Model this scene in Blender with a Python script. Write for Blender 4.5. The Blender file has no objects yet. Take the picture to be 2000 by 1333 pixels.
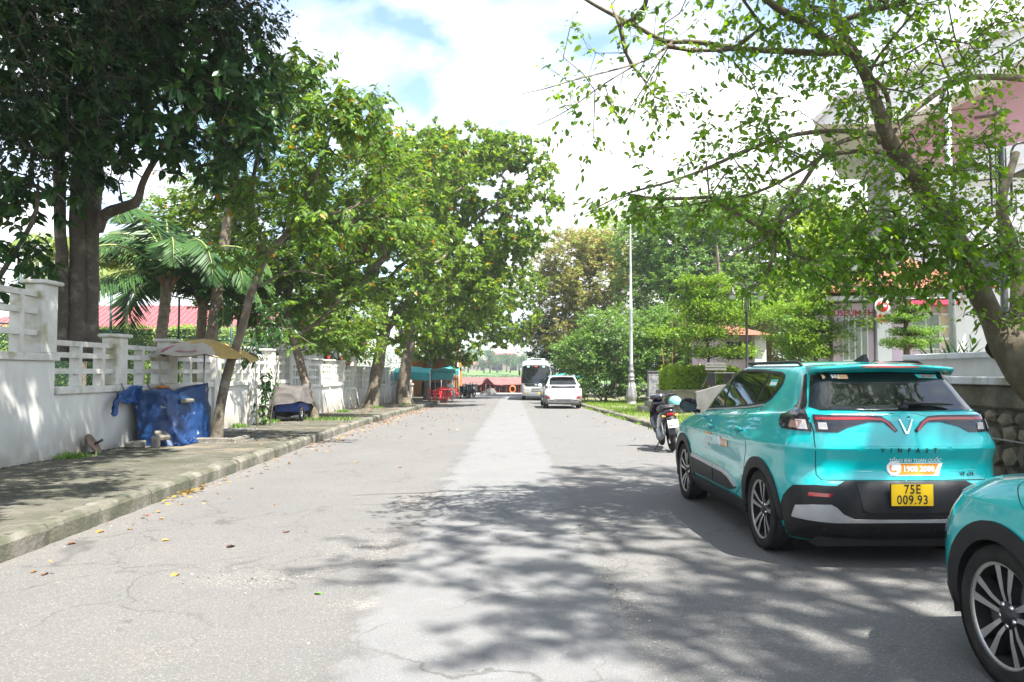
import bpy, bmesh, math, random
import numpy as np
from mathutils import Vector, Matrix
R = math.radians
rng = np.random.default_rng(7)
random.seed(7)
SC = bpy.context.scene
COL = SC.collection
# ------------------------------------------------------------------ camera
EYE = 1.5; FPX = 1500.0; TH = math.atan(61.5/FPX)
cd = bpy.data.cameras.new('camera'); cam = bpy.data.objects.new('camera', cd); COL.objects.link(cam)
cd.sensor_width = 36; cd.lens = 27.0; cd.clip_start = .05; cd.clip_end = 3000
cam.location = (0, 0, EYE); cam.rotation_euler = (R(90)+TH, 0, 0)
SC.camera = cam
# ------------------------------------------------------------------ world, sun, exposure
SUNV = Vector((.38, -.36, .92)).normalized()
w = bpy.data.worlds.new('World'); SC.world = w; w.use_nodes = True
nt = w.node_tree; nt.nodes.clear()
def wn(t, **k):
    n = nt.nodes.new(t)
    for a, b in k.items(): setattr(n, a, b)
    return n
sky = wn('ShaderNodeTexSky', sky_type='NISHITA', sun_disc=False)
sky.sun_elevation = math.asin(SUNV.z); sky.sun_rotation = math.atan2(SUNV.x, SUNV.y)
sky.air_density = 1.0; sky.dust_density = .6; sky.ozone_density = 1.5
tc = wn('ShaderNodeTexCoord'); mp = wn('ShaderNodeMapping'); mp.inputs['Scale'].default_value = (1, 1, 2.0)
mp.inputs['Location'].default_value = (0.5055107578211935, 2.4252106250866508, 1.0918928198098001)
nz = wn('ShaderNodeTexNoise'); nz.inputs['Scale'].default_value = 2.1; nz.inputs['Detail'].default_value = 9; nz.inputs['Roughness'].default_value = .52
nz.inputs['Distortion'].default_value = .25
rp = wn('ShaderNodeValToRGB'); rp.color_ramp.elements[0].position = .43; rp.color_ramp.elements[1].position = .55
mx = wn('ShaderNodeMix', data_type='RGBA'); nz2 = wn('ShaderNodeTexNoise'); nz2.inputs['Scale'].default_value = 3.3; nz2.inputs['Detail'].default_value = 5
rp2 = wn('ShaderNodeValToRGB'); rp2.color_ramp.elements[0].color = (3.3, 3.45, 3.75, 1); rp2.color_ramp.elements[1].color = (6.6, 6.6, 6.7, 1)
rp2.color_ramp.elements[0].position = .35; rp2.color_ramp.elements[1].position = .6
bg = wn('ShaderNodeBackground'); bg.inputs['Strength'].default_value = .1; wo = wn('ShaderNodeOutputWorld')
L = nt.links.new
L(tc.outputs['Generated'], mp.inputs['Vector']); L(mp.outputs[0], nz.inputs['Vector']); L(mp.outputs[0], nz2.inputs['Vector'])
L(nz.outputs['Fac'], rp.inputs[0]); L(nz2.outputs['Fac'], rp2.inputs[0])
L(rp.outputs['Color'], mx.inputs['Factor']); L(sky.outputs[0], mx.inputs[6]); L(rp2.outputs[0], mx.inputs[7])
L(mx.outputs[2], bg.inputs['Color']); L(bg.outputs[0], wo.inputs[0])
sd = bpy.data.lights.new('sun', 'SUN'); sd.energy = 5.0; sd.angle = R(.55); sd.color = (1, .955, .88)
sun = bpy.data.objects.new('sun', sd); COL.objects.link(sun); sun.rotation_euler = SUNV.to_track_quat('Z', 'Y').to_euler(); sun.location = (20, -20, 40)
vs = SC.view_settings; vs.view_transform = 'Standard'; vs.look = 'None'; vs.gamma = 1; vs.exposure = 1.92; vs.use_curve_mapping = False
SC.cycles.max_bounces = 8; SC.cycles.diffuse_bounces = 4; SC.cycles.glossy_bounces = 3; SC.cycles.transmission_bounces = 5; SC.cycles.transparent_max_bounces = 8

# ------------------------------------------------------------------ helpers
def sm(a, b, x):
    t = np.clip((x-a)/(b-a), 0, 1); return t*t*(3-2*t)
def gz(y):                        # the street falls gently towards the river
    return -.47*float(sm(8, 58, y)) if y < 58 else -.47
def W(px, py, Y):                 # a point of the photograph at world distance Y
    a = (px-1000)/FPX; b = (666.5-py)/FPX
    d = Vector((a, math.cos(TH)-b*math.sin(TH), math.sin(TH)+b*math.cos(TH)))
    return Vector((0, 0, EYE)) + d*(Y/d.y)
def tag(o, label=None, cat=None, group=None, kind=None):
    if label: o['label'] = label
    if cat: o['category'] = cat
    if group: o['group'] = group
    if kind: o['kind'] = kind
    return o
def empty(name, loc, rz=0, label=None, cat=None, group=None):
    o = bpy.data.objects.new(name, None); COL.objects.link(o); o.location = loc; o.rotation_euler = (0, 0, rz); o.empty_display_size = .1
    return tag(o, label, cat, group)
def link(name, me, parent=None):
    o = bpy.data.objects.new(name, me); COL.objects.link(o)
    if parent is not None: o.parent = parent
    return o
def copy_tree(o, parent=None):
    c = o.copy(); COL.objects.link(c); c.parent = parent
    for ch in list(o.children): copy_tree(ch, c)
    return c
def frames(pts):
    pts = [Vector(p) for p in pts]; n = len(pts); T = []
    for i in range(n):
        t = pts[min(i+1, n-1)]-pts[max(i-1, 0)]; T.append(t.normalized() if t.length > 1e-9 else Vector((0, 0, 1)))
    u = T[0].orthogonal().normalized(); out = []
    for i in range(n):
        u = u-T[i]*u.dot(T[i]); u = u.normalized() if u.length > 1e-6 else T[i].orthogonal().normalized()
        out.append((u, T[i].cross(u)))
    return pts, out
class MB:
    def __init__(s): s.v = []; s.f = []; s.m = []; s.sm = []
    def add(s, vs_, fs, mi=0, smooth=False):
        b = len(s.v); s.v += [tuple(p) for p in vs_]
        for f in fs: s.f.append(tuple(i+b for i in f)); s.m.append(mi); s.sm.append(smooth)
        return s
    def box(s, c, d, rz=0, mi=0, bev=0, mat=None, taper=1.0):
        hx, hy, hz = d[0]/2, d[1]/2, d[2]/2; T = mat or Matrix.Rotation(rz, 4, 'Z'); c = Vector(c)
        if bev <= 0:
            P = [(x*hx*(taper if z > 0 else 1), y*hy*(taper if z > 0 else 1), z*hz) for z in (-1, 1) for y in (-1, 1) for x in (-1, 1)]
            s.add([c+(T@Vector(p)) for p in P], [(0, 2, 3, 1), (4, 5, 7, 6), (0, 1, 5, 4), (2, 6, 7, 3), (0, 4, 6, 2), (1, 3, 7, 5)], mi)
        else:
            b = min(bev, hx*.9, hy*.9, hz*.9); P = []; lv = [(-hz, b), (-hz+b, 0), (hz-b, 0), (hz, b)]
            for z, ins in lv:
                X, Y = hx-ins, hy-ins; bb = b if ins == 0 else b*.6
                P += [(-X+bb, -Y, z), (X-bb, -Y, z), (X, -Y+bb, z), (X, Y-bb, z), (X-bb, Y, z), (-X+bb, Y, z), (-X, Y-bb, z), (-X, -Y+bb, z)]
            F = [tuple(range(7, -1, -1)), tuple(range(24, 32))]
            for k in range(3):
                for i in range(8): F.append((k*8+i, k*8+(i+1) % 8, k*8+8+(i+1) % 8, k*8+8+i))
            s.add([c+(T@Vector(p)) for p in P], F, mi)
        return s
    def tube(s, pts, r, n=8, mi=0, caps=True, smooth=True, squash=None):
        pts, fr = frames(pts); V = []; F = []
        for i, (p, (u, w_)) in enumerate(zip(pts, fr)):
            ri = r[i] if hasattr(r, '__len__') else r
            for k in range(n):
                a = 2*math.pi*k/n; V.append(p+u*math.cos(a)*ri+w_*math.sin(a)*ri*(squash or 1))
        for i in range(len(pts)-1):
            for k in range(n): F.append((i*n+k, i*n+(k+1) % n, (i+1)*n+(k+1) % n, (i+1)*n+k))
        if caps: F.append(tuple(range(n-1, -1, -1))); F.append(tuple((len(pts)-1)*n+k for k in range(n)))
        return s.add(V, F, mi, smooth)
    def lathe(s, prof, c=(0, 0, 0), n=24, mi=0, axis='z', smooth=True, T=None):
        V = []; F = []; c = Vector(c)
        for r, h in prof:
            for k in range(n):
                a = 2*math.pi*k/n
                p = Vector((r*math.cos(a), r*math.sin(a), h)) if axis == 'z' else Vector((h, r*math.cos(a), r*math.sin(a)))
                V.append(c+(T@p if T else p))
        for i in range(len(prof)-1):
            for k in range(n): F.append((i*n+k, i*n+(k+1) % n, (i+1)*n+(k+1) % n, (i+1)*n+k))
        return s.add(V, F, mi, smooth)
    def prism(s, poly, h0, h1, f, mi=0):      # poly of (a,b); f(a,b,h) -> point
        n = len(poly); V = [f(a, b, h0) for a, b in poly]+[f(a, b, h1) for a, b in poly]
        F = [tuple(range(n-1, -1, -1)), tuple(range(n, 2*n))]+[(i, (i+1) % n, n+(i+1) % n, n+i) for i in range(n)]
        return s.add(V, F, mi)
    def blob(s, c, r, seed=0, mi=0, n=8, m=6, rough=.15, smooth=True, T=None):
        q = random.Random(seed); V = []; F = []; c = Vector(c)
        for j in range(m+1):
            ph = math.pi*j/m
            for k in range(n):
                a = 2*math.pi*k/n; q_ = 1+q.uniform(-rough, rough)
                p = Vector((r[0]*math.sin(ph)*math.cos(a), r[1]*math.sin(ph)*math.sin(a), r[2]*math.cos(ph)))*q_
                V.append(c+(T@p if T else p))
        for j in range(m):
            for k in range(n): F.append((j*n+k, (j+1)*n+k, (j+1)*n+(k+1) % n, j*n+(k+1) % n))
        return s.add(V, F, mi, smooth)
    def mesh(s, name, mats):
        me = bpy.data.meshes.new(name); me.from_pydata(s.v, [], s.f)
        for m in (mats if isinstance(mats, (list, tuple)) else [mats]): me.materials.append(m)
        me.polygons.foreach_set('material_index', s.m); me.polygons.foreach_set('use_smooth', s.sm); me.update()
        return me
    def build(s, name, mats, parent=None, loc=None, rot=None, recalc=True):
        me = s.mesh(name, mats)
        if recalc:
            bm = bmesh.new(); bm.from_mesh(me); bmesh.ops.recalc_face_normals(bm, faces=bm.faces); bm.to_mesh(me); bm.free()
        o = link(name, me, parent)
        if loc is not None: o.location = loc
        if rot is not None: o.rotation_euler = rot
        return o
# ------------------------------------------------------------------ materials
MATS = {}
def mat(name, col, rough=.7, col2=None, vs_=4, vc=(.4, .65), bump=0, bs=60, metal=0, coat=0, spec=.5, emit=0, detail=4, extra=None, island=0, coord='Object'):
    if name in MATS: return MATS[name]
    m = bpy.data.materials.new(name); m.use_nodes = True; N = m.node_tree.nodes; K = m.node_tree.links.new
    b = N['Principled BSDF']; b.inputs['Roughness'].default_value = rough; b.inputs['Metallic'].default_value = metal
    b.inputs['Coat Weight'].default_value = coat; b.inputs['Coat Roughness'].default_value = .03; b.inputs['Specular IOR Level'].default_value = spec
    b.inputs['Base Color'].default_value = (*col, 1)
    t = N.new('ShaderNodeTexCoord')
    if col2 is None: col2 = tuple(c*.82 for c in col)
    n = N.new('ShaderNodeTexNoise'); n.inputs['Scale'].default_value = vs_; n.inputs['Detail'].default_value = detail; n.inputs['Roughness'].default_value = .6
    r = N.new('ShaderNodeValToRGB'); r.color_ramp.elements[0].position, r.color_ramp.elements[1].position = vc
    r.color_ramp.elements[0].color = (*col, 1); r.color_ramp.elements[1].color = (*col2, 1)
    K(t.outputs[coord], n.inputs['Vector']); K(n.outputs['Fac'], r.inputs[0]); out = r.outputs[0]
    if island:
        g = N.new('ShaderNodeNewGeometry'); oi = N.new('ShaderNodeObjectInfo'); ad = N.new('ShaderNodeMath'); ad.operation = 'ADD'; fr = N.new('ShaderNodeMath'); fr.operation = 'FRACT'
        K(g.outputs['Random Per Island'], ad.inputs[0]); K(oi.outputs['Random'], ad.inputs[1]); K(ad.outputs[0], fr.inputs[0])
        mr = N.new('ShaderNodeMapRange'); mr.inputs['To Min'].default_value = 1-island; mr.inputs['To Max'].default_value = 1+island
        K(fr.outputs[0], mr.inputs['Value']); h = N.new('ShaderNodeHueSaturation'); K(mr.outputs[0], h.inputs['Value']); K(out, h.inputs['Color']); out = h.outputs[0]
    if extra: out = extra(m, N, K, t, out, b)
    K(out, b.inputs['Base Color'])
    if bump:
        n2 = N.new('ShaderNodeTexNoise'); n2.inputs['Scale'].default_value = bs; n2.inputs['Detail'].default_value = 6
        bp = N.new('ShaderNodeBump'); bp.inputs['Strength'].default_value = bump; bp.inputs['Distance'].default_value = .02
        K(t.outputs[coord], n2.inputs['Vector']); K(n2.outputs['Fac'], bp.inputs['Height']); K(bp.outputs[0], b.inputs['Normal'])
    if emit: b.inputs['Emission Strength'].default_value = emit; K(out, b.inputs['Emission Color'])
    MATS[name] = m; return m
def mixc(N, K, fac, a, b_):      # fac/a/b sockets or tuples
    x = N.new('ShaderNodeMix'); x.data_type = 'RGBA'
    for s, v in ((x.inputs['Factor'], fac), (x.inputs[6], a), (x.inputs[7], b_)):
        if hasattr(v, 'links') or hasattr(v, 'is_linked'): K(v, s)
        elif isinstance(v, tuple): s.default_value = (*v, 1)
        else: s.default_value = v
    return x.outputs[2]
def stain(col, lo=-.2, hi=.6, sc=3, axis='Z', amt=.8, coord='Object', pos=(.35, .6)):   # dirt that rises from the foot of a wall
    def f(m, N, K, t, out, b):
        sp = N.new('ShaderNodeSeparateXYZ'); K(t.outputs[coord], sp.inputs[0])
        mr = N.new('ShaderNodeMapRange'); mr.inputs['From Min'].default_value = lo; mr.inputs['From Max'].default_value = hi
        mr.inputs['To Min'].default_value = 1; mr.inputs['To Max'].default_value = 0; K(sp.outputs[axis], mr.inputs['Value'])
        n = N.new('ShaderNodeTexNoise'); n.inputs['Scale'].default_value = sc; n.inputs['Detail'].default_value = 7; K(t.outputs[coord], n.inputs['Vector'])
        r = N.new('ShaderNodeValToRGB'); r.color_ramp.elements[0].position, r.color_ramp.elements[1].position = pos; K(n.outputs['Fac'], r.inputs[0])
        mu = N.new('ShaderNodeMath'); mu.operation = 'MULTIPLY'; K(mr.outputs[0], mu.inputs[0]); K(r.outputs[0], mu.inputs[1])
        m2 = N.new('ShaderNodeMath'); m2.operation = 'MULTIPLY'; K(mu.outputs[0], m2.inputs[0]); m2.inputs[1].default_value = amt
        return mixc(N, K, m2.outputs[0], out, col)
    return f
def leafmat(name, cols, trans=.35, rough=.42, pos=None, tcol=1.5):
    m = bpy.data.materials.new(name); m.use_nodes = True; N = m.node_tree.nodes; K = m.node_tree.links.new; b = N['Principled BSDF']
    g = N.new('ShaderNodeNewGeometry'); oi = N.new('ShaderNodeObjectInfo'); ad = N.new('ShaderNodeMath'); ad.operation = 'ADD'; fr = N.new('ShaderNodeMath'); fr.operation = 'FRACT'
    K(g.outputs['Random Per Island'], ad.inputs[0]); K(oi.outputs['Random'], ad.inputs[1]); K(ad.outputs[0], fr.inputs[0])
    r = N.new('ShaderNodeValToRGB'); el = r.color_ramp.elements; n = len(cols)
    pos = pos or [i/max(1, n-1) for i in range(n)]
    for i, c in enumerate(cols):
        e = el[i] if i < 2 else el.new(pos[i]); e.position = pos[i]; e.color = (*c, 1)
    K(fr.outputs[0], r.inputs[0]); K(r.outputs[0], b.inputs['Base Color']); b.inputs['Roughness'].default_value = rough; b.inputs['Specular IOR Level'].default_value = .28
    tr = N.new('ShaderNodeBsdfTranslucent'); h = N.new('ShaderNodeHueSaturation'); h.inputs['Hue'].default_value = .475; h.inputs['Saturation'].default_value = 1.1; h.inputs['Value'].default_value = tcol
    K(r.outputs[0], h.inputs['Color']); K(h.outputs[0], tr.inputs['Color'])
    ms = N.new('ShaderNodeMixShader'); ms.inputs[0].default_value = trans; K(b.outputs[0], ms.inputs[1]); K(tr.outputs[0], ms.inputs[2]); K(ms.outputs[0], N['Material Output'].inputs['Surface'])
    return m
def text_mesh(body, size=1, align='CENTER', bold=0, space=1):
    c = bpy.data.curves.new('t', 'FONT'); c.body = body; c.size = size; c.align_x = align; c.align_y = 'CENTER'; c.offset = bold; c.space_character = space; c.resolution_u = 4
    o = bpy.data.objects.new('t', c); COL.objects.link(o); dg = bpy.context.evaluated_depsgraph_get(); dg.update()
    me = bpy.data.meshes.new_from_object(o.evaluated_get(dg)); V = [v.co.copy() for v in me.vertices]; F = [tuple(p.vertices) for p in me.polygons]
    bpy.data.objects.remove(o); bpy.data.curves.remove(c); bpy.data.meshes.remove(me)
    return V, F
def text_obj(name, body, size, m, parent, fn, **k):
    V, F = text_mesh(body, size, **k); me = bpy.data.meshes.new(name); me.from_pydata([fn(v.x, v.y) for v in V], [], F); me.materials.append(m)
    return link(name, me, parent)
from mathutils import noise as mno_
# ------------------------------------------------------------------ foliage
def nrm(a): return a/np.maximum(np.linalg.norm(a, axis=-1, keepdims=True), 1e-9)
T7V = np.array([(0, 0, 0), (.5, 0, 0), (1, 0, -.10), (.22, .36, .06), (.62, .40, .04), (.22, -.36, .06), (.62, -.40, .04)]); T7F = [(0, 1, 4, 3), (1, 2, 4), (0, 5, 6, 1), (1, 6, 2)]
T4V = np.array([(0, 0, 0), (.45, .42, .05), (1, 0, -.06), (.45, -.42, .05)]); T4F = [(0, 2, 1), (0, 3, 2)]
TQV = np.array([(0, 0, 0), (.35, .38, .04), (1, 0, -.04), (.35, -.38, .04)]); TQF = [(0, 3, 2, 1)]
def leaf_points(P, D, Nn, Ln, Wd, tv):
    D = nrm(D); S = nrm(np.cross(Nn, D)); U = np.cross(D, S)
    return (P[:, None, :]+D[:, None, :]*(tv[None, :, 0:1]*Ln[:, None, None])+S[:, None, :]*(tv[None, :, 1:2]*Wd[:, None, None])+U[:, None, :]*(tv[None, :, 2:3]*Ln[:, None, None]))
def np_mesh(name, V, F, m):       # V (n,k,3), F per-leaf faces
    n, k, _ = V.shape; me = bpy.data.meshes.new(name); me.vertices.add(n*k); me.vertices.foreach_set('co', V.astype(np.float32).ravel())
    lt = [len(f) for f in F]; base = np.concatenate([np.array(f) for f in F]); nl = len(base)
    idx = (np.arange(n)[:, None]*k+base[None, :]).ravel(); me.loops.add(n*nl); me.loops.foreach_set('vertex_index', idx.astype(np.int32))
    tot = np.tile(np.array(lt), n); me.polygons.add(len(tot)); st = np.concatenate([[0], np.cumsum(tot)[:-1]])
    me.polygons.foreach_set('loop_start', st.astype(np.int32)); me.polygons.foreach_set('loop_total', tot.astype(np.int32))
    me.materials.append(m); me.update(); me.validate(); return me
def sprays(C, D, sp):             # clusters -> leaves
    M_ = len(C); n = sp.get('n', 8); tl = sp.get('tl', .4); dr = sp.get('droop', .3)
    C = np.repeat(C, n, 0); D = np.repeat(nrm(D), n, 0); N_ = len(C); s = np.tile(np.arange(n)/max(1, n-1), M_)
    rv = rng.normal(size=(N_, 3)); side = nrm(rv-D*(rv*D).sum(1, keepdims=True))
    if sp.get('style') == 'whorl':
        P = C+D*(s[:, None]-.5)*tl*.35; d = D*rng.uniform(.1, .7, (N_, 1))+side
    else:
        ref = nrm(np.cross(D, np.array([0, 0, 1.])+rng.normal(size=(N_, 3))*.15)); sg = np.where(np.tile(np.arange(n), M_) % 2 == 0, 1, -1)[:, None]
        P = C+D*(s[:, None]-.6)*tl+rng.normal(size=(N_, 3))*sp.get('jit', .02); d = D*.55+ref*sg*.8+side*.3
    d[:, 2] -= dr*rng.uniform(.4, 1.6, N_)
    nn = np.array([0, 0, 1.])+rng.normal(size=(N_, 3))*sp.get('tilt', .45)
    Ln = sp['L']*rng.uniform(.45, 1.25, N_); return P, nrm(d), nn, Ln, Ln*sp.get('w', .5)/.8*rng.uniform(.85, 1.15, N_)
def shell_points(blobs, n, r=None):
    """cluster centres inside uneven ellipsoids, denser towards their skins; a blob is (centre, radii, weight)"""
    wts = np.array([b[2]*(b[1][0]*b[1][1]*b[1][2])**.7 for b in blobs]); cnt = (n*wts/wts.sum()).astype(int)+1; out = []; dd = []
    for (c, rad, _), k in zip(blobs, cnt):
        u = nrm(rng.normal(size=(k, 3))); rr = (.45+.55*rng.uniform(0, 1, k)**.55)*(1+.13*np.sin(u[:, 0]*5+u[:, 1]*4+c[0])+.1*np.sin(u[:, 2]*7+u[:, 1]*6+c[1]))
        out.append(np.array(c)+u*rr[:, None]*np.array(rad)); dd.append(nrm(u+np.array([0, 0, .15])+rng.normal(size=(k, 3))*.45))
    return np.vstack(out), np.vstack(dd)
def tubes_mesh(name, chains, m, n=5, warp=0, bark=0):
    mb = MB()
    for pts, rad in chains:
        k = n if max(rad) > .02 else 3
        if max(rad) > .06: k = 8
        if max(rad) > .14: k = 14
        mb.tube(pts, rad, k, caps=False)
    if bark:
        from mathutils import noise
        for i, v in enumerate(mb.v):
            p = Vector(v); q = noise.noise(Vector((p.x*4, p.y*4, p.z*1.2)))*bark+noise.noise(Vector((p.x*14, p.y*14, p.z*5)))*bark*.4
            mb.v[i] = (p.x+q, p.y+q*.6, p.z)
    return mb.mesh(name, m)
def in_frame(P, marg=0):
    y = np.maximum(P[:, 1], .01); z = P[:, 2]-EYE
    fx = 1000+FPX*P[:, 0]/(y*math.cos(TH)+z*math.sin(TH)); fy = 666.5-FPX*(-y*math.sin(TH)+z*math.cos(TH))/(y*math.cos(TH)+z*math.sin(TH))
    return (P[:, 1] > .5) & (fx > -marg) & (fx < 2000+marg) & (fy > -marg) & (fy < 1333+marg)
def smooth_limb(l, k=4):
    """Catmull-Rom through (point, radius) knots"""
    P = [np.array((*p, r), float) for p, r in l]; P = [2*P[0]-P[1]]+P+[2*P[-1]-P[-2]]; out = []
    for i in range(1, len(P)-2):
        for j in range(k):
            t = j/k; out.append(.5*((2*P[i])+(-P[i-1]+P[i+1])*t+(2*P[i-1]-5*P[i]+4*P[i+1]-P[i+2])*t*t+(-P[i-1]+3*P[i]-3*P[i+1]+P[i+2])*t**3))
    out.append(P[-2]); return [(Vector(q[:3]), max(.004, float(q[3]))) for q in out]
def tree(name, label, base, limbs, blobs, ncl, sp, mleaf, mbark, group=None, parts=0, twig=.006, bark=.0, cat='tree', tmpl=7, keep=None, step=.45, extra_pts=None, trunk_n=1, maxlink=99, sag=.12):
    if tmpl == 4: ncl = int(ncl*1.7); sp = dict(sp, n=int(sp.get('n', 8)*1.35), tl=sp.get('tl', .4)*1.25)
    base_np = np.array(base, float); base = Vector(base); root = empty(name, base, 0, label, cat, group)
    nodes = []; par = []; plen = []; lim = []
    for li, l in enumerate(limbs):
        l = smooth_limb([(Vector(p), r) for p, r in l]); lim.append(l)
        for i, (p, r) in enumerate(l):
            if li == 0 or i > 0: nodes.append(tuple(p)); par.append(-1); plen.append(0 if li == 0 else .2*i)
    tr = tubes_mesh('trunk', [([p-base for p, r in l], [r for p, r in l]) for l in lim[:trunk_n]], mbark, bark=bark); link('trunk', tr, root)
    if len(lim) > trunk_n:
        for l in lim[trunk_n:]: link('limb', tubes_mesh('limb', [([p-base for p, r in l], [r for p, r in l])], mbark, bark=bark*.5), root)
    C, D = shell_points(blobs, ncl) if ncl else (np.zeros((0, 3)), np.zeros((0, 3)))
    if extra_pts is not None: C = np.vstack([C, extra_pts[0]]); D = np.vstack([D, extra_pts[1]])
    if keep is not None: k = keep(C); C, D = C[k], D[k]
    if sp.get('clump'):
        q_, th_ = sp['clump']; k = np.array([mno_.noise(Vector(c)*q_) > th_ for c in C]); C, D = C[k], D[k]
    cap = len(nodes)+len(C)*10+10; NP = np.zeros((cap, 3)); NP[:len(nodes)] = nodes; PL = np.zeros(cap); PL[:len(plen)] = plen
    skip0 = len(nodes); nn_ = skip0; PAR = [-1]*skip0; chains = []; L0 = np.array(nodes)
    dmin = np.array([np.min(np.linalg.norm(L0-c, axis=1)) for c in C]); order = np.argsort(dmin); D2 = D.copy(); ok = np.ones(len(C), bool)
    for ci in order:
        c = C[ci]; d = np.linalg.norm(NP[:nn_]-c, axis=1); j = int(np.argmin(d+PL[:nn_]*.22)); dist = d[j]
        if dist > maxlink: ok[ci] = False; continue
        k = min(9, max(1, int(dist/step))); a = NP[j].copy(); idxs = [j]; off = rng.normal(size=3)*dist*.09; prev = j
        for q in range(1, k+1):
            t = q/k; p = a+(c-a)*t+off*math.sin(math.pi*t)+np.array([0, 0, math.sin(math.pi*t)*dist*sag]); NP[nn_] = p; PL[nn_] = PL[prev]+dist/k; PAR.append(prev); prev = nn_; idxs.append(nn_); nn_ += 1
        chains.append(idxs); v = NP[idxs[-1]]-NP[idxs[-2]]; D2[ci] = nrm(nrm(v)*.8+D[ci]*.5)
    cnt = np.zeros(nn_)
    for ch in chains: cnt[ch[-1]] += 1
    for i in range(nn_-1, skip0-1, -1):
        if PAR[i] >= 0: cnt[PAR[i]] += cnt[i]
    if twig:
        rad = twig*np.sqrt(np.maximum(cnt, 1))
        cs = [([Vector(NP[i])-base for i in ch], [min(float(rad[ch[1]]), .12 if max(r for p, r in lim[0]) > .12 else .05)]+[float(rad[i])*(1 if i != ch[-1] else .6) for i in ch[1:]]) for ch in chains]
        if sp.get('tw', 1):
            for i, ci in enumerate([c_ for c_ in order if ok[c_]]):
                e = C[ci]-base_np; dv = D2[ci]*sp.get('tl', .4)*.55; cs.append(([Vector(e-dv*.6), Vector(e+dv*.2+np.array([0, 0, .02])), Vector(e+dv-np.array([0, 0, .03]))], [twig*.8, twig*.6, twig*.35]))
        link('branches', tubes_mesh('branches', cs, mbark, n=4), root)['kind'] = 'stuff'
    C, D2 = C[ok], D2[ok]
    P, d, nv, Ln, Wd = sprays(C, D2, sp)
    if parts:
        vis = in_frame(P, -5); dist = np.linalg.norm(P-np.array([0, 0, EYE]), axis=1)/Ln; dist[~vis] = 1e9; o = np.argsort(dist); sel = o[:parts]; sel = sel[vis[sel]]
        me = np_mesh('leaf', leaf_points(np.zeros((1, 3)), np.array([[1., 0, 0]]), np.array([[0, 0, 1.]]), np.ones(1), np.ones(1)*sp.get('w', .5)/.8, T7V), T7F, mleaf)
        for i in sel:
            dv = Vector(d[i]).normalized(); s_ = Vector(nv[i]).cross(dv).normalized(); u = dv.cross(s_); lo = link('leaf', me, root)
            lo.matrix_local = Matrix.Translation(Vector(P[i])-base) @ Matrix((dv, s_, u)).transposed().to_4x4() @ Matrix.Scale(float(Ln[i]), 4)
        m_ = np.ones(len(P), bool); m_[sel] = False; P, d, nv, Ln, Wd = P[m_], d[m_], nv[m_], Ln[m_], Wd[m_]
    tv, tf = (T7V, T7F) if tmpl == 7 else ((T4V, T4F) if tmpl == 4 else (TQV, TQF))
    link('crown', np_mesh('crown', leaf_points(P-np.array(base), d, nv, Ln, Wd, tv), tf, mleaf), root)['kind'] = 'stuff'
    return root
def leafmass(name, P, d, nv, Ln, Wd, m, tmpl=4, parent=None):
    tv, tf = (T7V, T7F) if tmpl == 7 else ((T4V, T4F) if tmpl == 4 else (TQV, TQF))
    return link(name, np_mesh(name, leaf_points(P, d, nv, Ln, Wd, tv), tf, m), parent)
def stain_n(N, K, t, sc):
    n = N.new('ShaderNodeTexNoise'); n.inputs['Scale'].default_value = sc; n.inputs['Detail'].default_value = 8; K(t.outputs['Object'], n.inputs['Vector'])
    r = N.new('ShaderNodeValToRGB'); r.color_ramp.elements[0].position = .45; r.color_ramp.elements[1].position = .6; K(n.outputs['Fac'], r.inputs[0]); return r.outputs[0]
def paver_extra(m, N, K, t, out, b):      # dry sandy patch and mossy strips, in world coordinates
    g = N.new('ShaderNodeNewGeometry'); sp = N.new('ShaderNodeSeparateXYZ'); K(g.outputs['Position'], sp.inputs[0])
    n = N.new('ShaderNodeTexNoise'); n.inputs['Scale'].default_value = 1.1; n.inputs['Detail'].default_value = 7; K(g.outputs['Position'], n.inputs['Vector'])
    r = N.new('ShaderNodeValToRGB'); r.color_ramp.elements[0].position = .42; r.color_ramp.elements[1].position = .62; K(n.outputs['Fac'], r.inputs[0])
    c = mixc(N, K, r.outputs[0], out, (.055, .056, .036))
    n2 = N.new('ShaderNodeTexNoise'); n2.inputs['Scale'].default_value = .45; n2.inputs['Detail'].default_value = 5; K(g.outputs['Position'], n2.inputs['Vector'])
    r2 = N.new('ShaderNodeValToRGB'); r2.color_ramp.elements[0].position = .56; r2.color_ramp.elements[1].position = .66; K(n2.outputs['Fac'], r2.inputs[0])
    return mixc(N, K, r2.outputs[0], c, (.19, .155, .11))
# ------------------------------------------------------------------ leaf and bark materials
BARK = mat('bark', (.095, .075, .052), .9, (.19, .165, .125), 5, (.45, .68), bump=.9, bs=26)
BARKD = mat('bark_dark', (.075, .06, .045), .9, (.17, .15, .12), 4, (.5, .7), bump=.9, bs=24)
BARKL = mat('bark_smooth', (.078, .058, .034), .8, (.125, .10, .062), 6, (.45, .62), bump=.35, bs=30)
LF_NEAR = leafmat('leaf_light', [(.065, .15, .016), (.10, .21, .02), (.045, .11, .014), (.15, .26, .03)], .52, tcol=1.9)
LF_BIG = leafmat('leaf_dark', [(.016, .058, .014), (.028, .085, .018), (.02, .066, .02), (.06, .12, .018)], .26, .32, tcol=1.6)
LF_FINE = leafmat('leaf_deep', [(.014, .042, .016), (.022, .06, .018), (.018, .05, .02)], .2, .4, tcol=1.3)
LF_ST = leafmat('leaf_street', [(.065, .145, .02), (.105, .21, .026), (.042, .10, .02), (.17, .27, .034), (.40, .20, .03)], .42, .36, [0, .35, .65, .97, .995], 1.6)
LF_ALM = leafmat('leaf_almond', [(.08, .17, .026), (.135, .25, .032), (.055, .115, .022), (.21, .31, .045), (.34, .28, .05), (.36, .14, .03)], .5, .36, [0, .35, .6, .965, .988, .998], 1.7)
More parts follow.
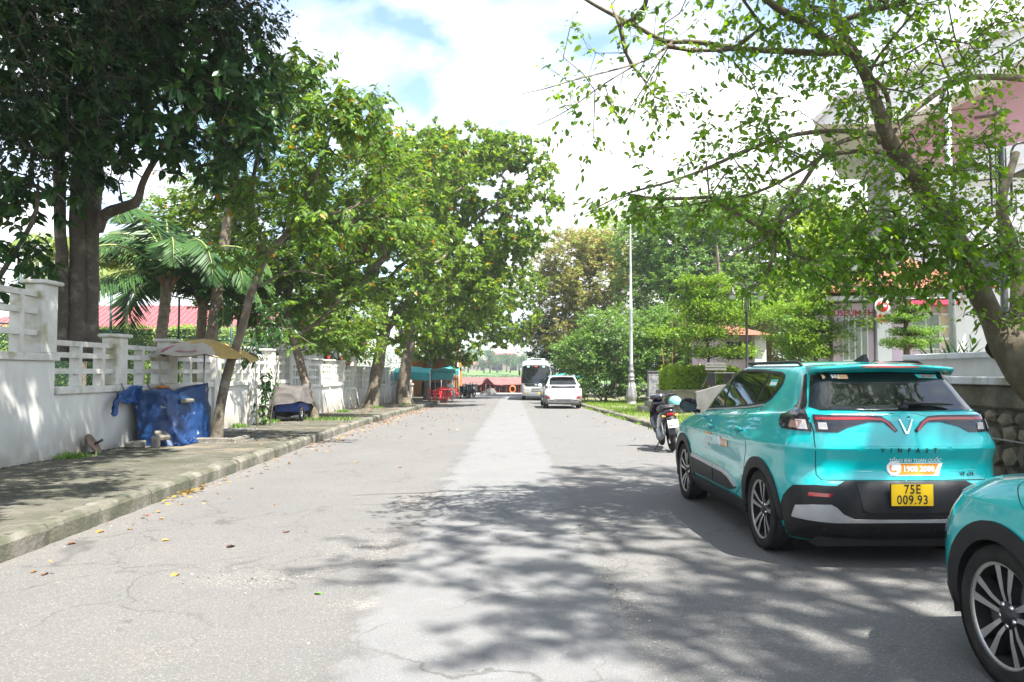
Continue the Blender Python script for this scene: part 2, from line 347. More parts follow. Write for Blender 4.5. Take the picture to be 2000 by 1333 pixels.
LF_BRN = leafmat('leaf_rust', [(.34, .24, .09), (.24, .30, .07), (.38, .24, .11), (.20, .32, .05), (.14, .26, .04)], .3, .5, tcol=1.3)
LF_BUSH = leafmat('leaf_bush', [(.09, .20, .035), (.15, .29, .06), (.07, .15, .03), (.21, .34, .08)], .4, .38)
LF_YG = leafmat('leaf_lime', [(.20, .34, .03), (.28, .42, .04), (.15, .28, .03)], .42, .5)
LF_LAY = leafmat('leaf_layered', [(.12, .23, .03), (.16, .28, .035), (.09, .18, .03)], .4, .5)
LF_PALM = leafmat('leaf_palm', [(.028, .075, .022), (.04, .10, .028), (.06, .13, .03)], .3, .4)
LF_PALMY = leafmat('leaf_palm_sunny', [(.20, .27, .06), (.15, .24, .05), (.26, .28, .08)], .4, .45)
LF_GRASS = leafmat('grass_blade', [(.13, .26, .025), (.18, .32, .035), (.10, .2, .03), (.24, .28, .07)], .4, .5)
LF_DRY = leafmat('leaf_fallen', [(.26, .15, .06), (.20, .10, .06), (.36, .24, .06), (.13, .07, .05), (.28, .18, .12)], .15, .6)
LF_YEL = leafmat('leaf_yellow', [(.28, .20, .03), (.25, .15, .03), (.24, .22, .05)], .2, .5)
LF_FAR = leafmat('leaf_far', [(.05, .10, .035), (.07, .14, .04), (.05, .09, .05), (.10, .16, .05)], .25, .5)

def stain_m(N, K, t, sc, a, b_):
    n = N.new('ShaderNodeTexNoise'); n.inputs['Scale'].default_value = sc; n.inputs['Detail'].default_value = 8; K(t.outputs['Object'], n.inputs['Vector'])
    r = N.new('ShaderNodeValToRGB'); r.color_ramp.elements[0].position = a; r.color_ramp.elements[1].position = b_; K(n.outputs['Fac'], r.inputs[0]); return r.outputs[0]
# ================================================================== THE SETTING
# ---- road: uneven asphalt with a newer strip down the middle
def road_extra(m, N, K, t, out, b):
    def noise(sc, det=6, ro=.6, dist=0):
        n = N.new('ShaderNodeTexNoise'); n.inputs['Scale'].default_value = sc; n.inputs['Detail'].default_value = det; n.inputs['Roughness'].default_value = ro; n.inputs['Distortion'].default_value = dist; K(t.outputs['Object'], n.inputs['Vector']); return n.outputs['Fac']
    def ramp(s, a, c, c0=(0, 0, 0), c1=(1, 1, 1)):
        r = N.new('ShaderNodeValToRGB'); r.color_ramp.elements[0].position = a; r.color_ramp.elements[1].position = c; r.color_ramp.elements[0].color = (*c0, 1); r.color_ramp.elements[1].color = (*c1, 1); K(s, r.inputs[0]); return r.outputs[0]
    def ma(op, a, c=None):
        x = N.new('ShaderNodeMath'); x.operation = op; x.use_clamp = False
        for i, v in enumerate((a, c)):
            if v is None: continue
            if isinstance(v, (int, float)): x.inputs[i].default_value = v
            else: K(v, x.inputs[i])
        return x.outputs[0]
    sp = N.new('ShaderNodeSeparateXYZ'); K(t.outputs['Object'], sp.inputs[0]); X = sp.outputs['X']; Y = sp.outputs['Y']
    wob = ma('MULTIPLY', ma('SUBTRACT', noise(1.1, 8, .62), .5), .75)
    xl = ma('ADD', X, wob); xr = ma('ADD', X, ma('MULTIPLY', ma('SUBTRACT', noise(.8, 8, .6), .5), .35))
    old = mixc(N, K, ramp(noise(.55, 5), .38, .62), (.135, .128, .122), (.215, .192, .168))
    old = mixc(N, K, ramp(noise(3.2, 9, .75), .46, .62), old, (.15, .148, .146)); old = mixc(N, K, ma('MULTIPLY', ramp(noise(.23, 6, .6), .5, .62), .55), old, (.13, .128, .126))
    new = mixc(N, K, ramp(noise(1.7, 4), .35, .65), (.146, .151, .158), (.178, .182, .187))
    rgt = mixc(N, K, ramp(noise(.9, 5), .35, .7), (.15, .148, .145), (.215, .205, .19))
    ml = N.new('ShaderNodeMapRange'); K(xl, ml.inputs['Value']); ml.inputs['From Min'].default_value = -.96; ml.inputs['From Max'].default_value = -.90
    mr = N.new('ShaderNodeMapRange'); K(xr, mr.inputs['Value']); mr.inputs['From Min'].default_value = .62; mr.inputs['From Max'].default_value = .70
    c = mixc(N, K, ml.outputs[0], old, new); c = mixc(N, K, mr.outputs[0], c, rgt)
    # seams between the patches: broken dark edge
    def seam(x, at, wd, amt):
        d = ma('ABSOLUTE', ma('SUBTRACT', x, at)); q = N.new('ShaderNodeMapRange'); K(d, q.inputs['Value']); q.inputs['From Min'].default_value = 0; q.inputs['From Max'].default_value = wd; q.inputs['To Min'].default_value = amt; q.inputs['To Max'].default_value = 0
        return ma('MULTIPLY', q.outputs[0], ramp(noise(2.3, 8, .7), .45, .62))
    c = mixc(N, K, seam(xl, -.93, .13, 1.0), c, (.045, .042, .04)); c = mixc(N, K, seam(xr, .66, .08, .9), c, (.08, .074, .068))
    # worn gravelly hollows
    for (px_, py_, rx, ry) in ((-1.22, 6.75, .42, .62), (-1.95, 5.75, .52, .34), (-1.1, 9.3, .35, .5), (-1.0, 5.1, .2, .2), (.75, 5.0, .16, .5)):
        dx = ma('DIVIDE', ma('SUBTRACT', X, px_), rx); dy = ma('DIVIDE', ma('SUBTRACT', Y, py_), ry); rr = ma('SQRT', ma('ADD', ma('MULTIPLY', dx, dx), ma('MULTIPLY', dy, dy)))
        f = ramp(ma('ADD', rr, ma('MULTIPLY', ma('SUBTRACT', noise(3.7, 7, .7), .5), 1.6)), .45, 1.0, (1, 1, 1), (0, 0, 0))
        g = mixc(N, K, ramp(noise(42, 3, .8), .45, .6), (.14, .13, .12), (.42, .39, .35))
        c = mixc(N, K, ma('MULTIPLY', f, .9), c, g)
    c = mixc(N, K, .06, c, (.10, .10, .10)); spk = ma('SUBTRACT', .78, ma('MULTIPLY', ma('SUBTRACT', ml.outputs[0], mr.outputs[0]), .5))
    # dust along the left kerb, aggregate speckle, fine cracks
    dl = N.new('ShaderNodeMapRange'); K(ma('ADD', X, ma('MULTIPLY', noise(1.6, 5), .9)), dl.inputs['Value']); dl.inputs['From Min'].default_value = -3.9; dl.inputs['From Max'].default_value = -3.2; dl.inputs['To Min'].default_value = .65; dl.inputs['To Max'].default_value = 0
    c = mixc(N, K, dl.outputs[0], c, (.33, .285, .23))
    c = mixc(N, K, ma('MULTIPLY', ramp(noise(95, 2, .9), .54, .64), spk), c, (.44, .43, .42)); c = mixc(N, K, ma('MULTIPLY', ramp(noise(70, 2, .9), .42, .32), spk), c, (.06, .06, .06))
    c = mixc(N, K, ma('MULTIPLY', ramp(noise(5, 5, .7), .40, .34), .4), c, (.12, .118, .115))
    vo = N.new('ShaderNodeTexVoronoi'); vo.feature = 'DISTANCE_TO_EDGE'; vo.inputs['Scale'].default_value = .9
    nv = N.new('ShaderNodeTexNoise'); nv.inputs['Scale'].default_value = 2.2; nv.inputs['Detail'].default_value = 8; K(t.outputs['Object'], nv.inputs['Vector']); va = N.new('ShaderNodeVectorMath'); va.operation = 'MULTIPLY_ADD'; va.inputs[1].default_value = (.9, .9, 0); K(nv.outputs['Color'], va.inputs[0]); K(t.outputs['Object'], va.inputs[2]); K(va.outputs[0], vo.inputs['Vector'])
    c = mixc(N, K, ma('MULTIPLY', ramp(vo.outputs['Distance'], .0, .016, (1, 1, 1), (0, 0, 0)), ma('MULTIPLY', ramp(noise(.45, 3), .44, .56), .85)), c, (.06, .057, .054))
    return c
ROAD = mat('asphalt', (.2, .2, .2), .86, bump=.55, bs=85, extra=road_extra)
def lx(y): return float(np.interp(y, [-10, 4, 11, 27, 58, 72], [-4.0, -4.06, -4.22, -4.68, -4.62, -4.62]))     # foot of the left kerb
def rx(y): return float(np.interp(y, [-10, 6, 12, 20.8, 38, 72], [4.75, 4.72, 4.55, 4.06, 3.86, 3.86]))         # foot of the right kerb
from mathutils import noise as mno
def road_h(x, y):
    h = mno.noise(Vector((x*.5, y*.4, 0)))*.018+mno.noise(Vector((x*2.2, y*2.2, 3)))*.005-.0011*(x*x)
    for (px_, py_, r_, dp) in ((-1.22, 6.75, .4, .035), (-1.95, 5.75, .42, .028), (-1.1, 9.3, .4, .02)):
        q = ((x-px_)**2+(y-py_)**2)/r_**2; h -= dp*math.exp(-q*1.3)*(1+.5*mno.noise(Vector((x*9, y*9, 0))))
    if x < -.93: h -= .012*float(sm(-.9, -1.0, x+mno.noise(Vector((x, y*1.1, 0)))*.2))
    return h
mb = MB(); ys = np.concatenate([np.arange(-8, 16, .16), np.arange(16, 40, .5), np.arange(40, 73, 1.5)]); nx = 90
V = []; F = []
for y in ys:
    a, b = lx(y)-.1, rx(y)+.1
    for i in range(nx+1):
        x = a+(b-a)*i/nx; h = road_h(x, y)
        V.append((x, y, gz(y)+h))
for j in range(len(ys)-1):
    for i in range(nx): F.append((j*(nx+1)+i, j*(nx+1)+i+1, (j+1)*(nx+1)+i+1, (j+1)*(nx+1)+i))
mb.add(V, F, 0, True); tag(mb.build('road', ROAD), kind='structure')
# ---- earth under everything, river, far bank
EARTH = mat('earth', (.12, .10, .075), .95, (.18, .15, .11), 1.2, bump=.6, bs=20, extra=lambda m, N, K, t, out, b: mixc(N, K, stain_n(N, K, t, .5), out, (.05, .075, .025)))
def sheet(name, xs, ys, fz, m, kind='structure', smooth=True):
    mb = MB(); V = [(x, y, fz(x, y)) for y in ys for x in xs]; n = len(xs)
    F = [(j*n+i, j*n+i+1, (j+1)*n+i+1, (j+1)*n+i) for j in range(len(ys)-1) for i in range(n-1)]
    mb.add(V, F, 0, smooth); return tag(mb.build(name, m), kind=kind)
def earth_h(x, y):
    h = gz(y)-.09
    if x > 5.5: h = max(h, gz(y)+.02+.5*float(sm(6, 14, x)))
    return h
sheet('ground', list(np.arange(-160, -12, 12))+list(np.arange(-12, 26, 1.5))+list(np.arange(28, 180, 12)), list(np.arange(-30, 72.3, 2)), lambda x, y: earth_h(x, y), EARTH)
QUAY = mat('quay_concrete', (.33, .32, .30), .9, (.25, .24, .22), 1.5, bump=.3)
sheet('riverside_path', [-60, -20, -4, 4, 20, 60], [68.5, 70, 71.5, 73], lambda x, y: gz(y)+.02, QUAY)
mb = MB(); mb.box((0, 73.1, -1.6), (120, .3, 2.35)); mb.build('quay_wall', QUAY)['kind'] = 'structure'
WAT = mat('river_water', (.05, .065, .05), .12, bump=.25, bs=1.2, spec=.6)
sheet('river', [-700, -100, 0, 100, 700], [73.2, 120, 200, 330], lambda x, y: -2.4, WAT)
FGR = mat('far_grass', (.065, .14, .02), .95, (.09, .17, .03), .2)
sheet('far_bank', [-700, -300, -100, 0, 100, 300, 700], [296, 300, 330, 380, 690], lambda x, y: -2.5 if y < 298 else (-1.6+(y-300)*.04 if y < 340 else 2.4), FGR)
# ---- pavement on the left: kerb stones and small concrete pavers
KERB = mat('kerb_concrete', (.155, .145, .12), .92, (.09, .085, .065), 5, bump=.6, bs=28, extra=lambda m, N, K, t, out, b: mixc(N, K, stain_n(N, K, t, 2.1), out, (.06, .062, .04)), island=.12)
PAVE = mat('paver_mossy', (.105, .10, .08), .95, (.07, .066, .05), 1.6, (.35, .6), bump=.5, bs=60, island=.18, coord='Object', extra=lambda m, N, K, t, out, b: paver_extra(m, N, K, t, out, b))
WX = -7.2
def pz(y): return gz(y)+.16
pav = empty('pavement', (0, 0, 0)); pav['kind'] = 'structure'
V = []; F = []; yy = np.concatenate([np.arange(-6, 20, .5), np.arange(20, 70, 2)])
for y in yy: V += [(WX-.3, y, pz(y)-.035), (lx(y)-.14, y, pz(y)-.035)]
F = [(2*i, 2*i+1, 2*i+3, 2*i+2) for i in range(len(yy)-1)]
JOINT = mat('joint_earth', (.055, .055, .03), 1, (.08, .075, .05), 6, bump=.4)
mb = MB(); mb.add(V, F); mb.build('bed', JOINT, pav)
# pavers 0.20 x 0.10, the 300 largest in view one by one, the rest joined
pm = MB().box((0, 0, 0), (.192, .092, .05), bev=.008).mesh('paver', PAVE); cand = []
for j in range(int((30+3)/.1)):
    y = -2.5+j*.1
    x = WX+.02+(.1 if j % 2 else 0)
    while x < lx(y)-.24:
        if not ((abs(x+6.05) < .42 and abs(y-15.75) < .42) or (abs(x+6.25) < .45 and abs(y-24.2) < .45)): cand.append((x+.1, y))
        x += .2
ca = np.array([(x, y, pz(y)-.025) for x, y in cand]); vis = in_frame(ca, -8); dd = np.where(vis, np.linalg.norm(ca-np.array([0, 0, EYE]), axis=1), 1e9); o = np.argsort(dd); sel = set(o[:300].tolist())
mb = MB()
for i, (x, y, z) in enumerate(ca):
    if not vis[i] and (y > 5 and x < -7.2): continue
    dz = mno.noise(Vector((x*.8, y*.8, 5)))*.012+rng.uniform(-.002, .002); T = Matrix.Rotation(rng.uniform(-.02, .02), 4, 'Z') @ Matrix.Rotation(rng.uniform(-.02, .02), 4, 'X')
    if i in sel:
        ob = link('paver', pm, pav); ob.matrix_local = Matrix.Translation((x, y, z+dz)) @ T
    elif y < 26: mb.box((x, y, z+dz), (.192, .092, .05), mat=T)
mb.build('pavers', PAVE, pav, recalc=False)['kind'] = 'stuff'
V = []; yy = np.arange(25.8, 69, 1.0)
for y in yy: V += [(WX-.3, y, pz(y)-.01), (lx(y)-.2, y, pz(y)-.01)]
mb = MB(); mb.add(V, [(2*i, 2*i+1, 2*i+3, 2*i+2) for i in range(len(yy)-1)]); mb.build('far_paving', PAVE, pav)
# kerb stones, each its own worn block
kl = empty('kerb', (0, 0, 0)); kl['kind'] = 'structure'
def kerb_stone(x, y0, y1, xr1, inner, parent, h=.16, hh=None):
    q = 10; m = MB(); V = []; n = 7
    prof = [(0, -.25), (0, h-.05), (.02, h-.018), (.05, h), (.16, h+.004), (.22, h-.004), (.22, -.25)]
    s = inner; sd_ = rng.uniform(0, 99)
    for k in range(q+1):
        t = k/q; yk = y0+(y1-y0)*t; xk = x+(xr1-x)*t; e = .012 if k in (0, q) else 0
        for (a, b) in prof:
            ww = mno.noise(Vector((yk*3.5+sd_, a*9, b*9)))*.022+mno.noise(Vector((yk*11+sd_, a*9, b*9)))*.012
            V.append((xk+s*(a+e*(1 if a < .1 else -1)+ww), yk, gz(yk)+b-(e+abs(ww)*.7 if b > 0 else 0)))
    F = [(k*n+i, k*n+i+1, (k+1)*n+i+1, (k+1)*n+i) for k in range(q) for i in range(n-1)]+[tuple(range(n)), tuple(q*n+i for i in range(n-1, -1, -1))]
    m.add(V, F, 0, False); return m.build('kerb_stone', KERB, parent)
y = -4.0
while y < 66:
    l_ = rng.uniform(.85, 1.15); g = .018 if not (10.2 < y < 11.3) else .09; kerb_stone(lx(y), y, y+l_-g, lx(y+l_), -1, kl); y += l_
kr = empty('kerb', (0, 0, 0)); kr['kind'] = 'structure'
y = -2.0
while y < 66:
    l_ = rng.uniform(.9, 1.1); kerb_stone(rx(y), y, y+l_-.02, rx(y+l_), 1, kr, h=.13); y += l_
# right verge
VERGE = mat('verge_soil', (.16, .13, .09), .95, (.09, .13, .035), 1.6, (.4, .6), bump=.5)
def vz(x, y): return gz(y)+.11+.02*mno.noise(Vector((x, y, 0)))+.5*float(sm(6.2, 13, x))*float(sm(13, 16, y))
offs = [0, .15, .35, .6, .9, 1.3, 1.8, 2.4, 3.2, 4.2, 5.5, 7, 9, 12, 16, 22, 30]; yy = list(np.arange(-2, 30, .5))+list(np.arange(30, 70, 1))
mb = MB(); n = len(offs); mb.add([(rx(y)+.16+o, y, vz(rx(y)+.16+o, y)-(.04 if o == 0 else 0)) for y in yy for o in offs], [(j*n+i, j*n+i+1, (j+1)*n+i+1, (j+1)*n+i) for j in range(len(yy)-1) for i in range(n-1)], 0, True)
mb.build('grass_verge', VERGE)['kind'] = 'structure'
# ================================================================== VEHICLES
class Skin:
    """A car body as horizontal outlines stacked from sill to roof; parts are laid on it in (wrap, height) coordinates"""
    def __init__(s, rings, nr=14, nc=16, ns=64, sub=5, mod=None):
        K = ['z_r', 'z_f', 'yr', 'yf', 'w', 'rcx', 'rcy', 'fcx', 'fcy', 'bowr', 'bowf']; A = np.array([[float(v) for v in r] for r in rings]); rows = []
        n = len(A)
        for i in range(n-1):
            p0 = A[i]*2-A[i+1] if i == 0 else A[i-1]; p1 = A[i]; p2 = A[i+1]; p3 = A[i+1]*2-A[i] if i+2 >= n else A[i+2]
            for j in range(sub):
                t = j/sub; m1 = .5*(p2-p0)*.8; m2 = .5*(p3-p1)*.8
                rows.append((2*t**3-3*t**2+1)*p1+(t**3-2*t**2+t)*m1+(-2*t**3+3*t**2)*p2+(t**3-t**2)*m2)
        rows.append(A[-1]); G = []
        for q in rows:
            d = dict(zip(K, q)); w_ = max(d['w'], .001); rx_ = min(d['rcx'], w_); fx_ = min(d['fcx'], w_); pts = []
            for i in range(nr): x = (w_-rx_)*i/nr; pts.append((x, d['yr']+d['bowr']*(x/w_)**2))
            yb = d['yr']+d['bowr']*((w_-rx_)/w_)**2
            for i in range(nc): a = math.pi/2*i/nc; pts.append((w_-rx_+rx_*math.sin(a), yb+d['rcy']*(1-math.cos(a))))
            yf_ = d['yf']-d['bowf']*((w_-fx_)/w_)**2; y0 = yb+d['rcy']; y1 = yf_-d['fcy']
            for i in range(ns): pts.append((w_, y0+(y1-y0)*i/ns))
            for i in range(nc): a = math.pi/2*i/nc; pts.append((w_-fx_+fx_*math.cos(a), y1+d['fcy']*math.sin(a)))
            for i in range(nr+1): x = (w_-fx_)*(1-i/nr); pts.append((x, d['yf']-d['bowf']*(x/w_)**2))
            P = np.array(pts); yn = (P[:, 1]-A[:, 2].min())/(A[:, 3].max()-A[:, 2].min()); z = d['z_r']+(d['z_f']-d['z_r'])*np.clip((P[:, 1]-d['yr'])/max(.01, d['yf']-d['yr']), 0, 1)
            G.append(np.stack([P[:, 0], P[:, 1], z], 1))
        s.G = np.array(G)
        if mod is not None: s.G = mod(s.G)
        s.nv, s.nu = s.G.shape[:2]; s.ku = nr+nc
        ref = s.G[s.nv//3]; s.arc = np.concatenate([[0], np.cumsum(np.linalg.norm(np.diff(ref[:, :2], axis=0), axis=1))])
    def col(s, u):                 # arc length -> column of points
        f = np.clip(np.interp(u, s.arc, np.arange(s.nu)), 0, s.nu-1.001); i = int(f); t = f-i; return s.G[:, i]*(1-t)+s.G[:, i+1]*t
    def at(s, u, z):
        c = s.col(u); zz = np.maximum.accumulate(c[:, 2]+np.arange(len(c))*1e-6); return np.array([np.interp(z, zz, c[:, 0]), np.interp(z, zz, c[:, 1]), z])
    def row(s, z):
        o = np.zeros((s.nu, 2))
        for i in range(s.nu):
            c = s.G[:, i]; zz = np.maximum.accumulate(c[:, 2]+np.arange(s.nv)*1e-6); o[i] = (np.interp(z, zz, c[:, 0]), np.interp(z, zz, c[:, 1]))
        return o
    def U(s, mode, a, z):
        r = s._r(round(float(z), 2))
        if mode == 'r': k = s.ku+1; return float(np.interp(abs(a), r[:k, 0], s.arc[:k]))
        if mode == 'f': return float(s.arc[-1]-np.interp(abs(a), r[::-1, 0][:s.ku+1], (s.arc[-1]-s.arc[::-1])[:s.ku+1]))
        k0 = 4; return float(np.interp(a, np.maximum.accumulate(r[k0:, 1]), s.arc[k0:]))
    def _r(s, z):
        if not hasattr(s, 'rc'): s.rc = {}
        if z not in s.rc: s.rc[z] = s.row(z)
        return s.rc[z]
    def N(s, u, z):
        e = .012; a = s.at(u+e, z)-s.at(u-e, z); b = s.at(u, z+e)-s.at(u, z-e); n = np.cross(a, b); l = np.linalg.norm(n); return n/l if l > 1e-9 else np.array([0, 0, 1.])
    def pt(s, u, z, off=0):
        return s.at(u, z)+s.N(u, z)*off
    def patch(s, mb, poly, off, sg, mi=0, step=.05, depth=.012):
        """poly: list of (mode, a, z). Each patch follows the body at height off above it"""
        q = [(s.U(m, a, z), z) for m, a, z in poly]; bm = bmesh.new(); f = bm.faces.new([bm.verts.new((a, b, 0)) for a, b in q]); f.normal_update(); bmesh.ops.triangulate(bm, faces=[f], ngon_method='EAR_CLIP')
        us = [a for a, _ in q]; zs = [b for _, b in q]
        for ax, lo, hi in ((0, min(us), max(us)), (1, min(zs), max(zs))):
            k = math.floor(lo/step)+1
            while k*step < hi:
                g = bm.verts[:]+bm.edges[:]+bm.faces[:]; co = [0, 0, 0]; no = [0, 0, 0]; co[ax] = k*step; no[ax] = 1
                bmesh.ops.bisect_plane(bm, geom=g, plane_co=co, plane_no=no, dist=1e-5); k += 1
        bmesh.ops.remove_doubles(bm, verts=bm.verts, dist=1e-5); bm.verts.ensure_lookup_table(); V = []; NN = []
        for v in bm.verts:
            p = s.at(v.co.x, v.co.y); n = s.N(v.co.x, v.co.y); V.append(((p+n*off)[0]*sg, (p+n*off)[1], (p+n*off)[2])); NN.append((n[0]*sg, n[1], n[2]))
        F = []
        for f in bm.faces:
            idx = [v.index for v in f.verts]
            if (f.normal.z > 0) != (sg > 0): idx = idx[::-1]
            F.append(tuple(idx))
        b0 = len(mb.v); mb.add(V, F, mi, True); mb.nn = getattr(mb, 'nn', {})
        for i, n in enumerate(NN): mb.nn[b0+i] = n
        E = [(e.verts[0].index, e.verts[1].index) for e in bm.edges if len(e.link_faces) == 1]; b1 = len(mb.v)
        ring = sorted({i for e in E for i in e}); mp_ = {i: k for k, i in enumerate(ring)}
        RV = [tuple(np.array(V[i])) for i in ring]+[tuple(np.array(V[i])-np.array(NN[i])*(depth)) for i in ring]; m = len(ring)
        mb.add(RV, [(mp_[a], mp_[b], m+mp_[b], m+mp_[a]) for a, b in E], mi, False); bm.free(); return mb
    def part(s, name, polys, m, parent, off=.003, sides=(1, -1), step=.05, depth=.012):
        mb = MB()
        for poly in polys:
            for sg in sides: s.patch(mb, poly, off, sg, 0, step, depth)
        o = mb.build(name, m, parent, recalc=False); me = o.data
        nl = np.zeros((len(me.vertices), 3), np.float32); me.vertices.foreach_get('normal', nl.ravel())
        for i, n in mb.nn.items(): nl[i] = n
        me.normals_split_custom_set_from_vertices([tuple(map(float, n)) for n in nl]); return o
    def text(s, name, body, size, m, parent, mode, a0, z0, sg, off=.006, flip=1, **k):
        def fn(x, y):
            a = a0+x*flip
            if mode == 'r': sgn = 1 if a >= 0 else -1; u = s.U('r', a, z0+y); p = s.pt(u, z0+y, off); return (p[0]*sgn, p[1], p[2])
            u = s.U('s', a, z0+y); p = s.pt(u, z0+y, off); return (p[0]*sg, p[1], p[2])
        return text_obj(name, body, size, m, parent, fn, **k)
    def shell(s, name, m, parent, arches=(), zmin=-1, wx=.5, sub=None):
        V = []; F = []; nu = s.nu
        for sg in (1, -1): V += [(p[0]*sg, p[1], p[2]) for r in s.G for p in r]
        off = s.nv*nu; bm_ = MB(); G = s.G
        for j in range(s.nv-1):
            for i in range(nu-1):
                c = (G[j, i]+G[j+1, i]+G[j, i+1]+G[j+1, i+1])/4
                if any((c[1]-ay)**2+(c[2]-az)**2 < ar*ar and c[0] > wx for ay, az, ar in arches): continue
                F.append((j*nu+i, j*nu+i+1, (j+1)*nu+i+1, (j+1)*nu+i)); F.append((off+j*nu+i, off+(j+1)*nu+i, off+(j+1)*nu+i+1, off+j*nu+i+1))
        t = (s.nv-1)*nu
        for i in range(nu-1): F.append((t+i, t+i+1, off+t+i+1, off+t+i))
        bm_.add(V, F, 0, True); me = bm_.mesh(name, m); bm = bmesh.new(); bm.from_mesh(me); bmesh.ops.remove_doubles(bm, verts=bm.verts, dist=4e-4); bm.to_mesh(me); bm.free(); return link(name, me, parent)

TEAL = mat('teal_paint', (.0, .40, .405), .26, (.0, .375, .385), 1, coat=1, spec=.5)
BLKP = mat('black_trim', (.012, .0125, .014), .5, (.017, .017, .018), 8, bump=.05, bs=300, spec=.28)
GLS = mat('dark_glass', (.006, .008, .008), .03, (.006, .008, .008), spec=.6, coat=.25)
RUB = mat('tyre_rubber', (.014, .0135, .013), .85, (.028, .026, .024), 9, bump=.1, spec=.25)
ALU = mat('machined_alloy', (.50, .50, .49), .32, (.42, .42, .42), metal=.8)
DAL = mat('dark_alloy', (.03, .03, .033), .4, metal=.4)
CHR = mat('chrome', (.75, .75, .76), .12, metal=1)
SIL = mat('satin_silver', (.48, .49, .50), .38, metal=.5)
RED = mat('red_lens', (.33, .008, .012), .12, (.25, .006, .01), coat=.8)
SMK = mat('smoked_lens', (.012, .012, .016), .08, (.022, .02, .026), 5, coat=.6, spec=.3)
LNS = mat('clear_lens', (.55, .52, .5), .1, (.4, .38, .38), 30, coat=1)
ORG = mat('orange_film', (.78, .30, .03), .4); WHT = mat('white_print', (.82, .82, .82), .45); PEACH = mat('peach_sticker', (.85, .48, .25), .5)
YPL = mat('yellow_plate', (.78, .50, .01), .4, (.72, .46, .01)); INK = mat('black_print', (.015, .015, .015), .5); RPR = mat('red_print', (.6, .03, .03), .5); AQUA = mat('aqua_sticker', (.05, .45, .42), .5)
SEAM = mat('panel_gap', (.01, .03, .03), .8); WELL = mat('wheel_well', (.012, .012, .012), .95)
def rr(R_, M_, k, c=.4): return [R_*math.cos(a) for a in ()]
def wheel_parts(root, cx, cy, cz, sg, r=.335, wd=.225, rim=.245, spokes=5, name='wheel'):
    t = MB(); h = wd/2; o = sg*h
    prof = [(rim, -h*.9), (rim+.02, -h), (r-.035, -h), (r-.012, -h*.9), (r, -h*.7), (r, h*.7), (r-.012, h*.9), (r-.035, h), (rim+.02, h), (rim, h*.9)]
    t.lathe(prof, n=56, axis='x'); t.lathe([(rim-.01, -h*.8), (rim-.01, h*.8)], n=40, axis='x')
    for k in (-.42, -.14, .14, .42): t.lathe([(r+.002, wd*k-.012), (r+.0035, wd*k-.008), (r+.0035, wd*k+.008), (r+.002, wd*k+.012)], n=56, axis='x')
    w_ = t.build(name, RUB, root, recalc=False); w_.location = (cx, cy, cz)
    b = MB(); b.lathe([(.0, -.02*sg), (rim*.93, -.03*sg), (rim*.98, h*.35*sg), (rim, h*.9*sg)], n=48, axis='x'); b.build('rim_barrel', DAL, w_, recalc=False)
    d = MB(); d.lathe([(.05, 0), (.15, .0), (.15, .012), (.05, .012)], (0.015*sg, 0, 0), n=30, axis='x'); d.build('brake_disc', SIL, w_, recalc=False)
    f = MB(); f.lathe([(rim-.012, h*.80*sg), (rim+.003, h*.92*sg), (rim+.008, h*.86*sg)], n=56, axis='x')
    x1 = h*.80*sg; x0 = h*.28*sg
    for k in range(spokes):
        A = 2*math.pi*k/spokes+.35
        for s_ in (-1, 1):
            def P(ra, off, x): a = A+off*s_/max(ra, .03); return (x, ra*math.cos(a), ra*math.sin(a))
            V = [P(.045, .008, x1*.75), P(.045, .026, x1*.75), P(.12, .014, x1*.93), P(.12, .040, x1*.93), P(rim-.004, .030, x1), P(rim-.004, .073, x1),
                 P(.045, .008, x0), P(.045, .026, x0), P(.12, .014, x0), P(.12, .040, x0), P(rim-.004, .030, x0), P(rim-.004, .073, x0)]
            f.add(V, [(0, 1, 3, 2), (2, 3, 5, 4), (0, 2, 8, 6), (2, 4, 10, 8), (1, 7, 9, 3), (3, 9, 11, 5)])
            f.m[-4:] = [1]*4
    f.build('spokes', [ALU, DAL], w_)
    c = MB(); c.lathe([(.0, x1*.98), (.03, x1*.97), (.036, x1*.9), (.065, x1*.8), (.07, x1*.4)], n=24, axis='x')
    c.build('hub_cap', DAL, w_, recalc=False)
    for k in range(5):
        a = 2*math.pi*(k+.5)/5+.35; c = MB(); c.lathe([(.0, x1*.9), (.012, x1*.9), (.014, x1*.55)], (0, .052*math.cos(a), .052*math.sin(a)), n=10, axis='x'); c.build('wheel_bolt', CHR, w_, recalc=False)
    return w_
def arc_poly(cy, cz, r0, r1, a0, a1, n=22):
    o = [('s', cy+r1*math.cos(a0+(a1-a0)*i/n), cz+r1*math.sin(a0+(a1-a0)*i/n)) for i in range(n+1)]
    return o+[('s', cy+r0*math.cos(a1+(a0-a1)*i/n), cz+r0*math.sin(a1+(a0-a1)*i/n)) for i in range(n+1)]
def grow(poly, d):                # a slightly larger outline, for the dark gap round a panel
    A = np.array([(a, z) for _, a, z in poly]); n = len(A); o = []; ar = sum(A[i][0]*A[(i+1) % n][1]-A[(i+1) % n][0]*A[i][1] for i in range(n)); sgn = 1 if ar > 0 else -1
    for i in range(n):
        e1 = A[i]-A[i-1]; e2 = A[(i+1) % n]-A[i]; n1 = np.array([e1[1], -e1[0]])/max(1e-6, np.linalg.norm(e1)); n2 = np.array([e2[1], -e2[0]])/max(1e-6, np.linalg.norm(e2)); b = n1+n2; b = b/max(.6, np.linalg.norm(b)**2)*2
        q = A[i]+sgn*b*d; o.append((poly[i][0], q[0], q[1]))
    return o
def S(*p): return [('s', a, z) for a, z in p]
def Rr(*p): return [('r', a, z) for a, z in p]
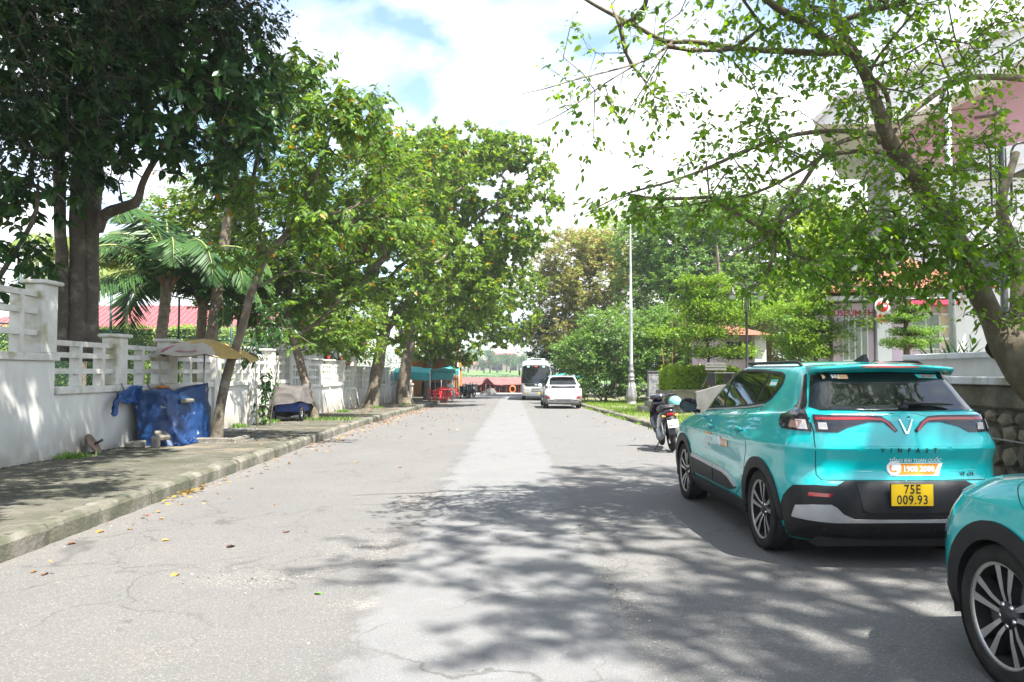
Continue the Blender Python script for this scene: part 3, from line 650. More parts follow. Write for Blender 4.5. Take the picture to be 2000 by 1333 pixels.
# rings: z_rear z_front y_rear y_front half_width rear_corner_x rear_corner_y front_corner_x front_corner_y bow_rear bow_front
RT = [(.185, .185, -1.90, 1.98, .78, .30, .20, .45, .35, .05, .08),
      (.27, .25, -2.03, 2.09, .835, .30, .22, .50, .40, .06, .09),
      (.36, .34, -2.115, 2.13, .862, .30, .24, .52, .42, .07, .10),
      (.50, .48, -2.14, 2.14, .878, .30, .26, .54, .44, .07, .11),
      (.63, .60, -2.125, 2.135, .884, .30, .26, .56, .46, .07, .12),
      (.70, .68, -2.085, 2.11, .886, .30, .25, .56, .46, .07, .12),
      (.80, .76, -2.075, 2.08, .884, .30, .25, .58, .48, .07, .12),
      (.905, .84, -2.115, 2.02, .880, .28, .25, .60, .52, .08, .12),
      (.93, .86, -2.120, 2.00, .876, .28, .25, .60, .52, .08, .12),
      (1.03, .91, -2.105, 1.93, .842, .26, .25, .60, .55, .09, .12),
      (1.12, .95, -2.095, 1.82, .812, .24, .26, .58, .55, .09, .12),
      (1.185, .99, -2.07, 1.55, .785, .24, .26, .55, .50, .09, .12),
      (1.215, 1.03, -2.02, 1.22, .752, .24, .26, .50, .45, .09, .12),
      (1.30, 1.20, -1.945, .93, .700, .22, .26, .40, .38, .08, .12),
      (1.42, 1.38, -1.85, .60, .640, .20, .26, .34, .34, .07, .11),
      (1.505, 1.50, -1.78, .34, .595, .19, .26, .30, .30, .07, .10),
      (1.545, 1.548, -1.75, .18, .560, .22, .28, .30, .30, .07, .08),
      (1.575, 1.585, -1.66, -.02, .49, .26, .30, .28, .28, .06, .06),
      (1.592, 1.603, -1.45, -.25, .33, .2, .25, .2, .2, .03, .03),
      (1.598, 1.610, -1.20, -.50, .03, .02, .02, .02, .02, 0, 0)]
def modT(G):
    y = G[..., 1]; z = G[..., 2]; x = G[..., 0]; f = 1-.045*sm(.9, 2.2, y)-.02*sm(-1.2, -2.2, -np.abs(y))
    taper = 1-.03*np.clip((y-.6)/1.5, 0, 1)**2-.062*np.clip((-y-1.15)/.95, 0, 1)**1.7
    sw = .016*np.exp(-((z-.86-.10*(-(y)/2.1))**2)/.0035)*np.exp(-((np.abs(y+1.3))/1.0)**4)        # haunch over the rear wheel
    dip = -.028*np.exp(-((z-.66)**2)/.014)*np.exp(-(y/.85)**4)                                     # hollow in the doors
    fl = .006*np.exp(-((np.sqrt((np.abs(y)-1.305)**2+(z-.335)**2)-.43)**2)/.006)
    side = sm(.6, .8, x/np.maximum(.001, x.max(axis=1, keepdims=True)))*(z < 1.15)
    G[..., 0] = x*taper+(sw+dip+fl)*side*(x > .4)
    G[..., 2] = z+.035*np.sin(np.clip((y+2)/3.6, 0, 1)*math.pi)*(sm(1.3, 1.6, z))*0
    return G
ARY = 1.305; ARZ = .335
def build_taxi(label, group):
    sk = Skin(RT, mod=modT, sub=4); root = empty('taxi', (0, 0, 0), 0, label, 'car', group)
    body = sk.shell('body', TEAL, root, [(ARY, ARZ, .40), (-ARY, ARZ, .40)])
    # -- glass: black band first, then panes
    glass = S((.98, 1.075), (.62, 1.10), (.0, 1.135), (-.62, 1.175), (-1.02, 1.215), (-1.16, 1.26), (-1.29, 1.40), (-1.27, 1.475), (-1.15, 1.505), (-.5, 1.53), (.1, 1.525), (.32, 1.46), (.62, 1.30))
    sk.part('window_surround', [glass], BLKP, root, .003)
    for sg in (1, -1): sk.part('window_chrome', [S((.98, 1.062), (.62, 1.087), (.0, 1.122), (-.62, 1.162), (-1.02, 1.200), (-1.04, 1.218), (-.62, 1.178), (0, 1.138), (.62, 1.103), (.96, 1.078))], SIL, root, .006, (sg,))
    def win(*p): return S(*p)
    for sg in (1, -1):
        sk.part('window', [win((.86, 1.10), (.62, 1.118), (.13, 1.147), (.13, 1.495), (.30, 1.44), (.58, 1.295))], GLS, root, .006, (sg,))
        sk.part('window', [win((.07, 1.150), (-.60, 1.19), (-.80, 1.215), (-.87, 1.49), (-.5, 1.508), (.07, 1.505))], GLS, root, .006, (sg,))
        sk.part('window', [win((-.86, 1.228), (-1.02, 1.24), (-1.14, 1.285), (-1.255, 1.40), (-1.24, 1.46), (-1.12, 1.482), (-.93, 1.49))], GLS, root, .006, (sg,))
    # -- doors
    fd = S((.89, .455), (.80, .36), (.075, .36), (.075, 1.115), (.55, 1.085), (.93, 1.055), (.96, .80)); rd = S((.065, .36), (-.62, .36), (-.80, .45), (-.915, .62), (-.985, .80), (-1.0, .95), (-1.0, 1.19), (-.62, 1.155), (.065, 1.116))
    for sg in (1, -1):
        for dp in (fd, rd):
            sk.part('door_gap', [grow(dp, .006)], SEAM, root, .0012, (sg,), depth=.004)
            d = sk.part('door', [dp], TEAL, root, .0028, (sg,), depth=.004); a = .20 if dp is fd else -.72
            h = MB(); z = .93 if dp is fd else .965; u = sk.U('s', a, z); p = sk.pt(u, z, 0); nn = sk.N(u, z)
            q = [sk.pt(sk.U('s', a-.10, z+.004), z+.004, .008), sk.pt(sk.U('s', a-.085, z+.004), z+.004, .032), sk.pt(u, z+.002, .042), sk.pt(sk.U('s', a+.085, z), z, .032), sk.pt(sk.U('s', a+.10, z), z, .008)]
            h.tube([(c[0]*sg, c[1], c[2]) for c in q], [.011, .015, .016, .015, .011], 8); h.build('handle', TEAL, d)
            sk.part('handle_cup', [[('s', a+.055*math.cos(t), z-.004+.030*math.sin(t)) for t in np.linspace(0, 2*math.pi, 15)[:-1]]], mat('teal_cup', (0, .2, .19), .4), d, .004, (sg,))
        # lower door cladding with a silver blade
        for cl in (S((.90, .375), (.085, .375), (.085, .535), (.90, .56)), S((.055, .375), (-.45, .372), (-.60, .40), (-.66, .43), (-.45, .505), (-.25, .53), (.055, .535))):
            sk.part('door_cladding', [cl], BLKP, root, .016, (sg,), depth=.02)
        sk.part('silver_blade', [S((.90, .545), (.085, .52), (.085, .56), (.90, .585)), S((.055, .52), (-.25, .515), (-.45, .49), (-.64, .425), (-.68, .435), (-.62, .475), (-.45, .53), (-.25, .555), (.055, .56))], SIL, root, .021, (sg,), depth=.02)
        for cy, a0, a1 in ((ARY, -.18, math.pi+.05), (-ARY, -.05, math.pi+.02)):
            sk.part('wheel_arch', [arc_poly(cy, ARZ, .355, .445, a0, a1)], BLKP, root, .014, (sg,), depth=.05)
        sk.part('side_sill', [S((.90, .195), (-.90, .195), (-.92, .33), (-.86, .345), (.86, .345), (.92, .33))], BLKP, root, .020, (sg,), depth=.03)
        m = MB(); zz = 1.13; m.blob((sg*.935, .86, zz), (.105, .075, .082), 3, n=14, m=10, rough=0); 
        for i, v in enumerate(m.v):
            if v[1] < .83: m.v[i] = (v[0], .83, v[2])
        m.build('mirror', BLKP, root); k = MB(); k.add([(sg*(.935+a*.09), .826, zz+b*.065) for a, b in ((-1, -.7), (-.8, -1), (.8, -1), (1, -.5), (1, .6), (.7, 1), (-.8, 1), (-1, .7))], [tuple(range(8))]); k.build('mirror_glass', GLS, root)
        m = MB(); m.tube([(sg*.80, .84, 1.06), (sg*.87, .85, 1.07), (sg*.91, .86, 1.10)], .022, 8); m.build('mirror_arm', BLKP, root)
        # roof rail
        pts = []
        for y_ in np.linspace(.15, -1.45, 18):
            z_ = 1.552-.012*abs((y_+.6)/.8)**3; u = sk.U('s', y_, 1.548); p = sk.at(u, 1.548); e = min(1, (y_+1.45)/.12, (.15-y_)/.12); pts.append(((p[0]-.02)*sg, y_, 1.552+.038*max(0, e)**.5))
        m = MB(); m.tube(pts, .014, 8, squash=1); m.build('roof_rail', BLKP, root)
    # -- rear: hatch glass, spoiler, lamps, tailgate
    hg = Rr((0, 1.205), (.60, 1.205), (.66, 1.23), (.555, 1.49), (.0, 1.505))
    sk.part('rear_window', [hg], GLS, root, .005)
    for sg in (1, -1): sk.part('pillar_lens', [[('r', .695, 1.195), ('r', .715, 1.225), ('s', -1.74, 1.24), ('s', -1.66, 1.40), ('s', -1.60, 1.475), ('r', .570, 1.49), ('r', .655, 1.265), ('r', .672, 1.225)]], SMK, root, .006, (sg,))
    tg = Rr((0, .685), (.645, .685), (.675, .72), (.69, .93), (.685, 1.045), (.685, 1.19), (.0, 1.20))
    sk.part('tailgate_gap', [grow(tg, .006)], SEAM, root, .0012, depth=.004); sk.part('tailgate', [tg], TEAL, root, .0028, depth=.004)
    # outer lamps wrap round the corner
    for sg in (1, -1):
        lamp = sk.part('tail_light', [[('r', .70, 1.045), ('r', .70, 1.165), ('r', .69, 1.20), ('s', -1.74, 1.205), ('s', -1.66, 1.17), ('s', -1.58, 1.155), ('s', -1.60, 1.09), ('s', -1.68, 1.05)]], SMK, root, .010, (sg,), step=.03)
        sk.part('clear_insert', [[('r', .72, 1.06), ('r', .72, 1.13), ('r', .765, 1.132), ('r', .77, 1.06)]], LNS, lamp, .013, (sg,), step=.03, depth=.004)
        sk.part('clear_insert', [[('s', -1.92, 1.062), ('s', -1.93, 1.125), ('s', -1.80, 1.12), ('s', -1.80, 1.07)]], mat('amber_lens', (.30, .17, .13), .1, coat=1), lamp, .013, (sg,), step=.03, depth=.004)
        ins = sk.part('inner_light', [Rr((.675, 1.045), (.52, 1.045), (.44, 1.085), (.28, 1.125), (.17, 1.12), (.12, 1.075), (.085, 1.045), (.065, 1.06), (.12, 1.125), (.185, 1.165), (.28, 1.172), (.675, 1.172))], SMK, root, .009, (sg,), step=.04)
        sk.part('red_strip', [Rr((.665, 1.135), (.30, 1.14), (.19, 1.135), (.145, 1.11), (.095, 1.055), (.085, 1.065), (.135, 1.125), (.185, 1.151), (.30, 1.157), (.665, 1.154))], RED, ins, .012, (sg,), step=.04, depth=.004)
        sk.part('clear_insert', [Rr((.655, 1.065), (.655, 1.115), (.60, 1.115), (.595, 1.065))], LNS, ins, .012, (sg,), step=.04, depth=.004)
        sk.part('badge_wing', [Rr((.004, 1.052), (.044, 1.140), (.056, 1.140), (.010, 1.034), (.0, 1.034), (.0, 1.052))], CHR, root, .016, (sg,), step=.03)
        # bumper
        sk.part('bumper', [[('r', 0, .675), ('r', .48, .675), ('r', .55, .64), ('r', .70, .645), ('s', -1.93, .63), ('s', -1.80, .53), ('s', -1.72, .42), ('s', -1.70, .20), ('r', .70, .20), ('r', 0, .20)]], BLKP, root, .006, (sg,), step=.06)
        sk.part('reflector', [Rr((.58, .585), (.60, .56), (.75, .562), (.74, .59))], RED, root, .012, (sg,), depth=.008)
        sk.part('exhaust_trim', [[('r', 0, .396), ('r', .42, .396), ('r', .50, .43), ('r', .56, .485), ('r', .60, .505), ('r', .72, .50), ('s', -1.95, .48), ('s', -1.90, .385), ('r', .55, .368), ('r', 0, .374)]], SIL, root, .011, (sg,), step=.06)
        for xs in (.22, .62): sk.part('parking_sensor', [[('r', xs+.012*math.cos(t), .31+.012*math.sin(t)) for t in np.linspace(0, 2*math.pi, 11)[:-1]]], DAL, root, .010, (sg,), depth=.006)
        # front lamps
        sk.part('front_light', [[('s', 1.62, .905), ('s', 1.75, .90), ('f', .70, .885), ('f', .50, .865), ('f', .50, .84), ('f', .72, .85), ('s', 1.72, .865)]], LNS, root, .006, (sg,), step=.03)
        sk.part('front_lens', [[('f', .60, .70), ('f', .78, .70), ('s', 1.80, .66), ('s', 1.80, .60), ('f', .74, .56), ('f', .60, .60)]], SMK, root, .006, (sg,), step=.04)
    sk.part('front_bumper', [[('f', 0, .20), ('f', .70, .20), ('s', 1.76, .20), ('s', 1.76, .33), ('f', .70, .36), ('f', .5, .45), ('f', 0, .45)]], BLKP, root, .006, step=.06)
    sk.part('windscreen', [[('f', 0, 1.07), ('f', .60, 1.09), ('s', .60, 1.335), ('s', .36, 1.475), ('f', .42, 1.515), ('f', 0, 1.525)]], GLS, root, .005)
    # spoiler over the hatch
    m = MB(); V = []; q = 17
    for i in range(q):
        x = -.60+1.2*i/(q-1); e = abs(x)/.6; yb = -1.90+.11*e**3+.02*e; zb = 1.555-.022*e**2
        V += [(x, -1.66, zb+.022), (x, yb, zb+.004), (x, yb+.008, zb-.018), (x, -1.72, zb-.055)]
    F = [(4*i+k, 4*i+4+k, 4*i+4+(k+1) % 4, 4*i+(k+1) % 4) for i in range(q-1) for k in range(4)]+[(0, 1, 2, 3), tuple(4*(q-1)+k for k in (3, 2, 1, 0))]
    m.add(V, F, 0, True); m.build('spoiler', TEAL, root)
    m = MB(); m.box((0, -1.893, 1.545), (.46, .012, .012)); m.build('brake_light', RED, root)
    m = MB(); V = [(-.028, -1.50, 1.59), (.028, -1.50, 1.59), (.02, -1.30, 1.598), (-.02, -1.30, 1.598), (-.006, -1.49, 1.655), (.006, -1.49, 1.655), (.003, -1.43, 1.648), (-.003, -1.43, 1.648)]
    m.add(V, [(0, 1, 5, 4), (1, 2, 6, 5), (2, 3, 7, 6), (3, 0, 4, 7), (4, 5, 6, 7)]); m.build('fin_antenna', BLKP, root)
    # wiper
    m = MB(); pw = [sk.pt(sk.U('r', x, z), z, .028) for x, z in ((.02, 1.235), (.18, 1.245), (.34, 1.24), (.44, 1.232))]; m.tube([tuple(p) for p in pw], [.018, .014, .01, .006], 6); m.blob((.03, pw[0][1]-.0, 1.232), (.04, .03, .025), rough=0); m.build('rear_wiper', BLKP, root)
    # plate and its recess
    sk.part('plate_recess', [Rr((.0, .66), (.40, .66), (.36, .47), (.30, .445), (0, .445))], mat('recess_black', (.012, .012, .013), .6), root, .010, step=.05)
    pl = MB(); pl.box((0, 0, 0), (.335, .012, .170), bev=.003); po = pl.build('number_plate', BLKP, root); po.location = (0, -2.166, .585)
    pl = MB(); pl.box((0, -.0075, 0), (.325, .004, .160)); pl.build('plate_face', YPL, po)
    for bd, z in (('75E', .040), ('009.93', -.038)): text_obj('plate_digits', bd, .094, INK, po, lambda x, y, z=z: (x*.86, -.0105, z+y), bold=.0016, space=1.12)
    # writing on the back
    cx = .02
    sk.text('maker_letters', 'VINFAST', .047, INK, root, 'r', cx-.005, .91, 1, .006, space=2.85, bold=.0012)
    sk.text('hotline_caption', 'TỔNG ĐÀI TOÀN QUỐC', .037, WHT, root, 'r', cx+.055, .835, 1, .010, bold=.0006)
    def band(x, y): return (x, y)
    V = [(-.13, .722), (.215, .722), (.25, .808), (-.13, .808)]
    def rp3(x, z, off):
        sgn = 1 if x >= 0 else -1; p = sk.pt(sk.U('r', x, z), z, off); return (p[0]*sgn, p[1], p[2])
    def strip(name, poly, m_, off):
        bm = bmesh.new(); f = bm.faces.new([bm.verts.new((a, b, 0)) for a, b in poly]); f.normal_update(); bmesh.ops.triangulate(bm, faces=[f])
        for k in range(-12, 18): bmesh.ops.bisect_plane(bm, geom=bm.verts[:]+bm.edges[:]+bm.faces[:], plane_co=(k*.03, 0, 0), plane_no=(1, 0, 0))
        for k in range(44, 100): bmesh.ops.bisect_plane(bm, geom=bm.verts[:]+bm.edges[:]+bm.faces[:], plane_co=(0, k*.0151, 0), plane_no=(0, 1, 0))
        bm.verts.index_update()
        m = MB(); m.add([rp3(v.co.x, v.co.y, off) for v in bm.verts], [tuple(v.index for v in f.verts) for f in bm.faces]); bm.free(); return m.build(name, m_, root)
    ox = cx+.02
    strip('hotline_border', [(ox-.165, .715), (ox+.225, .715), (ox+.262, .815), (ox-.10, .815), (ox-.10, .722), (ox-.165, .722)], WHT, .0065)
    strip('hotline_band', [(ox-.150, .724), (ox+.19, .724), (ox+.226, .810), (ox-.10, .810)], ORG, .0082)
    strip('hotline_disc', [(ox-.130+.058*math.cos(t), .777+.058*math.sin(t)) for t in np.linspace(0, 2*math.pi, 25)[:-1]], WHT, .0098)
    strip('handset_symbol', [(ox-.130+.036*math.cos(t)*k, .777+.036*math.sin(t)*k) for t, k in [(2.3, 1), (2.7, 1.05), (3.3, 1.02), (3.9, 1), (4.5, 1.02), (5.1, 1.05), (5.5, 1), (5.3, .45), (4.9, .62), (4.4, .68), (3.9, .70), (3.4, .68), (2.9, .62), (2.5, .45)]], ORG, .0112)
    sk.text('hotline_number', '1900 2088', .059, WHT, root, 'r', ox+.064, .766, 1, .0115, bold=.0022)
    sk.text('model_badge', 'VF e34', .042, INK, root, 'r', .50, .725, 1, .006, bold=.0006)
    strip('fleet_sticker', [(-.50, 1.445), (-.31, 1.445), (-.31, 1.478), (-.50, 1.478)], PEACH, .0075); sk.text('fleet_number', '372', .036, WHT, root, 'r', -.405, 1.461, 1, .009, bold=.002, space=1.3)
    strip('taxi_sticker', [(.27, 1.452), (.44, 1.448), (.44, 1.478), (.25, 1.482)], AQUA, .0075); sk.text('taxi_word', 'XE TAXI', .028, RPR, root, 'r', .355, 1.465, 1, .009, bold=.0012)
    # side writing (both sides)
    def sp3(a, z, off, sg): p = sk.pt(sk.U('s', a, z), z, off); return (p[0]*sg, p[1], p[2])
    def sstrip(name, poly, m_, off, sg):
        m = MB(); m.add([sp3(a, z, off, sg) for a, z in poly], [tuple(range(len(poly)))]); return m.build(name, m_, root)
    for sg in (1, -1):
        f = sg if sg > 0 else -1; d = 1 if sg > 0 else -1     # reading direction along y
        c0 = -.30 if sg > 0 else -.30
        sstrip('door_band', [(c0-.11*d, .775), (c0+.13*d, .775), (c0+.16*d, .845), (c0-.11*d, .845)], ORG, .0065, sg)
        sstrip('door_disc', [(c0-.13*d+.05*math.cos(t), .82+.05*math.sin(t)) for t in np.linspace(0, 2*math.pi, 19)[:-1]], WHT, .0078, sg)
        sk.text('door_number', '1900 2088', .058, WHT, root, 's', c0+.02*d, .81, sg, .0085, flip=d, bold=.002); sk.text('door_caption', 'TỔNG ĐÀI TOÀN QUỐC', .025, WHT, root, 's', c0+.02*d, .872, sg, .0085, flip=d)
        e0 = .36
        sstrip('fleet_mark', [(e0-.13*d, .92), (e0-.09*d, .92), (e0-.055*d, .80), (e0+.06*d, .99), (e0+.09*d, 1.0), (e0-.045*d, .70), (e0-.07*d, .70)], WHT, .0065, sg)
        sstrip('name_band', [(e0+.0*d, .855), (e0+.24*d, .855), (e0+.24*d, .872), (e0-.0*d, .872)], ORG, .0065, sg)
        sk.text('fleet_name', 'XANH SM', .06, WHT, root, 's', e0+.12*d, .805, sg, .0065, flip=d, bold=.001)
        sk.text('fleet_service', 'TAXI', .032, ORG, root, 's', e0+.10*d, .745, sg, .0065, flip=d, bold=.001)
        sstrip('window_sticker', [(-.99, 1.375), (-1.17, 1.375), (-1.17, 1.435), (-.99, 1.435)], AQUA, .0085, sg)
        sstrip('sticker_print', [(-1.0, 1.385), (-1.16, 1.385), (-1.16, 1.412), (-1.0, 1.412)], WHT, .0095, sg)
    # underside, wells, wheels
    m = MB(); m.box((0, 0, .24), (1.30, 3.9, .16)); m.box((0, 0, .45), (1.2, 1.9, .3)); m.build('underbody', WELL, root)
    for cy in (ARY, -ARY):
        for sg in (1, -1):
            m = MB(); a = [(-.25+(math.pi+.5)*i/16) for i in range(17)]
            V = [(sg*xx, cy+.40*math.cos(t), ARZ+.40*math.sin(t)) for xx in (.52, .868) for t in a]; F = [(i, i+1, 18+i, 17+i) for i in range(16)]+[tuple(range(17))]
            m.add(V, F); m.build('wheel_well', WELL, root); wheel_parts(root, sg*.765, cy, ARZ, sg)
    return root
taxi = build_taxi('whole teal electric taxi seen from behind, with hotline lettering and yellow plate 75E 009.93', 'teal taxis parked along the right kerb')
taxi2 = copy_tree(taxi); taxi2['label'] = 'teal electric taxi cut off by the photo edge, its front wheel nearest the camera'
taxi.location = (2.94, 7.95, 0); taxi.rotation_euler.z = R(1.3); taxi.scale.x = .972
taxi2.location = (3.23, 2.44, 0); taxi2.rotation_euler.z = R(.6)
# ================================================================== LEFT WALL AND WHAT STANDS BEHIND IT
def streaks(N, K, t, out):
    mp2 = N.new('ShaderNodeMapping'); mp2.inputs['Scale'].default_value = (2.2, 2.2, .5); K(t.outputs['Object'], mp2.inputs[0]); n = N.new('ShaderNodeTexNoise'); n.inputs['Scale'].default_value = 1.6; n.inputs['Detail'].default_value = 8; K(mp2.outputs[0], n.inputs['Vector'])
    r = N.new('ShaderNodeValToRGB'); r.color_ramp.elements[0].position = .46; r.color_ramp.elements[1].position = .85; r.color_ramp.elements[1].color = (.38, .38, .38, 1); K(n.outputs['Fac'], r.inputs[0]); return mixc(N, K, r.outputs[0], out, (.30, .29, .25))
PLAS = mat('wall_plaster', (.57, .565, .54), .85, (.50, .495, .47), 1.5, bump=.12, bs=40, extra=lambda m, N, K, t, out, b: stain((.22, .185, .13), -.1, .75, 1.6, amt=.95, pos=(.3, .56))(m, N, K, t, streaks(N, K, t, out), b))
PLT = mat('wall_white_paint', (.53, .525, .50), .85, (.44, .43, .39), 3, bump=.15, bs=50, island=.05, extra=lambda m, N, K, t, out, b: mixc(N, K, stain_m(N, K, t, 2.4, .56, .72), out, (.26, .25, .13)))
def wall_box(mb, y0, y1, x0, x1, z0, z1): mb.box(((x0+x1)/2, (y0+y1)/2, (z0+z1)/2), (abs(x1-x0), abs(y1-y0), abs(z1-z0)))
bw = empty('boundary_wall', (WX, 12, 0), 0, 'long white rendered wall with open lattice panels beside the left pavement', 'wall')
o0 = Vector((WX, 12, 0))
def wpart(name, m_, boxes, bev=0):
    mb = MB()
    for (y0, y1, x0, x1, z0, z1) in boxes: mb.box(Vector(((x0+x1)/2, (y0+y1)/2, (z0+z1)/2))-o0, (abs(x1-x0), abs(y1-y0), abs(z1-z0)), bev=bev)
    return mb.build(name, m_, bw)
# sections: y0, y1, sill top, lattice top, pillars (right edges)
secs = [(-3.0, 12.1, 1.80, 2.74, [-.5, 2.0, 4.5, 7.05, 9.6, 12.1], 'a'),
        (12.1, 25.06, 1.27, 2.02, [14.34, 16.5, 18.85, 21.4, 23.2, 25.06], 'a'),
        (25.06, 33.0, 1.07, 1.83, [27.0, 29.0, 31.0, 33.0], 'b'),
        (33.0, 45.0, .86, 1.62, [35.0, 37.2, 39.4, 41.6, 43.8, 45.0], 'b'),
        (45.0, 56.0, .70, 1.4, [47.5, 50, 52.5, 55], 'b')]
first = True
for (y0, y1, zs, zt, pil, st) in secs:
    zb = gz((y0+y1)/2)-.3
    wpart('wall_panel', PLAS, [(y0+.001, y1-.001, WX-.22, WX, zb, zs-.125)])
    wpart('sill', PLT, [(y0+(.0 if first else .02), y1+(.06 if first else -.0), WX-.27, WX+.055, zs-.12, zs)], .012)
    prev = y0; deep = 16.5 <= y0+8
    for k, py in enumerate(pil):
        pw = .40; full = (py > 18 and st == 'a') 
        wpart('pillar', PLT, [(py-pw, py, WX-.25, WX+(.075 if full else .03), (gz(py)+.05) if full else zs+.002, zt+.12)], .01)
        wpart('pillar_cap', PLT, [(py-pw-.05, py+.05, WX-.31, WX+.10, zt+.122, zt+.185)], .015)
        a, b = (prev if k else y0+(.0 if first else .02)), py-pw
        if b-a > .3:
            H = zt-zs; T_ = .085
            for zr in (zs+H*.28, zs+H*.63, zt-T_):
                wpart('rail', PLT, [(a+.001, b-.001, WX-.15, WX-.035, zr, zr+T_)])
            L_ = b-a; us = (.42, .82) if st == 'a' else (.2, .4, .6, .8)
            for u in us:
                yc = a+L_*u; wpart('upright', PLT, [(yc-.045, yc+.045, WX-.20, WX-.032, zs+.002, zt-.002)])
        prev = py
    first = False
# ---- chain link court fence, clipped hedge, red roof, small house
GRN = mat('green_tube', (.006, .045, .035), .5); MESHG = mat('fence_wire', (.01, .09, .08), .5)
GARDEN = mat('garden_soil', (.07, .075, .03), .95, (.10, .09, .05), 2, bump=.5)
sheet('garden_ground', list(np.arange(-60, -7.3, 2.5))+[-7.42], list(np.arange(-6, 64, 2)), lambda x, y: gz(y)+.75*float(sm(-7.3, -8.3, x))*float(sm(64, 50, y))+.1, GARDEN)
fa = Vector((-14.0, 13.0, .6)); fb = Vector((-10.6, 34.0, .3)); cf = empty('court_fence', fa, 0, 'tall dark green chain link fence behind the white wall and palms', 'fence')
zt0 = 4.15
def fp(t, z): p = fa.lerp(fb, t); return Vector((p.x, p.y, z))-fa
nsec = 6
for i in range(nsec+1):
    m = MB(); m.tube([fp(i/nsec, .3), fp(i/nsec, zt0)], .038, 8); m.build('fence_post', GRN, cf)
for z in (1.0, 2.75, zt0):
    m = MB(); m.tube([fp(0, z), fp(1, z)], .024, 6); m.build('fence_rail', GRN, cf)
m = MB(); Ltot = (fb-fa).length; stp = .11; n_ = int(Ltot/stp); Hh = zt0-1.0
for i in range(-int(Hh/stp), n_, 1):
    for sgn in (1, -1):
        t0 = i*stp/Ltot; t1 = (i*stp+Hh)/Ltot; a, b = (t0, t1)
        za, zb = (1.0, zt0) if sgn > 0 else (zt0, 1.0)
        if a < 0: za += (zb-za)*(-a)/(b-a); a = 0
        if b > 1: zb -= (zb-za)*(b-1)/(b-a) if False else (zb-za)*(b-1)/(b-a); b = 1
        if b > a: m.tube([fp(a, za), fp(b, zb)], .0035, 3, caps=False)
m.build('wire_net', MESHG, cf)['kind'] = 'stuff'
# clipped creeper hedge on the court's far side
def hedge(name, label, c, d, n, m_, L_=.09, cat='hedge', rz=0, core=None, group=None):
    root = empty(name, c, rz, label, cat, group); mb = MB(); mb.box((0, 0, d[2]/2), (d[0]*.88, d[1]*.88, d[2]*.94)); mb.build('core', core or mat('hedge_core', (.03, .06, .015), 1), root)
    f = rng.choice(5, n, p=np.array([d[1]*d[2], d[1]*d[2], d[0]*d[2], d[0]*d[2], d[0]*d[1]])/(2*d[1]*d[2]+2*d[0]*d[2]+d[0]*d[1])); P = rng.uniform(-.5, .5, (n, 3)); Nn = np.zeros((n, 3))
    for k, (ax, v) in enumerate(((0, -.5), (0, .5), (1, -.5), (1, .5), (2, .5))): P[f == k, ax] = v; Nn[f == k, ax] = v*2
    P = P*np.array(d)+np.array([0, 0, d[2]/2])+rng.normal(size=(n, 3))*.05-Nn*rng.uniform(0, .12, (n, 1)); P += Nn*(.08*np.sin(P[:, 0:1]*2.3+P[:, 1:2]*3.1+P[:, 2:3]*4))
    D = nrm(Nn*.5+rng.normal(size=(n, 3))); Ln = L_*rng.uniform(.6, 1.3, n); leafmass('leaves', P, D, Nn+rng.normal(size=(n, 3))*.5, Ln, Ln*.6, m_, 1, root)['kind'] = 'stuff'; return root
hedge('clipped_hedge', 'tall clipped light green hedge behind the green court fence', (-21, 36, .3), (17, 1.2, 3.3), 26000, leafmat('leaf_hedge', [(.24, .36, .08), (.30, .42, .10), (.18, .28, .06)], .3), .14, rz=0)
RROOF = mat('red_sheet_roof', (.30, .09, .10), .6, (.26, .08, .09), 2)
hs = empty('red_roof_hall', (-25, 55, -.3), 0, 'low hall with a long faded red metal roof behind the hedge', 'building')
HW = mat('cream_wall', (.55, .53, .48), .85)
m = MB(); m.box((0, 0, 2.0), (26, 9, 4.0)); m.build('wall', HW, hs)
rf = MB(); V = [(-14, -5.5, 3.9), (14, -5.5, 3.9), (14, 5.5, 3.9), (-14, 5.5, 3.9), (-8, 0, 6.6), (10, 0, 6.6)]; rf.add(V, [(0, 1, 5, 4), (2, 3, 4, 5), (3, 0, 4), (1, 2, 5), (3, 2, 1, 0)]); roof = rf.build('roof', RROOF, hs)
m = MB()
for i in range(70):
    x = -13.6+i*.39; a = Vector((x, -5.5, 3.93)); tz = 1 if -8 <= x <= 10 else max(0, min(1, (x+14)/6 if x < 0 else (14-x)/4)); b = Vector((x, -5.5+5.5*tz, 3.93+2.7*tz)); m.tube([a, b], .035, 3, caps=False)
m.build('roof_ribs', RROOF, roof)['kind'] = 'stuff'
for i in range(6):
    m = MB(); m.box((-10+i*4, -4.52, 2.2), (1.6, .08, 1.3)); m.build('window', GLS, hs)
# white verandah house glimpsed between trunks further down
vh = empty('garden_house', (-13.5, 44, 0), 0, 'white house with red-curtained windows half hidden behind the wall trees', 'house')
m = MB(); m.box((0, 0, 1.8), (7, 9, 3.6)); m.build('wall', mat('house_white', (.66, .64, .62), .8), vh)
m = MB(); m.box((0, 0, 3.7), (8.2, 10.2, .16)); m.build('roof_slab', mat('slab_grey', (.4, .39, .37), .9), vh)
m = MB(); m.box((3.53, -2.2, 1.9), (.08, 1.6, 1.5)); m.build('window', GLS, vh)
m = MB(); m.box((3.58, -2.6, 1.9), (.03, .7, 1.3)); m.build('curtain', mat('red_cloth', (.5, .03, .03), .8), vh)
for k in (.6, 2.6): m = MB(); m.box((3.53, k, 1.9), (.08, 1.1, 1.6)); m.build('window', GLS, vh)
for k in (-1.6, 0, 1.6): m = MB(); m.box((k, -4.53, 1.9), (1.1, .08, 1.5)); m.build('window', GLS, vh)

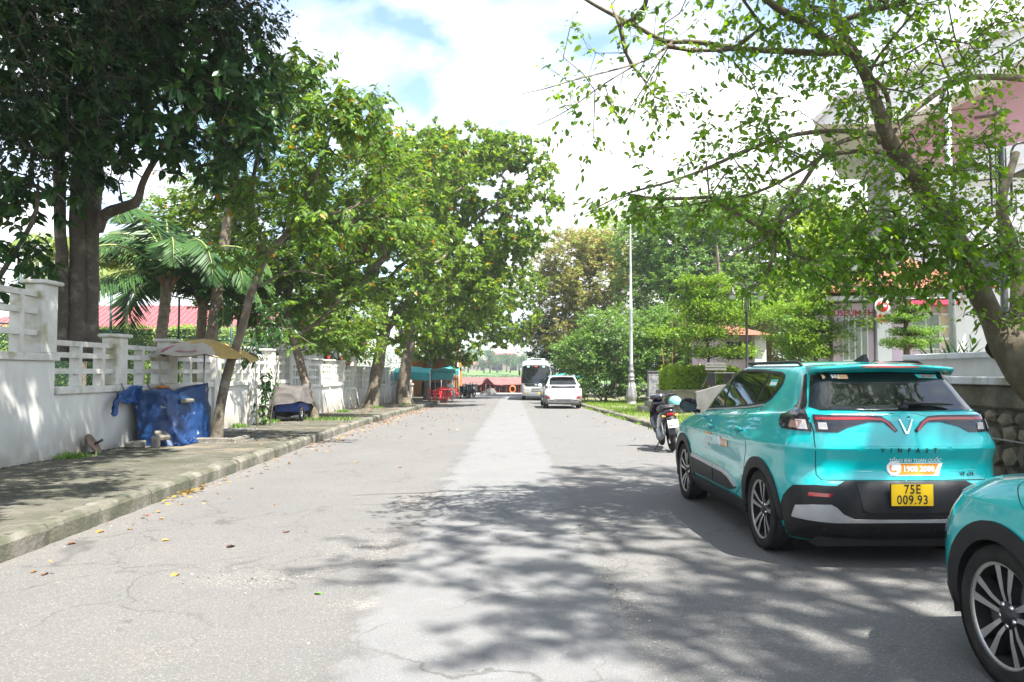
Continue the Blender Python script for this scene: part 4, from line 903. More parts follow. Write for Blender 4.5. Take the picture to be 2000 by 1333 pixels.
# ================================================================== TREES ON THE LEFT
# the big dark tree: three stems rising together behind the wall
TY = 14.6
def LP(*a): return [(W(x, y, Y), r) for x, y, Y, r in a]
big_l = [LP((150, 705, TY, .24), (150, 640, TY, .185), (152, 520, TY, .165), (155, 360, TY, .155), (170, 200, TY, .14), (185, 40, TY, .125), (190, -160, TY, .09)),
         LP((178, 705, TY+.15, .2), (176, 630, TY+.15, .15), (178, 480, TY+.1, .14), (186, 330, TY, .13), (192, 120, TY, .12), (210, -120, TY, .08)),
         LP((120, 705, TY-.2, .16), (120, 600, TY-.2, .12), (118, 450, TY-.2, .105), (115, 250, TY-.2, .095), (95, 60, TY-.4, .08), (60, -150, TY-.6, .05)),
         LP((192, 450, TY+.1, .10), (205, 420, TY-.1, .11), (240, 405, TY-.4, .10), (268, 392, TY-.7, .085), (282, 350, TY-1, .06), (330, 270, TY-1.6, .045), (400, 200, TY-2.0, .03)),
         LP((176, 250, TY, .08), (250, 190, TY-.8, .05), (340, 110, TY-1.6, .035), (430, 60, TY-1.8, .025)),
         LP((150, 180, TY, .08), (80, 130, TY-1, .05), (0, 60, TY-2, .04)),
         LP((118, 400, TY-.3, .05), (60, 360, TY-1.2, .035), (10, 400, TY-1.6, .02)),
         LP((185, 60, TY, .07), (260, 20, TY-.5, .05), (360, -40, TY-1, .035), (450, -90, TY-1, .02))]
def wb(x, y, Y, rx_, ry, rz_, wt=1): return (tuple(W(x, y, Y)), (rx_, ry, rz_), wt)
keepL = lambda C: C[:, 1] > 4.0
tree('large_broadleaf_tree', 'huge dark many-stemmed broadleaf tree rising behind the white wall at far left', W(150, 705, TY), big_l,
     [wb(290, 190, 13.2, 1.35, 1.6, 1.1, 1.25), wb(400, 240, 13.2, 1.25, 1.5, .9, 1.2), wb(180, 270, 13.0, .9, 1.2, .65, 1.2), wb(350, 60, 13.4, 1.5, 1.7, 1.0, 1.3), wb(150, 60, 13.4, 1.6, 1.6, 1.2, 1.3), wb(460, 160, 13.6, 1.0, 1.3, 1.2, 1.1),
      wb(20, 130, 12.8, 1.5, 1.6, 1.5, 1.4), wb(30, 330, 12.8, 1.0, 1.3, .9, 1), ((-5.2, 9.4, 10.2), (3.2, 3.8, 1.7), 1.1), ((-4.6, 13.5, 11.4), (2.4, 3.0, 1.2), 1.0)], 2000,
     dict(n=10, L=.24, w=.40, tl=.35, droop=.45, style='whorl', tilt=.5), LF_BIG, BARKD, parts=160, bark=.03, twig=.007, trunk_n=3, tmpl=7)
# overhanging bough with yellow-green leaves near the wall pillar
tree('small_broadleaf_tree', 'low leafy tree whose rounded leaves hang over the first wall pillar', (-9.4, 13.2, .8), [[((-9.4, 13.2, .8), .06), ((-9.35, 13.2, 2.2), .05), (W(60, 440, 12.9), .04), (W(75, 350, 12.8), .02)]],
     [wb(20, 470, 12.9, .55, .6, .42, 1), wb(80, 500, 12.9, .35, .4, .45, .8), wb(10, 560, 13.2, .5, .5, .3, .6), wb(40, 380, 13, .5, .6, .4, .7)], 70, dict(n=7, L=.2, w=.5, tl=.35, droop=.5, style='alt', tilt=.5), LF_BIG, BARKD, twig=.006)
# a finer, very dark crown fills the upper left corner
tree('fine_leaved_tree', 'very dark fine-leaved tree filling the top left corner', (-12.5, 12.5, .7), [[((-12.5, 12.5, .7), .22), ((-12.3, 12.3, 4), .19), ((-11.5, 12, 7), .15), ((-10.5, 11.5, 9), .1)]],
     [wb(50, 90, 12.2, 2.0, 2.0, 1.7, 1.2), wb(110, 260, 12.8, 1.3, 1.5, .9, .9), wb(300, -20, 12.8, 2.0, 2.0, .85, 1.1), wb(440, 40, 13.0, .9, 1.2, .65, .9), wb(80, -180, 11, 3.5, 3, 1.8, .7)], 1400,
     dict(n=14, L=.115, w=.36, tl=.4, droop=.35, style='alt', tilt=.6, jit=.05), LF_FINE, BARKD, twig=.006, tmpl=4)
# slender street tree in front, leaning over the pavement
SY = 15.75; bz = W(425, 862, SY)
st_l = [[((-6.05, SY, pz(SY)-.05), .14)]+LP((430, 800, SY, .108), (444, 730, SY, .098), (470, 650, SY, .09), (492, 570, SY, .085), (519, 498, SY, .075)),
        LP((519, 498, SY, .075), (505, 450, SY-.1, .06), (492, 400, SY-.3, .05), (498, 330, SY-.5, .04), (520, 240, SY-.6, .028), (560, 160, SY-.6, .015)),
        LP((519, 498, SY, .07), (560, 455, SY-.2, .055), (590, 400, SY-.5, .045), (622, 330, SY-.8, .035), (650, 250, SY-.9, .02)),
        LP((560, 455, SY-.2, .04), (620, 430, SY-.5, .03), (700, 400, SY-.9, .02), (760, 370, SY-1, .012)),
        LP((492, 400, SY-.3, .035), (440, 350, SY-.6, .025), (400, 300, SY-.8, .015)),
        LP((505, 560, SY, .03), (570, 530, SY-.6, .022), (640, 540, SY-1, .012))]
tree('street_tree', 'slender leaning street tree beside the yellow umbrella, bright drooping leaves', (-6.05, SY, pz(SY)), st_l,
     [wb(560, 200, 15.4, .9, 1.1, .8, 1), wb(650, 240, 15.0, .9, 1.1, .65, 1), wb(470, 270, 15.0, .9, 1.0, .9, .9), wb(600, 340, 14.8, 1.0, 1.1, .7, 1), wb(720, 260, 15.0, .85, 1.0, .5, 1), wb(760, 350, 15.2, .8, .9, .5, .9),
      wb(660, 430, 15.2, 1.0, 1.1, .5, .8), wb(520, 400, 14.7, .8, .9, .6, .7), wb(800, 420, 15.6, .6, .8, .35, .7), wb(430, 380, 14.9, .6, .8, .7, .7), wb(590, 130, 15.5, .6, .8, .4, .9), wb(470, 480, 15.2, .8, .9, .5, .6), wb(600, 480, 15.4, .9, .9, .45, .6), wb(700, 200, 15.4, .6, .8, .35, .9)], 1000,
     dict(n=13, L=.17, w=.40, tl=.5, droop=.75, style='alt', tilt=.6, clump=(1.1, -.12)), LF_ST, BARK, parts=110, bark=.012, twig=.0055, group='street trees along the left pavement')
BLT = [  # x px base, y px, dist, label, limbs (px), blobs, clusters, leaf
 ('street_tree', 'leaning street tree standing right beside the covered handcart', 24.2, [(615, 818, .16), (603, 770, .14), (588, 715, .13), (572, 660, .12), (560, 610, .10), (570, 560, .07), (600, 520, .05)],
  [[(572, 660, .08), (620, 630, .06), (660, 590, .04), (700, 560, .02)], [(565, 620, .07), (530, 570, .05), (500, 520, .03)]],
  [(560, 560, 2.0, 1.6, .9, .8), (640, 520, 2.0, 1.8, .9, .9), (520, 500, 1.6, 1.8, .9, .7), (600, 600, 1.5, 1.5, .5, .5), (700, 560, 1.6, 1.6, .6, .8), (640, 470, 2, 1.8, .6, .7), (700, 400, 2.4, 2.2, 1.4, 1), (620, 380, 2.4, 2.2, 1.4, .9), (540, 430, 2.2, 2, 1.2, .9), (770, 460, 1.8, 2, 1.2, .9), (740, 300, 1.8, 2.2, 1.0, .9), (480, 520, 1.8, 2, 1.4, .7), (600, 660, 1.6, 1.6, .5, .5)], 1250),
 ('street_tree', 'thick leaning street tree with spreading roots by the white lattice wall', 35.5, [(722, 800, .46), (728, 775, .32), (735, 735, .29), (742, 690, .27), (752, 650, .25), (748, 600, .18), (742, 560, .12)],
  [[(752, 650, .16), (775, 620, .12), (800, 580, .09), (830, 520, .06)], [(745, 620, .12), (715, 580, .08), (690, 540, .05)], [(745, 680, .1), (722, 690, .05)]],
  [(720, 520, 2.6, 2.6, 1.6, .9), (790, 440, 3.0, 2.6, 2.0, 1), (690, 590, 1.8, 2, .8, .6), (800, 560, 2.2, 2.2, 1.2, .8), (740, 400, 2.6, 2.4, 1.6, .8), (850, 330, 2.6, 2.6, 1.6, .9), (790, 310, 2.6, 2.6, 1.2, .9), (660, 480, 2.6, 2.6, 1.6, .8), (840, 480, 2.4, 2.4, 1.6, .9), (790, 640, 2, 2, 1.0, .7), (690, 650, 1.8, 2, .9, .6)], 1250),
 ('almond_tree', 'broad tropical almond tree with forked pale trunk, behind the thick leaning one', 41.0, [(792, 795, .5), (787, 760, .34), (795, 700, .30), (806, 650, .27), (822, 590, .22), (835, 520, .18), (850, 440, .13), (870, 340, .08)],
  [[(812, 640, .16), (850, 600, .12), (900, 570, .09), (960, 540, .06)], [(835, 520, .12), (900, 450, .09), (970, 400, .06), (1030, 370, .03)], [(800, 690, .12), (780, 640, .1), (765, 590, .07)]],
  [(860, 300, 4.0, 3, 1.6, 1), (930, 360, 3.6, 3, 2.2, 1), (980, 300, 2.6, 2.6, 1.0, .9), (1010, 390, 2.6, 2.6, 1.2, 1), (900, 480, 3.4, 3, 1.8, 1), (980, 480, 2.4, 2.4, 1.4, .9), (830, 400, 3, 3, 2.0, .8), (1060, 400, 1.4, 1.8, .6, .8), (900, 590, 2.6, 2.6, 1.2, .8), (950, 560, 2.0, 2.2, 1.0, .7), (830, 610, 2.2, 2.2, 1.0, .7), (1040, 330, 1.6, 2, .8, .8), (920, 290, 2.6, 2.6, 1.0, .9), (1030, 450, 1.6, 2, 1.0, .8), (880, 540, 3, 3, 1.6, .9)], 1700),
 ('almond_tree', 'almond tree shading the pavement cafe, yellowing low leaves', 50.0, [(833, 782, .24), (835, 750, .2), (838, 720, .19), (842, 680, .16), (850, 620, .12), (870, 560, .07)],
  [[(842, 690, .1), (870, 660, .07), (900, 640, .04)], [(845, 660, .1), (810, 620, .07), (790, 590, .04)]],
  [(860, 640, 3, 3, 1.6, 1), (900, 670, 1.5, 2.5, 1.2, .9), (830, 680, 2.0, 2.2, 1.0, .8), (930, 600, 2.4, 2.6, 1.6, .8), (880, 560, 3, 3, 1.6, .8), (895, 700, 1.0, 1.6, .7, .9)], 900),
 ('almond_tree', 'almond tree reaching over the road end in front of the river', 58.0, [(868, 778, .26), (870, 740, .22), (880, 690, .2), (895, 640, .16), (930, 590, .12)],
  [[(895, 640, .1), (950, 610, .08), (1000, 600, .05)], [(890, 650, .1), (900, 600, .07), (960, 560, .05)]],
  [(940, 600, 3, 3, 1.0, .9), (990, 640, 2.6, 2.5, 1.0, .8), (1000, 560, 3, 3, 1.8, .8), (940, 520, 3, 3, 2.2, .9), (985, 665, 1.6, 1.6, .8, .6), (940, 655, 1.8, 1.8, .9, .7), (1010, 610, 2.2, 2.2, 1.0, .8), (890, 640, 2, 2.4, 1.6, .7)], 700)]
for nm, lab, Y, trunk, limbs, blobs, ncl in BLT:
    x0, y0, r0 = trunk[0]; b = W(x0, y0, Y); b.z = pz(Y)
    T0 = [(b-Vector((0, 0, .1)), r0)]+[(W(x, y, Y), r) for x, y, r in trunk[1:]]
    LL = [T0]+[[(W(x, y, Y-.25*i), r) for i, (x, y, r) in enumerate(l)] for l in limbs]
    tree(nm, lab, b, LL, [(tuple(W(x, y, Y)), (a*.92, c_*.92, d_*.92), w_) for x, y, a, c_, d_, w_ in blobs], ncl, dict(n=14 if Y < 30 else 16, L=.2 if Y < 30 else .26, w=.42 if Y < 30 else .55, tl=.5, droop=.45 if Y < 30 else .2, style='alt' if Y < 30 else 'whorl', tilt=.6 if Y < 30 else 1.0, clump=(.55, -.16)), LF_ST if Y < 30 else LF_ALM, BARK, bark=.05 if Y > 30 else .015, twig=.009, tmpl=4, group='street trees along the left pavement')
for lab, px, Y, blobs, n, lf in (('low garden tree behind the lattice wall, between the palms and the leaning trunk', 470, 26.5, [(440, 500, 1.5, 1.6, 1.0, .8), (390, 440, 1.7, 1.6, 1.0, .7), (330, 420, 1.5, 1.6, .8, .55), (420, 380, 1.7, 1.6, 1.0, .7), (500, 540, 1.5, 1.6, 1.1, .9), (480, 600, 1.2, 1.4, .8, .8), (540, 620, 1.2, 1.4, .8, .8), (430, 580, 1.0, 1.2, .9, .6)], 640, LF_ST),
                              ('yellowing garden tree behind the wall past the handcart', 640, 33, [(620, 600, 2.0, 2, 1.2, .9), (680, 620, 1.8, 2, 1.2, .9), (650, 665, 1.6, 1.6, .7, .8), (700, 670, 1.2, 1.6, .7, .8), (590, 640, 1.3, 1.6, .9, .8)], 520, LF_ALM)):
    x = W(px, 700, Y).x; b = Vector((x, Y, gz(Y)+.5)); tree('garden_tree', lab, b, [[(b, .1), (W(px-5, 660, Y), .08), (W(px+5, 560, Y), .04)]], [(tuple(W(a, c, Y)), (d, e, f), g) for a, c, d, e, f, g in blobs], n, dict(n=13, L=.18, w=.45, tl=.45, droop=.5, style='alt', tilt=.9), lf, BARK, twig=.006, tmpl=4, group='garden trees behind the white wall')
# surface roots of the thick leaning tree
# ---- coconut palms behind the wall
def palm(label, base, h, lean, nf, fl, m_, trunk_r=.15, group='coconut palms behind the wall', seed=1, droop=1.5, ndead=3):
    q = random.Random(seed); root = empty('coconut_palm', base, 0, label, 'palm', group); top = Vector((lean[0], lean[1], h)); pts = [Vector((0, 0, -.2)), Vector((lean[0]*.3, lean[1]*.3, h*.35)), Vector((lean[0]*.7, lean[1]*.7, h*.7)), top]
    l = smooth_limb([(p, trunk_r*(1.25, 1, .95, .9)[i]) for i, p in enumerate(pts)], 7); l = [(p, r*(1+.06*(i % 2))) for i, (p, r) in enumerate(l)]
    m = MB(); m.tube([p for p, r in l], [r for p, r in l], 12); m.build('trunk', mat('palm_trunk', (.20, .16, .12), .9, (.10, .08, .06), 8, bump=.8, bs=18), root)
    for k in range(9): # fibrous leaf bases
        a = q.uniform(0, 6.28); d = Vector((math.cos(a), math.sin(a), 0)); m = MB(); m.tube([top-Vector((0, 0, .5-.04*k)), top+d*.22+Vector((0, 0, .0)), top+d*q.uniform(.35, .6)+Vector((0, 0, q.uniform(.1, .5)))], [.08, .05, .015], 6); m.build('leaf_base', mat('palm_fibre', (.16, .09, .05), .95), root)
    for k in range(nf):
        a = 2*math.pi*k/nf*1.0+q.uniform(-.2, .2)+k*.05; el = q.uniform(.15, 1.25) if k % 2 else q.uniform(.6, 1.4); L_ = fl*q.uniform(.8, 1.1); d = Vector((math.cos(a), math.sin(a), 0)); pts = []; n = 14; p = top.copy(); e = el
        for i in range(n+1):
            pts.append(p.copy()); p = p+(d*math.cos(e)+Vector((0, 0, math.sin(e))))*L_/n; e -= droop*(.05+.16*i/n)
        P = []; D = []; NN = []; LN = []
        for i in range(60):
            t = .10+.9*i/59; f_ = t*n; j = min(n-1, int(f_)); c = pts[j].lerp(pts[j+1], f_-j); tn = (pts[j+1]-pts[j]).normalized(); sd_ = tn.cross(Vector((0, 0, 1))).normalized()
            for s_ in (-1, 1):
                dd = (sd_*s_*1.0+tn*.55+Vector((0, 0, -.45-.8*q.random()))).normalized(); P.append(c); D.append(dd); NN.append(tn.cross(dd)*s_); LN.append(L_*.27*math.sin(math.pi*min(1, .12+t*.86))**.6*q.uniform(.85, 1.1))
        fr_ = link('frond', np_mesh('frond', leaf_points(np.array(P), np.array(D), np.array([tuple(v) for v in NN]), np.array(LN), np.ones(len(P))*.055, T4V), T4F, m_), root)
        m = MB(); m.tube(pts, [.035*(1-.9*i/n)+.004 for i in range(n+1)], 5); m.build('midrib', mat('palm_rib', (.22, .26, .07), .6), fr_)
    return root
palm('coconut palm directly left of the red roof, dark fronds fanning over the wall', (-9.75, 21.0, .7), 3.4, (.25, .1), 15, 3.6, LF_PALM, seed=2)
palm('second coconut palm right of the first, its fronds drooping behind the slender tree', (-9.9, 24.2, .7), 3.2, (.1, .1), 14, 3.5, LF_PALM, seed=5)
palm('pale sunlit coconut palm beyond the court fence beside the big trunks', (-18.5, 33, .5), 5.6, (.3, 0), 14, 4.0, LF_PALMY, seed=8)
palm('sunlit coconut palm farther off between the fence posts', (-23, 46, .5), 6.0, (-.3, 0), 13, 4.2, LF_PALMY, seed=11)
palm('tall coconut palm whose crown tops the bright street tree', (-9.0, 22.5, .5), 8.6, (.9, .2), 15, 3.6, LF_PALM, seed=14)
# ================================================================== RIGHT SIDE
# ---- off-frame street trees whose crowns shade the near road and the wall (the photograph shows only their shadows)
def shade_tree(label, x, y, blobs, ncl, h=5, bark=BARK, leaf=LF_ST):
    b = (x, y, gz(y)+.1); L0 = [(b, .17), ((x+.1, y, 1.6), .13), ((x+.25, y+.1, 3.2), .11), ((x+.4, y+.1, h), .07)]
    tree('street_tree', label, b, [L0], blobs, ncl, dict(n=12, L=.17, w=.45, tl=.5, droop=.4, style='alt', tilt=.5), leaf, bark, twig=.007, tmpl=4)
shade_tree('street tree standing left of the camera, casting the dapples on the near pavement', -6.3, 1.5, [((-3.7, 3.2, 6.4), (1.7, 2.2, 1.0), 1), ((-3.5, 6.2, 6.9), (1.6, 2.0, .9), 1), ((-4.3, 9.2, 7.6), (1.5, 1.9, .8), 1), ((-5.2, 5.6, 6.4), (1.4, 2.4, .9), .8), ((-4.6, 12.2, 9.2), (1.6, 2, .8), .9)], 850)
# ---- near right tree: forked trunk with long limbs over the road
NY = 8.6
nl = [[((6.4, 8.2, .75), .33), (W(2045, 760, 8.3), .27), (W(2000, 705, 8.35), .255), (W(1965, 668, 8.4), .215), (W(1938, 622, 8.45), .15), (W(1908, 560, 8.5), .145), (W(1885, 500, 8.5), .132), (W(1840, 425, 8.5), .125), (W(1790, 350, 8.5), .118), (W(1738, 280, 8.5), .11), (W(1715, 215, 8.45), .085), (W(1692, 150, 8.4), .075), (W(1662, 95, 8.3), .068), (W(1635, 40, 8.2), .05), (W(1620, -60, 8.0), .035)],
      LP((1955, 690, 8.4, .20), (1985, 640, 8.5, .13), (1990, 560, 8.7, .10), (1975, 470, 9.0, .085), (1955, 400, 9.2, .07), (1985, 300, 9.5, .05)),
      LP((1985, 620, 8.6, .09), (2040, 520, 8.2, .07), (2080, 350, 7.8, .05)),
      LP((1660, 100, 8.3, .055), (1600, 103, 8.2, .048), (1530, 100, 8.1, .042), (1450, 95, 8.0, .038), (1360, 82, 7.9, .034), (1300, 80, 7.9, .031), (1240, 50, 7.8, .028), (1180, 20, 7.7, .024), (1130, -10, 7.6, .018), (1060, -60, 7.4, .012)),
      LP((1315, 82, 7.9, .02), (1270, 115, 7.7, .016), (1210, 135, 7.5, .014), (1130, 155, 7.4, .011), (1060, 175, 7.3, .008), (990, 190, 7.2, .004)),
      LP((1255, 120, 7.7, .012), (1180, 165, 7.5, .010), (1110, 215, 7.4, .008), (1050, 245, 7.3, .004)),
      LP((1310, 85, 7.9, .013), (1270, 150, 7.9, .011), (1235, 205, 7.9, .009), (1200, 240, 7.9, .006), (1140, 260, 7.8, .004)),
      LP((1660, 100, 8.3, .065), (1610, 75, 8.0, .058), (1560, 40, 7.7, .052), (1510, 10, 7.4, .045), (1440, -50, 7.0, .03), (1330, -140, 6.6, .02)),
      LP((1720, 280, 8.5, .045), (1705, 262, 8.45, .04), (1640, 256, 8.3, .034), (1560, 262, 8.1, .030), (1480, 285, 7.9, .026), (1390, 325, 7.7, .021), (1310, 355, 7.5, .016), (1220, 380, 7.4, .011), (1140, 420, 7.2, .005)),
      LP((1745, 300, 8.5, .04), (1690, 295, 8.4, .034), (1610, 305, 8.3, .028), (1570, 330, 8.2, .024), (1480, 375, 8.0, .019), (1380, 395, 7.8, .014), (1290, 405, 7.7, .009), (1200, 400, 7.6, .004)),
      LP((1690, 262, 8.3, .035), (1620, 290, 8.0, .03), (1570, 355, 7.8, .027), (1530, 415, 7.6, .025), (1515, 470, 7.5, .022), (1505, 520, 7.4, .018), (1490, 548, 7.4, .012), (1440, 590, 7.4, .006)),
      LP((1525, 450, 7.6, .016), (1480, 475, 7.3, .012), (1430, 500, 7.1, .009), (1385, 518, 7.0, .005)),
      LP((1735, 270, 8.5, .05), (1760, 240, 8.6, .042), (1820, 190, 8.8, .042), (1880, 155, 9.0, .045), (1940, 150, 9.2, .05), (2020, 155, 9.4, .055)),
      LP((1735, 255, 8.5, .04), (1735, 200, 8.4, .034), (1722, 170, 8.3, .03), (1700, 140, 8.2, .024), (1740, 80, 8.0, .018), (1790, 20, 7.8, .012)),
      LP((1860, 160, 8.9, .02), (1840, 120, 8.8, .015), (1820, 60, 8.6, .01)), LP((1900, 150, 9.0, .02), (1870, 90, 8.9, .015), (1850, 0, 8.6, .01)),
      LP((1880, 500, 8.5, .03), (1930, 440, 8.3, .022), (1975, 400, 8.1, .012)), LP((1800, 370, 8.5, .02), (1850, 400, 8.3, .015), (1910, 470, 8.2, .008)),
      LP((1905, 560, 8.5, .02), (1850, 520, 8.2, .015), (1780, 500, 8.0, .012), (1700, 510, 7.9, .007)),
      LP((1800, 460, 8.1, .018), (1700, 425, 7.8, .014), (1650, 470, 7.6, .01), (1600, 520, 7.5, .006))]
nl = [[(p, r*(.84 if k else .9)) for p, r in l] if k else [(p, r*(.97 if q < 3 else .84)) for q, (p, r) in enumerate(l)] for k, l in enumerate(nl)]
nb = [wb(1700, 60, 8.0, .9, 1.0, .55, 1), wb(1860, 60, 8.4, 1.0, 1.1, .7, .9), wb(1560, 90, 7.8, .7, .8, .35, 1), wb(1580, 230, 7.8, .75, .8, .42, 1.2), wb(1450, 300, 7.7, .7, .8, .30, 1.1), wb(1330, 390, 7.4, .65, .7, .25, 1), wb(1220, 400, 7.4, .5, .6, .22, .8), wb(1480, 410, 7.6, .75, .8, .30, 1.3), wb(1570, 470, 7.6, .6, .8, .32, 1.2),
      wb(1780, 520, 8.0, .7, .7, .40, 2.6), wb(1720, 450, 7.9, .6, .8, .35, 2.2), wb(1790, 420, 8.1, .5, .7, .35, 1.8), wb(1640, 500, 7.8, .6, .7, .3, 1.6), wb(1500, 540, 7.5, .5, .6, .2, .9), wb(1880, 480, 8.0, .6, .7, .5, 2.0), wb(1960, 560, 8.0, .45, .6, .6, 1.2), wb(1940, 350, 8.6, .5, .8, .6, 1), wb(1660, 560, 7.8, .45, .6, .22, 1.2), wb(1380, 180, 7.6, .8, .8, .45, .5), wb(1160, 150, 7.3, .7, .7, .5, .42), wb(1160, 260, 7.3, .45, .5, .35, .4), wb(1290, 260, 7.5, .5, .6, .35, .4), wb(1450, 40, 7.6, .9, .8, .4, .6), wb(1800, 200, 8.3, .7, .9, .5, 1.1), wb(1870, 280, 8.4, .6, .7, .45, 1.2), wb(1760, 330, 8.2, .5, .7, .35, 1.1), wb(1240, 40, 7.4, .6, .7, .4, .2), wb(1650, 360, 7.8, .5, .7, .35, .9), wb(1990, 60, 8.2, .6, 1, .6, .7),
      wb(1500, -120, 6.4, 1.6, 1.4, .5, .8), wb(1750, -140, 7.0, 1.6, 1.4, .6, .8)]
tree('overhanging_tree', 'sparse light green tree with a smooth forked trunk reaching over the road', (6.4, 8.2, .8), nl, nb, 1750,
     dict(n=9, L=.082, w=.50, tl=.36, droop=.65, style='alt', tilt=.6, jit=.03), LF_NEAR, BARKL, parts=220, bark=.012, twig=.0034, step=.2, sag=-.05)
# twigs above the frame continue the crown towards the camera; another roadside tree behind the camera shades the near road
shade_tree('tall street tree behind the camera on the right, dappling the near road', 8.6, -3.0, [((6.7, 2.3, 12.6), (2.7, 3.0, 1.0), .75), ((7.6, 5.4, 12.2), (2.6, 2.6, .9), .66), ((9.6, 2.2, 12.5), (2.4, 3.2, 1.0), .8), ((6.2, -.4, 12.2), (1.6, 1.6, .8), .35), ((8.4, -2, 12.8), (3, 2.4, 1), .8), ((9.6, 7, 11.6), (1.8, 2.0, .8), .8)], 900, h=10)
# ---- rubble retaining wall, white ledge and parapet on the right
SX = 6.15
STN = mat('rubble_stone', (.20, .17, .125), .92, (.10, .095, .07), 4, bump=.7, bs=22, island=.35); MORT = mat('old_mortar', (.075, .068, .048), 1, (.13, .12, .09), 4, bump=.8, bs=30)
rw = empty('retaining_wall', (SX, 8, 0), 0, 'mossy rubble stone retaining wall with a white parapet behind the taxis', 'wall')
m = MB(); m.box((.25, -.3, .55), (.42, 8.6, 1.5)); m.build('wall', MORT, rw)
rs = random.Random(5); y = -4.5; rows = [(.02, .30), (.32, .28), (.60, .24), (.84, .18)]
for z0, hh in rows:
    y = -3.2+rs.uniform(-.2, .1)
    while y < 3.9:
        wd = rs.uniform(.22, .42)*(.8+hh); hh2 = hh*rs.uniform(.8, 1.08); pts = []; n = rs.choice([5, 6, 7])
        a0 = rs.uniform(0, 1); m = MB()
        P = [(wd*.5*math.cos(2*math.pi*k/n+a0)*rs.uniform(.82, 1.18), hh2*.56*math.sin(2*math.pi*k/n+a0)*rs.uniform(.85, 1.2)) for k in range(n)]
        V = [(.06, a, b) for a, b in P]+[(-.025+rs.uniform(-.02, .015), a*.9, b*.9) for a, b in P]+[(-.035+rs.uniform(-.015, .01), rs.uniform(-.08, .08)*wd, rs.uniform(-.08, .08))]
        F = [(k, (k+1) % n, n+(k+1) % n, n+k) for k in range(n)]+[(n+k, n+(k+1) % n, 2*n) for k in range(n)]
        m.add(V, F); s_ = m.build('stone', STN, rw); s_.location = (0, y+wd/2, z0+hh/2+rs.uniform(-.02, .02)); y += wd*.97
m = MB(); m.box((.22, -.3, 1.19), (.50, 8.6, .30), bev=.03); m.build('mortar_band', mat('band_render', (.17, .15, .11), .95, (.08, .075, .055), 3, (.35, .6), bump=.6, bs=18), rw)
LEDG = mat('parapet_white', (.55, .57, .60), .85, (.47, .48, .48), 2, bump=.12, extra=lambda m, N, K, t, out, b: mixc(N, K, stain_m(N, K, t, 3.1, .58, .75), out, (.2, .21, .12)))
for i in range(4): m = MB(); m.box((.14, -3.75+2.2*i, 1.395), (.52, 2.19, .105), bev=.012); m.build('ledge_slab', LEDG, rw)
m = MB(); m.box((.20, .1, 1.57), (.2, 8.0, .25)); m.build('parapet', PLAS, rw)
m = MB(); m.box((.2, .12, 1.735), (.34, 8.1, .085), bev=.01); m.build('coping', LEDG, rw)
m = MB(); m.box((.20, 4.12, 1.53), (.22, .3, .3)); m.build('end_block', mat('dark_stone', (.11, .11, .11), .7), rw)
tl_ = MB(); tl_.tube([(SX-.25, 2, .62), (SX-.22, 5, .60), (SX-.2, 8, .66), (SX-.18, 10.5, .70)], .013, 6); tag(tl_.build('water_hose', mat('hose_grey', (.2, .2, .2), .6)), 'thin grey hose running along the foot of the stone wall', 'hose')
# terrace behind the parapet
sheet('terrace', list(np.arange(SX+.35, 40, 2.5)), list(np.arange(-4, 13, 2))+[12.3], lambda x, y: 1.25, VERGE)
def strap_plant(label, x, y, z, n=26, L_=.6, m_=None, group=None):
    r = empty('spiky_plant', (x, y, z), 0, label, 'plant', group)
    D = nrm(rng.normal(size=(n, 3))*np.array([1, 1, .1])+np.array([0, 0, .8])); P = rng.normal(size=(n, 3))*.05; Ln = L_*rng.uniform(.6, 1.2, n)
    leafmass('leaves', P, D, rng.normal(size=(n, 3)), Ln, np.ones(n)*.07, m_ or LF_BIG, 1, r)['kind'] = 'stuff'
for i, (px, py_, Y) in enumerate(((1830, 700, 12.6), (1868, 695, 12.2), (1900, 690, 11.6))): strap_plant(('strap-leaved plant poking up at the far end of the white parapet', 'strap-leaved plant behind the middle of the white parapet', 'strap-leaved plant nearest the trunk behind the white parapet')[i], *(W(px, py_, Y).x, Y, 1.55), group='spiky plants behind the white parapet')
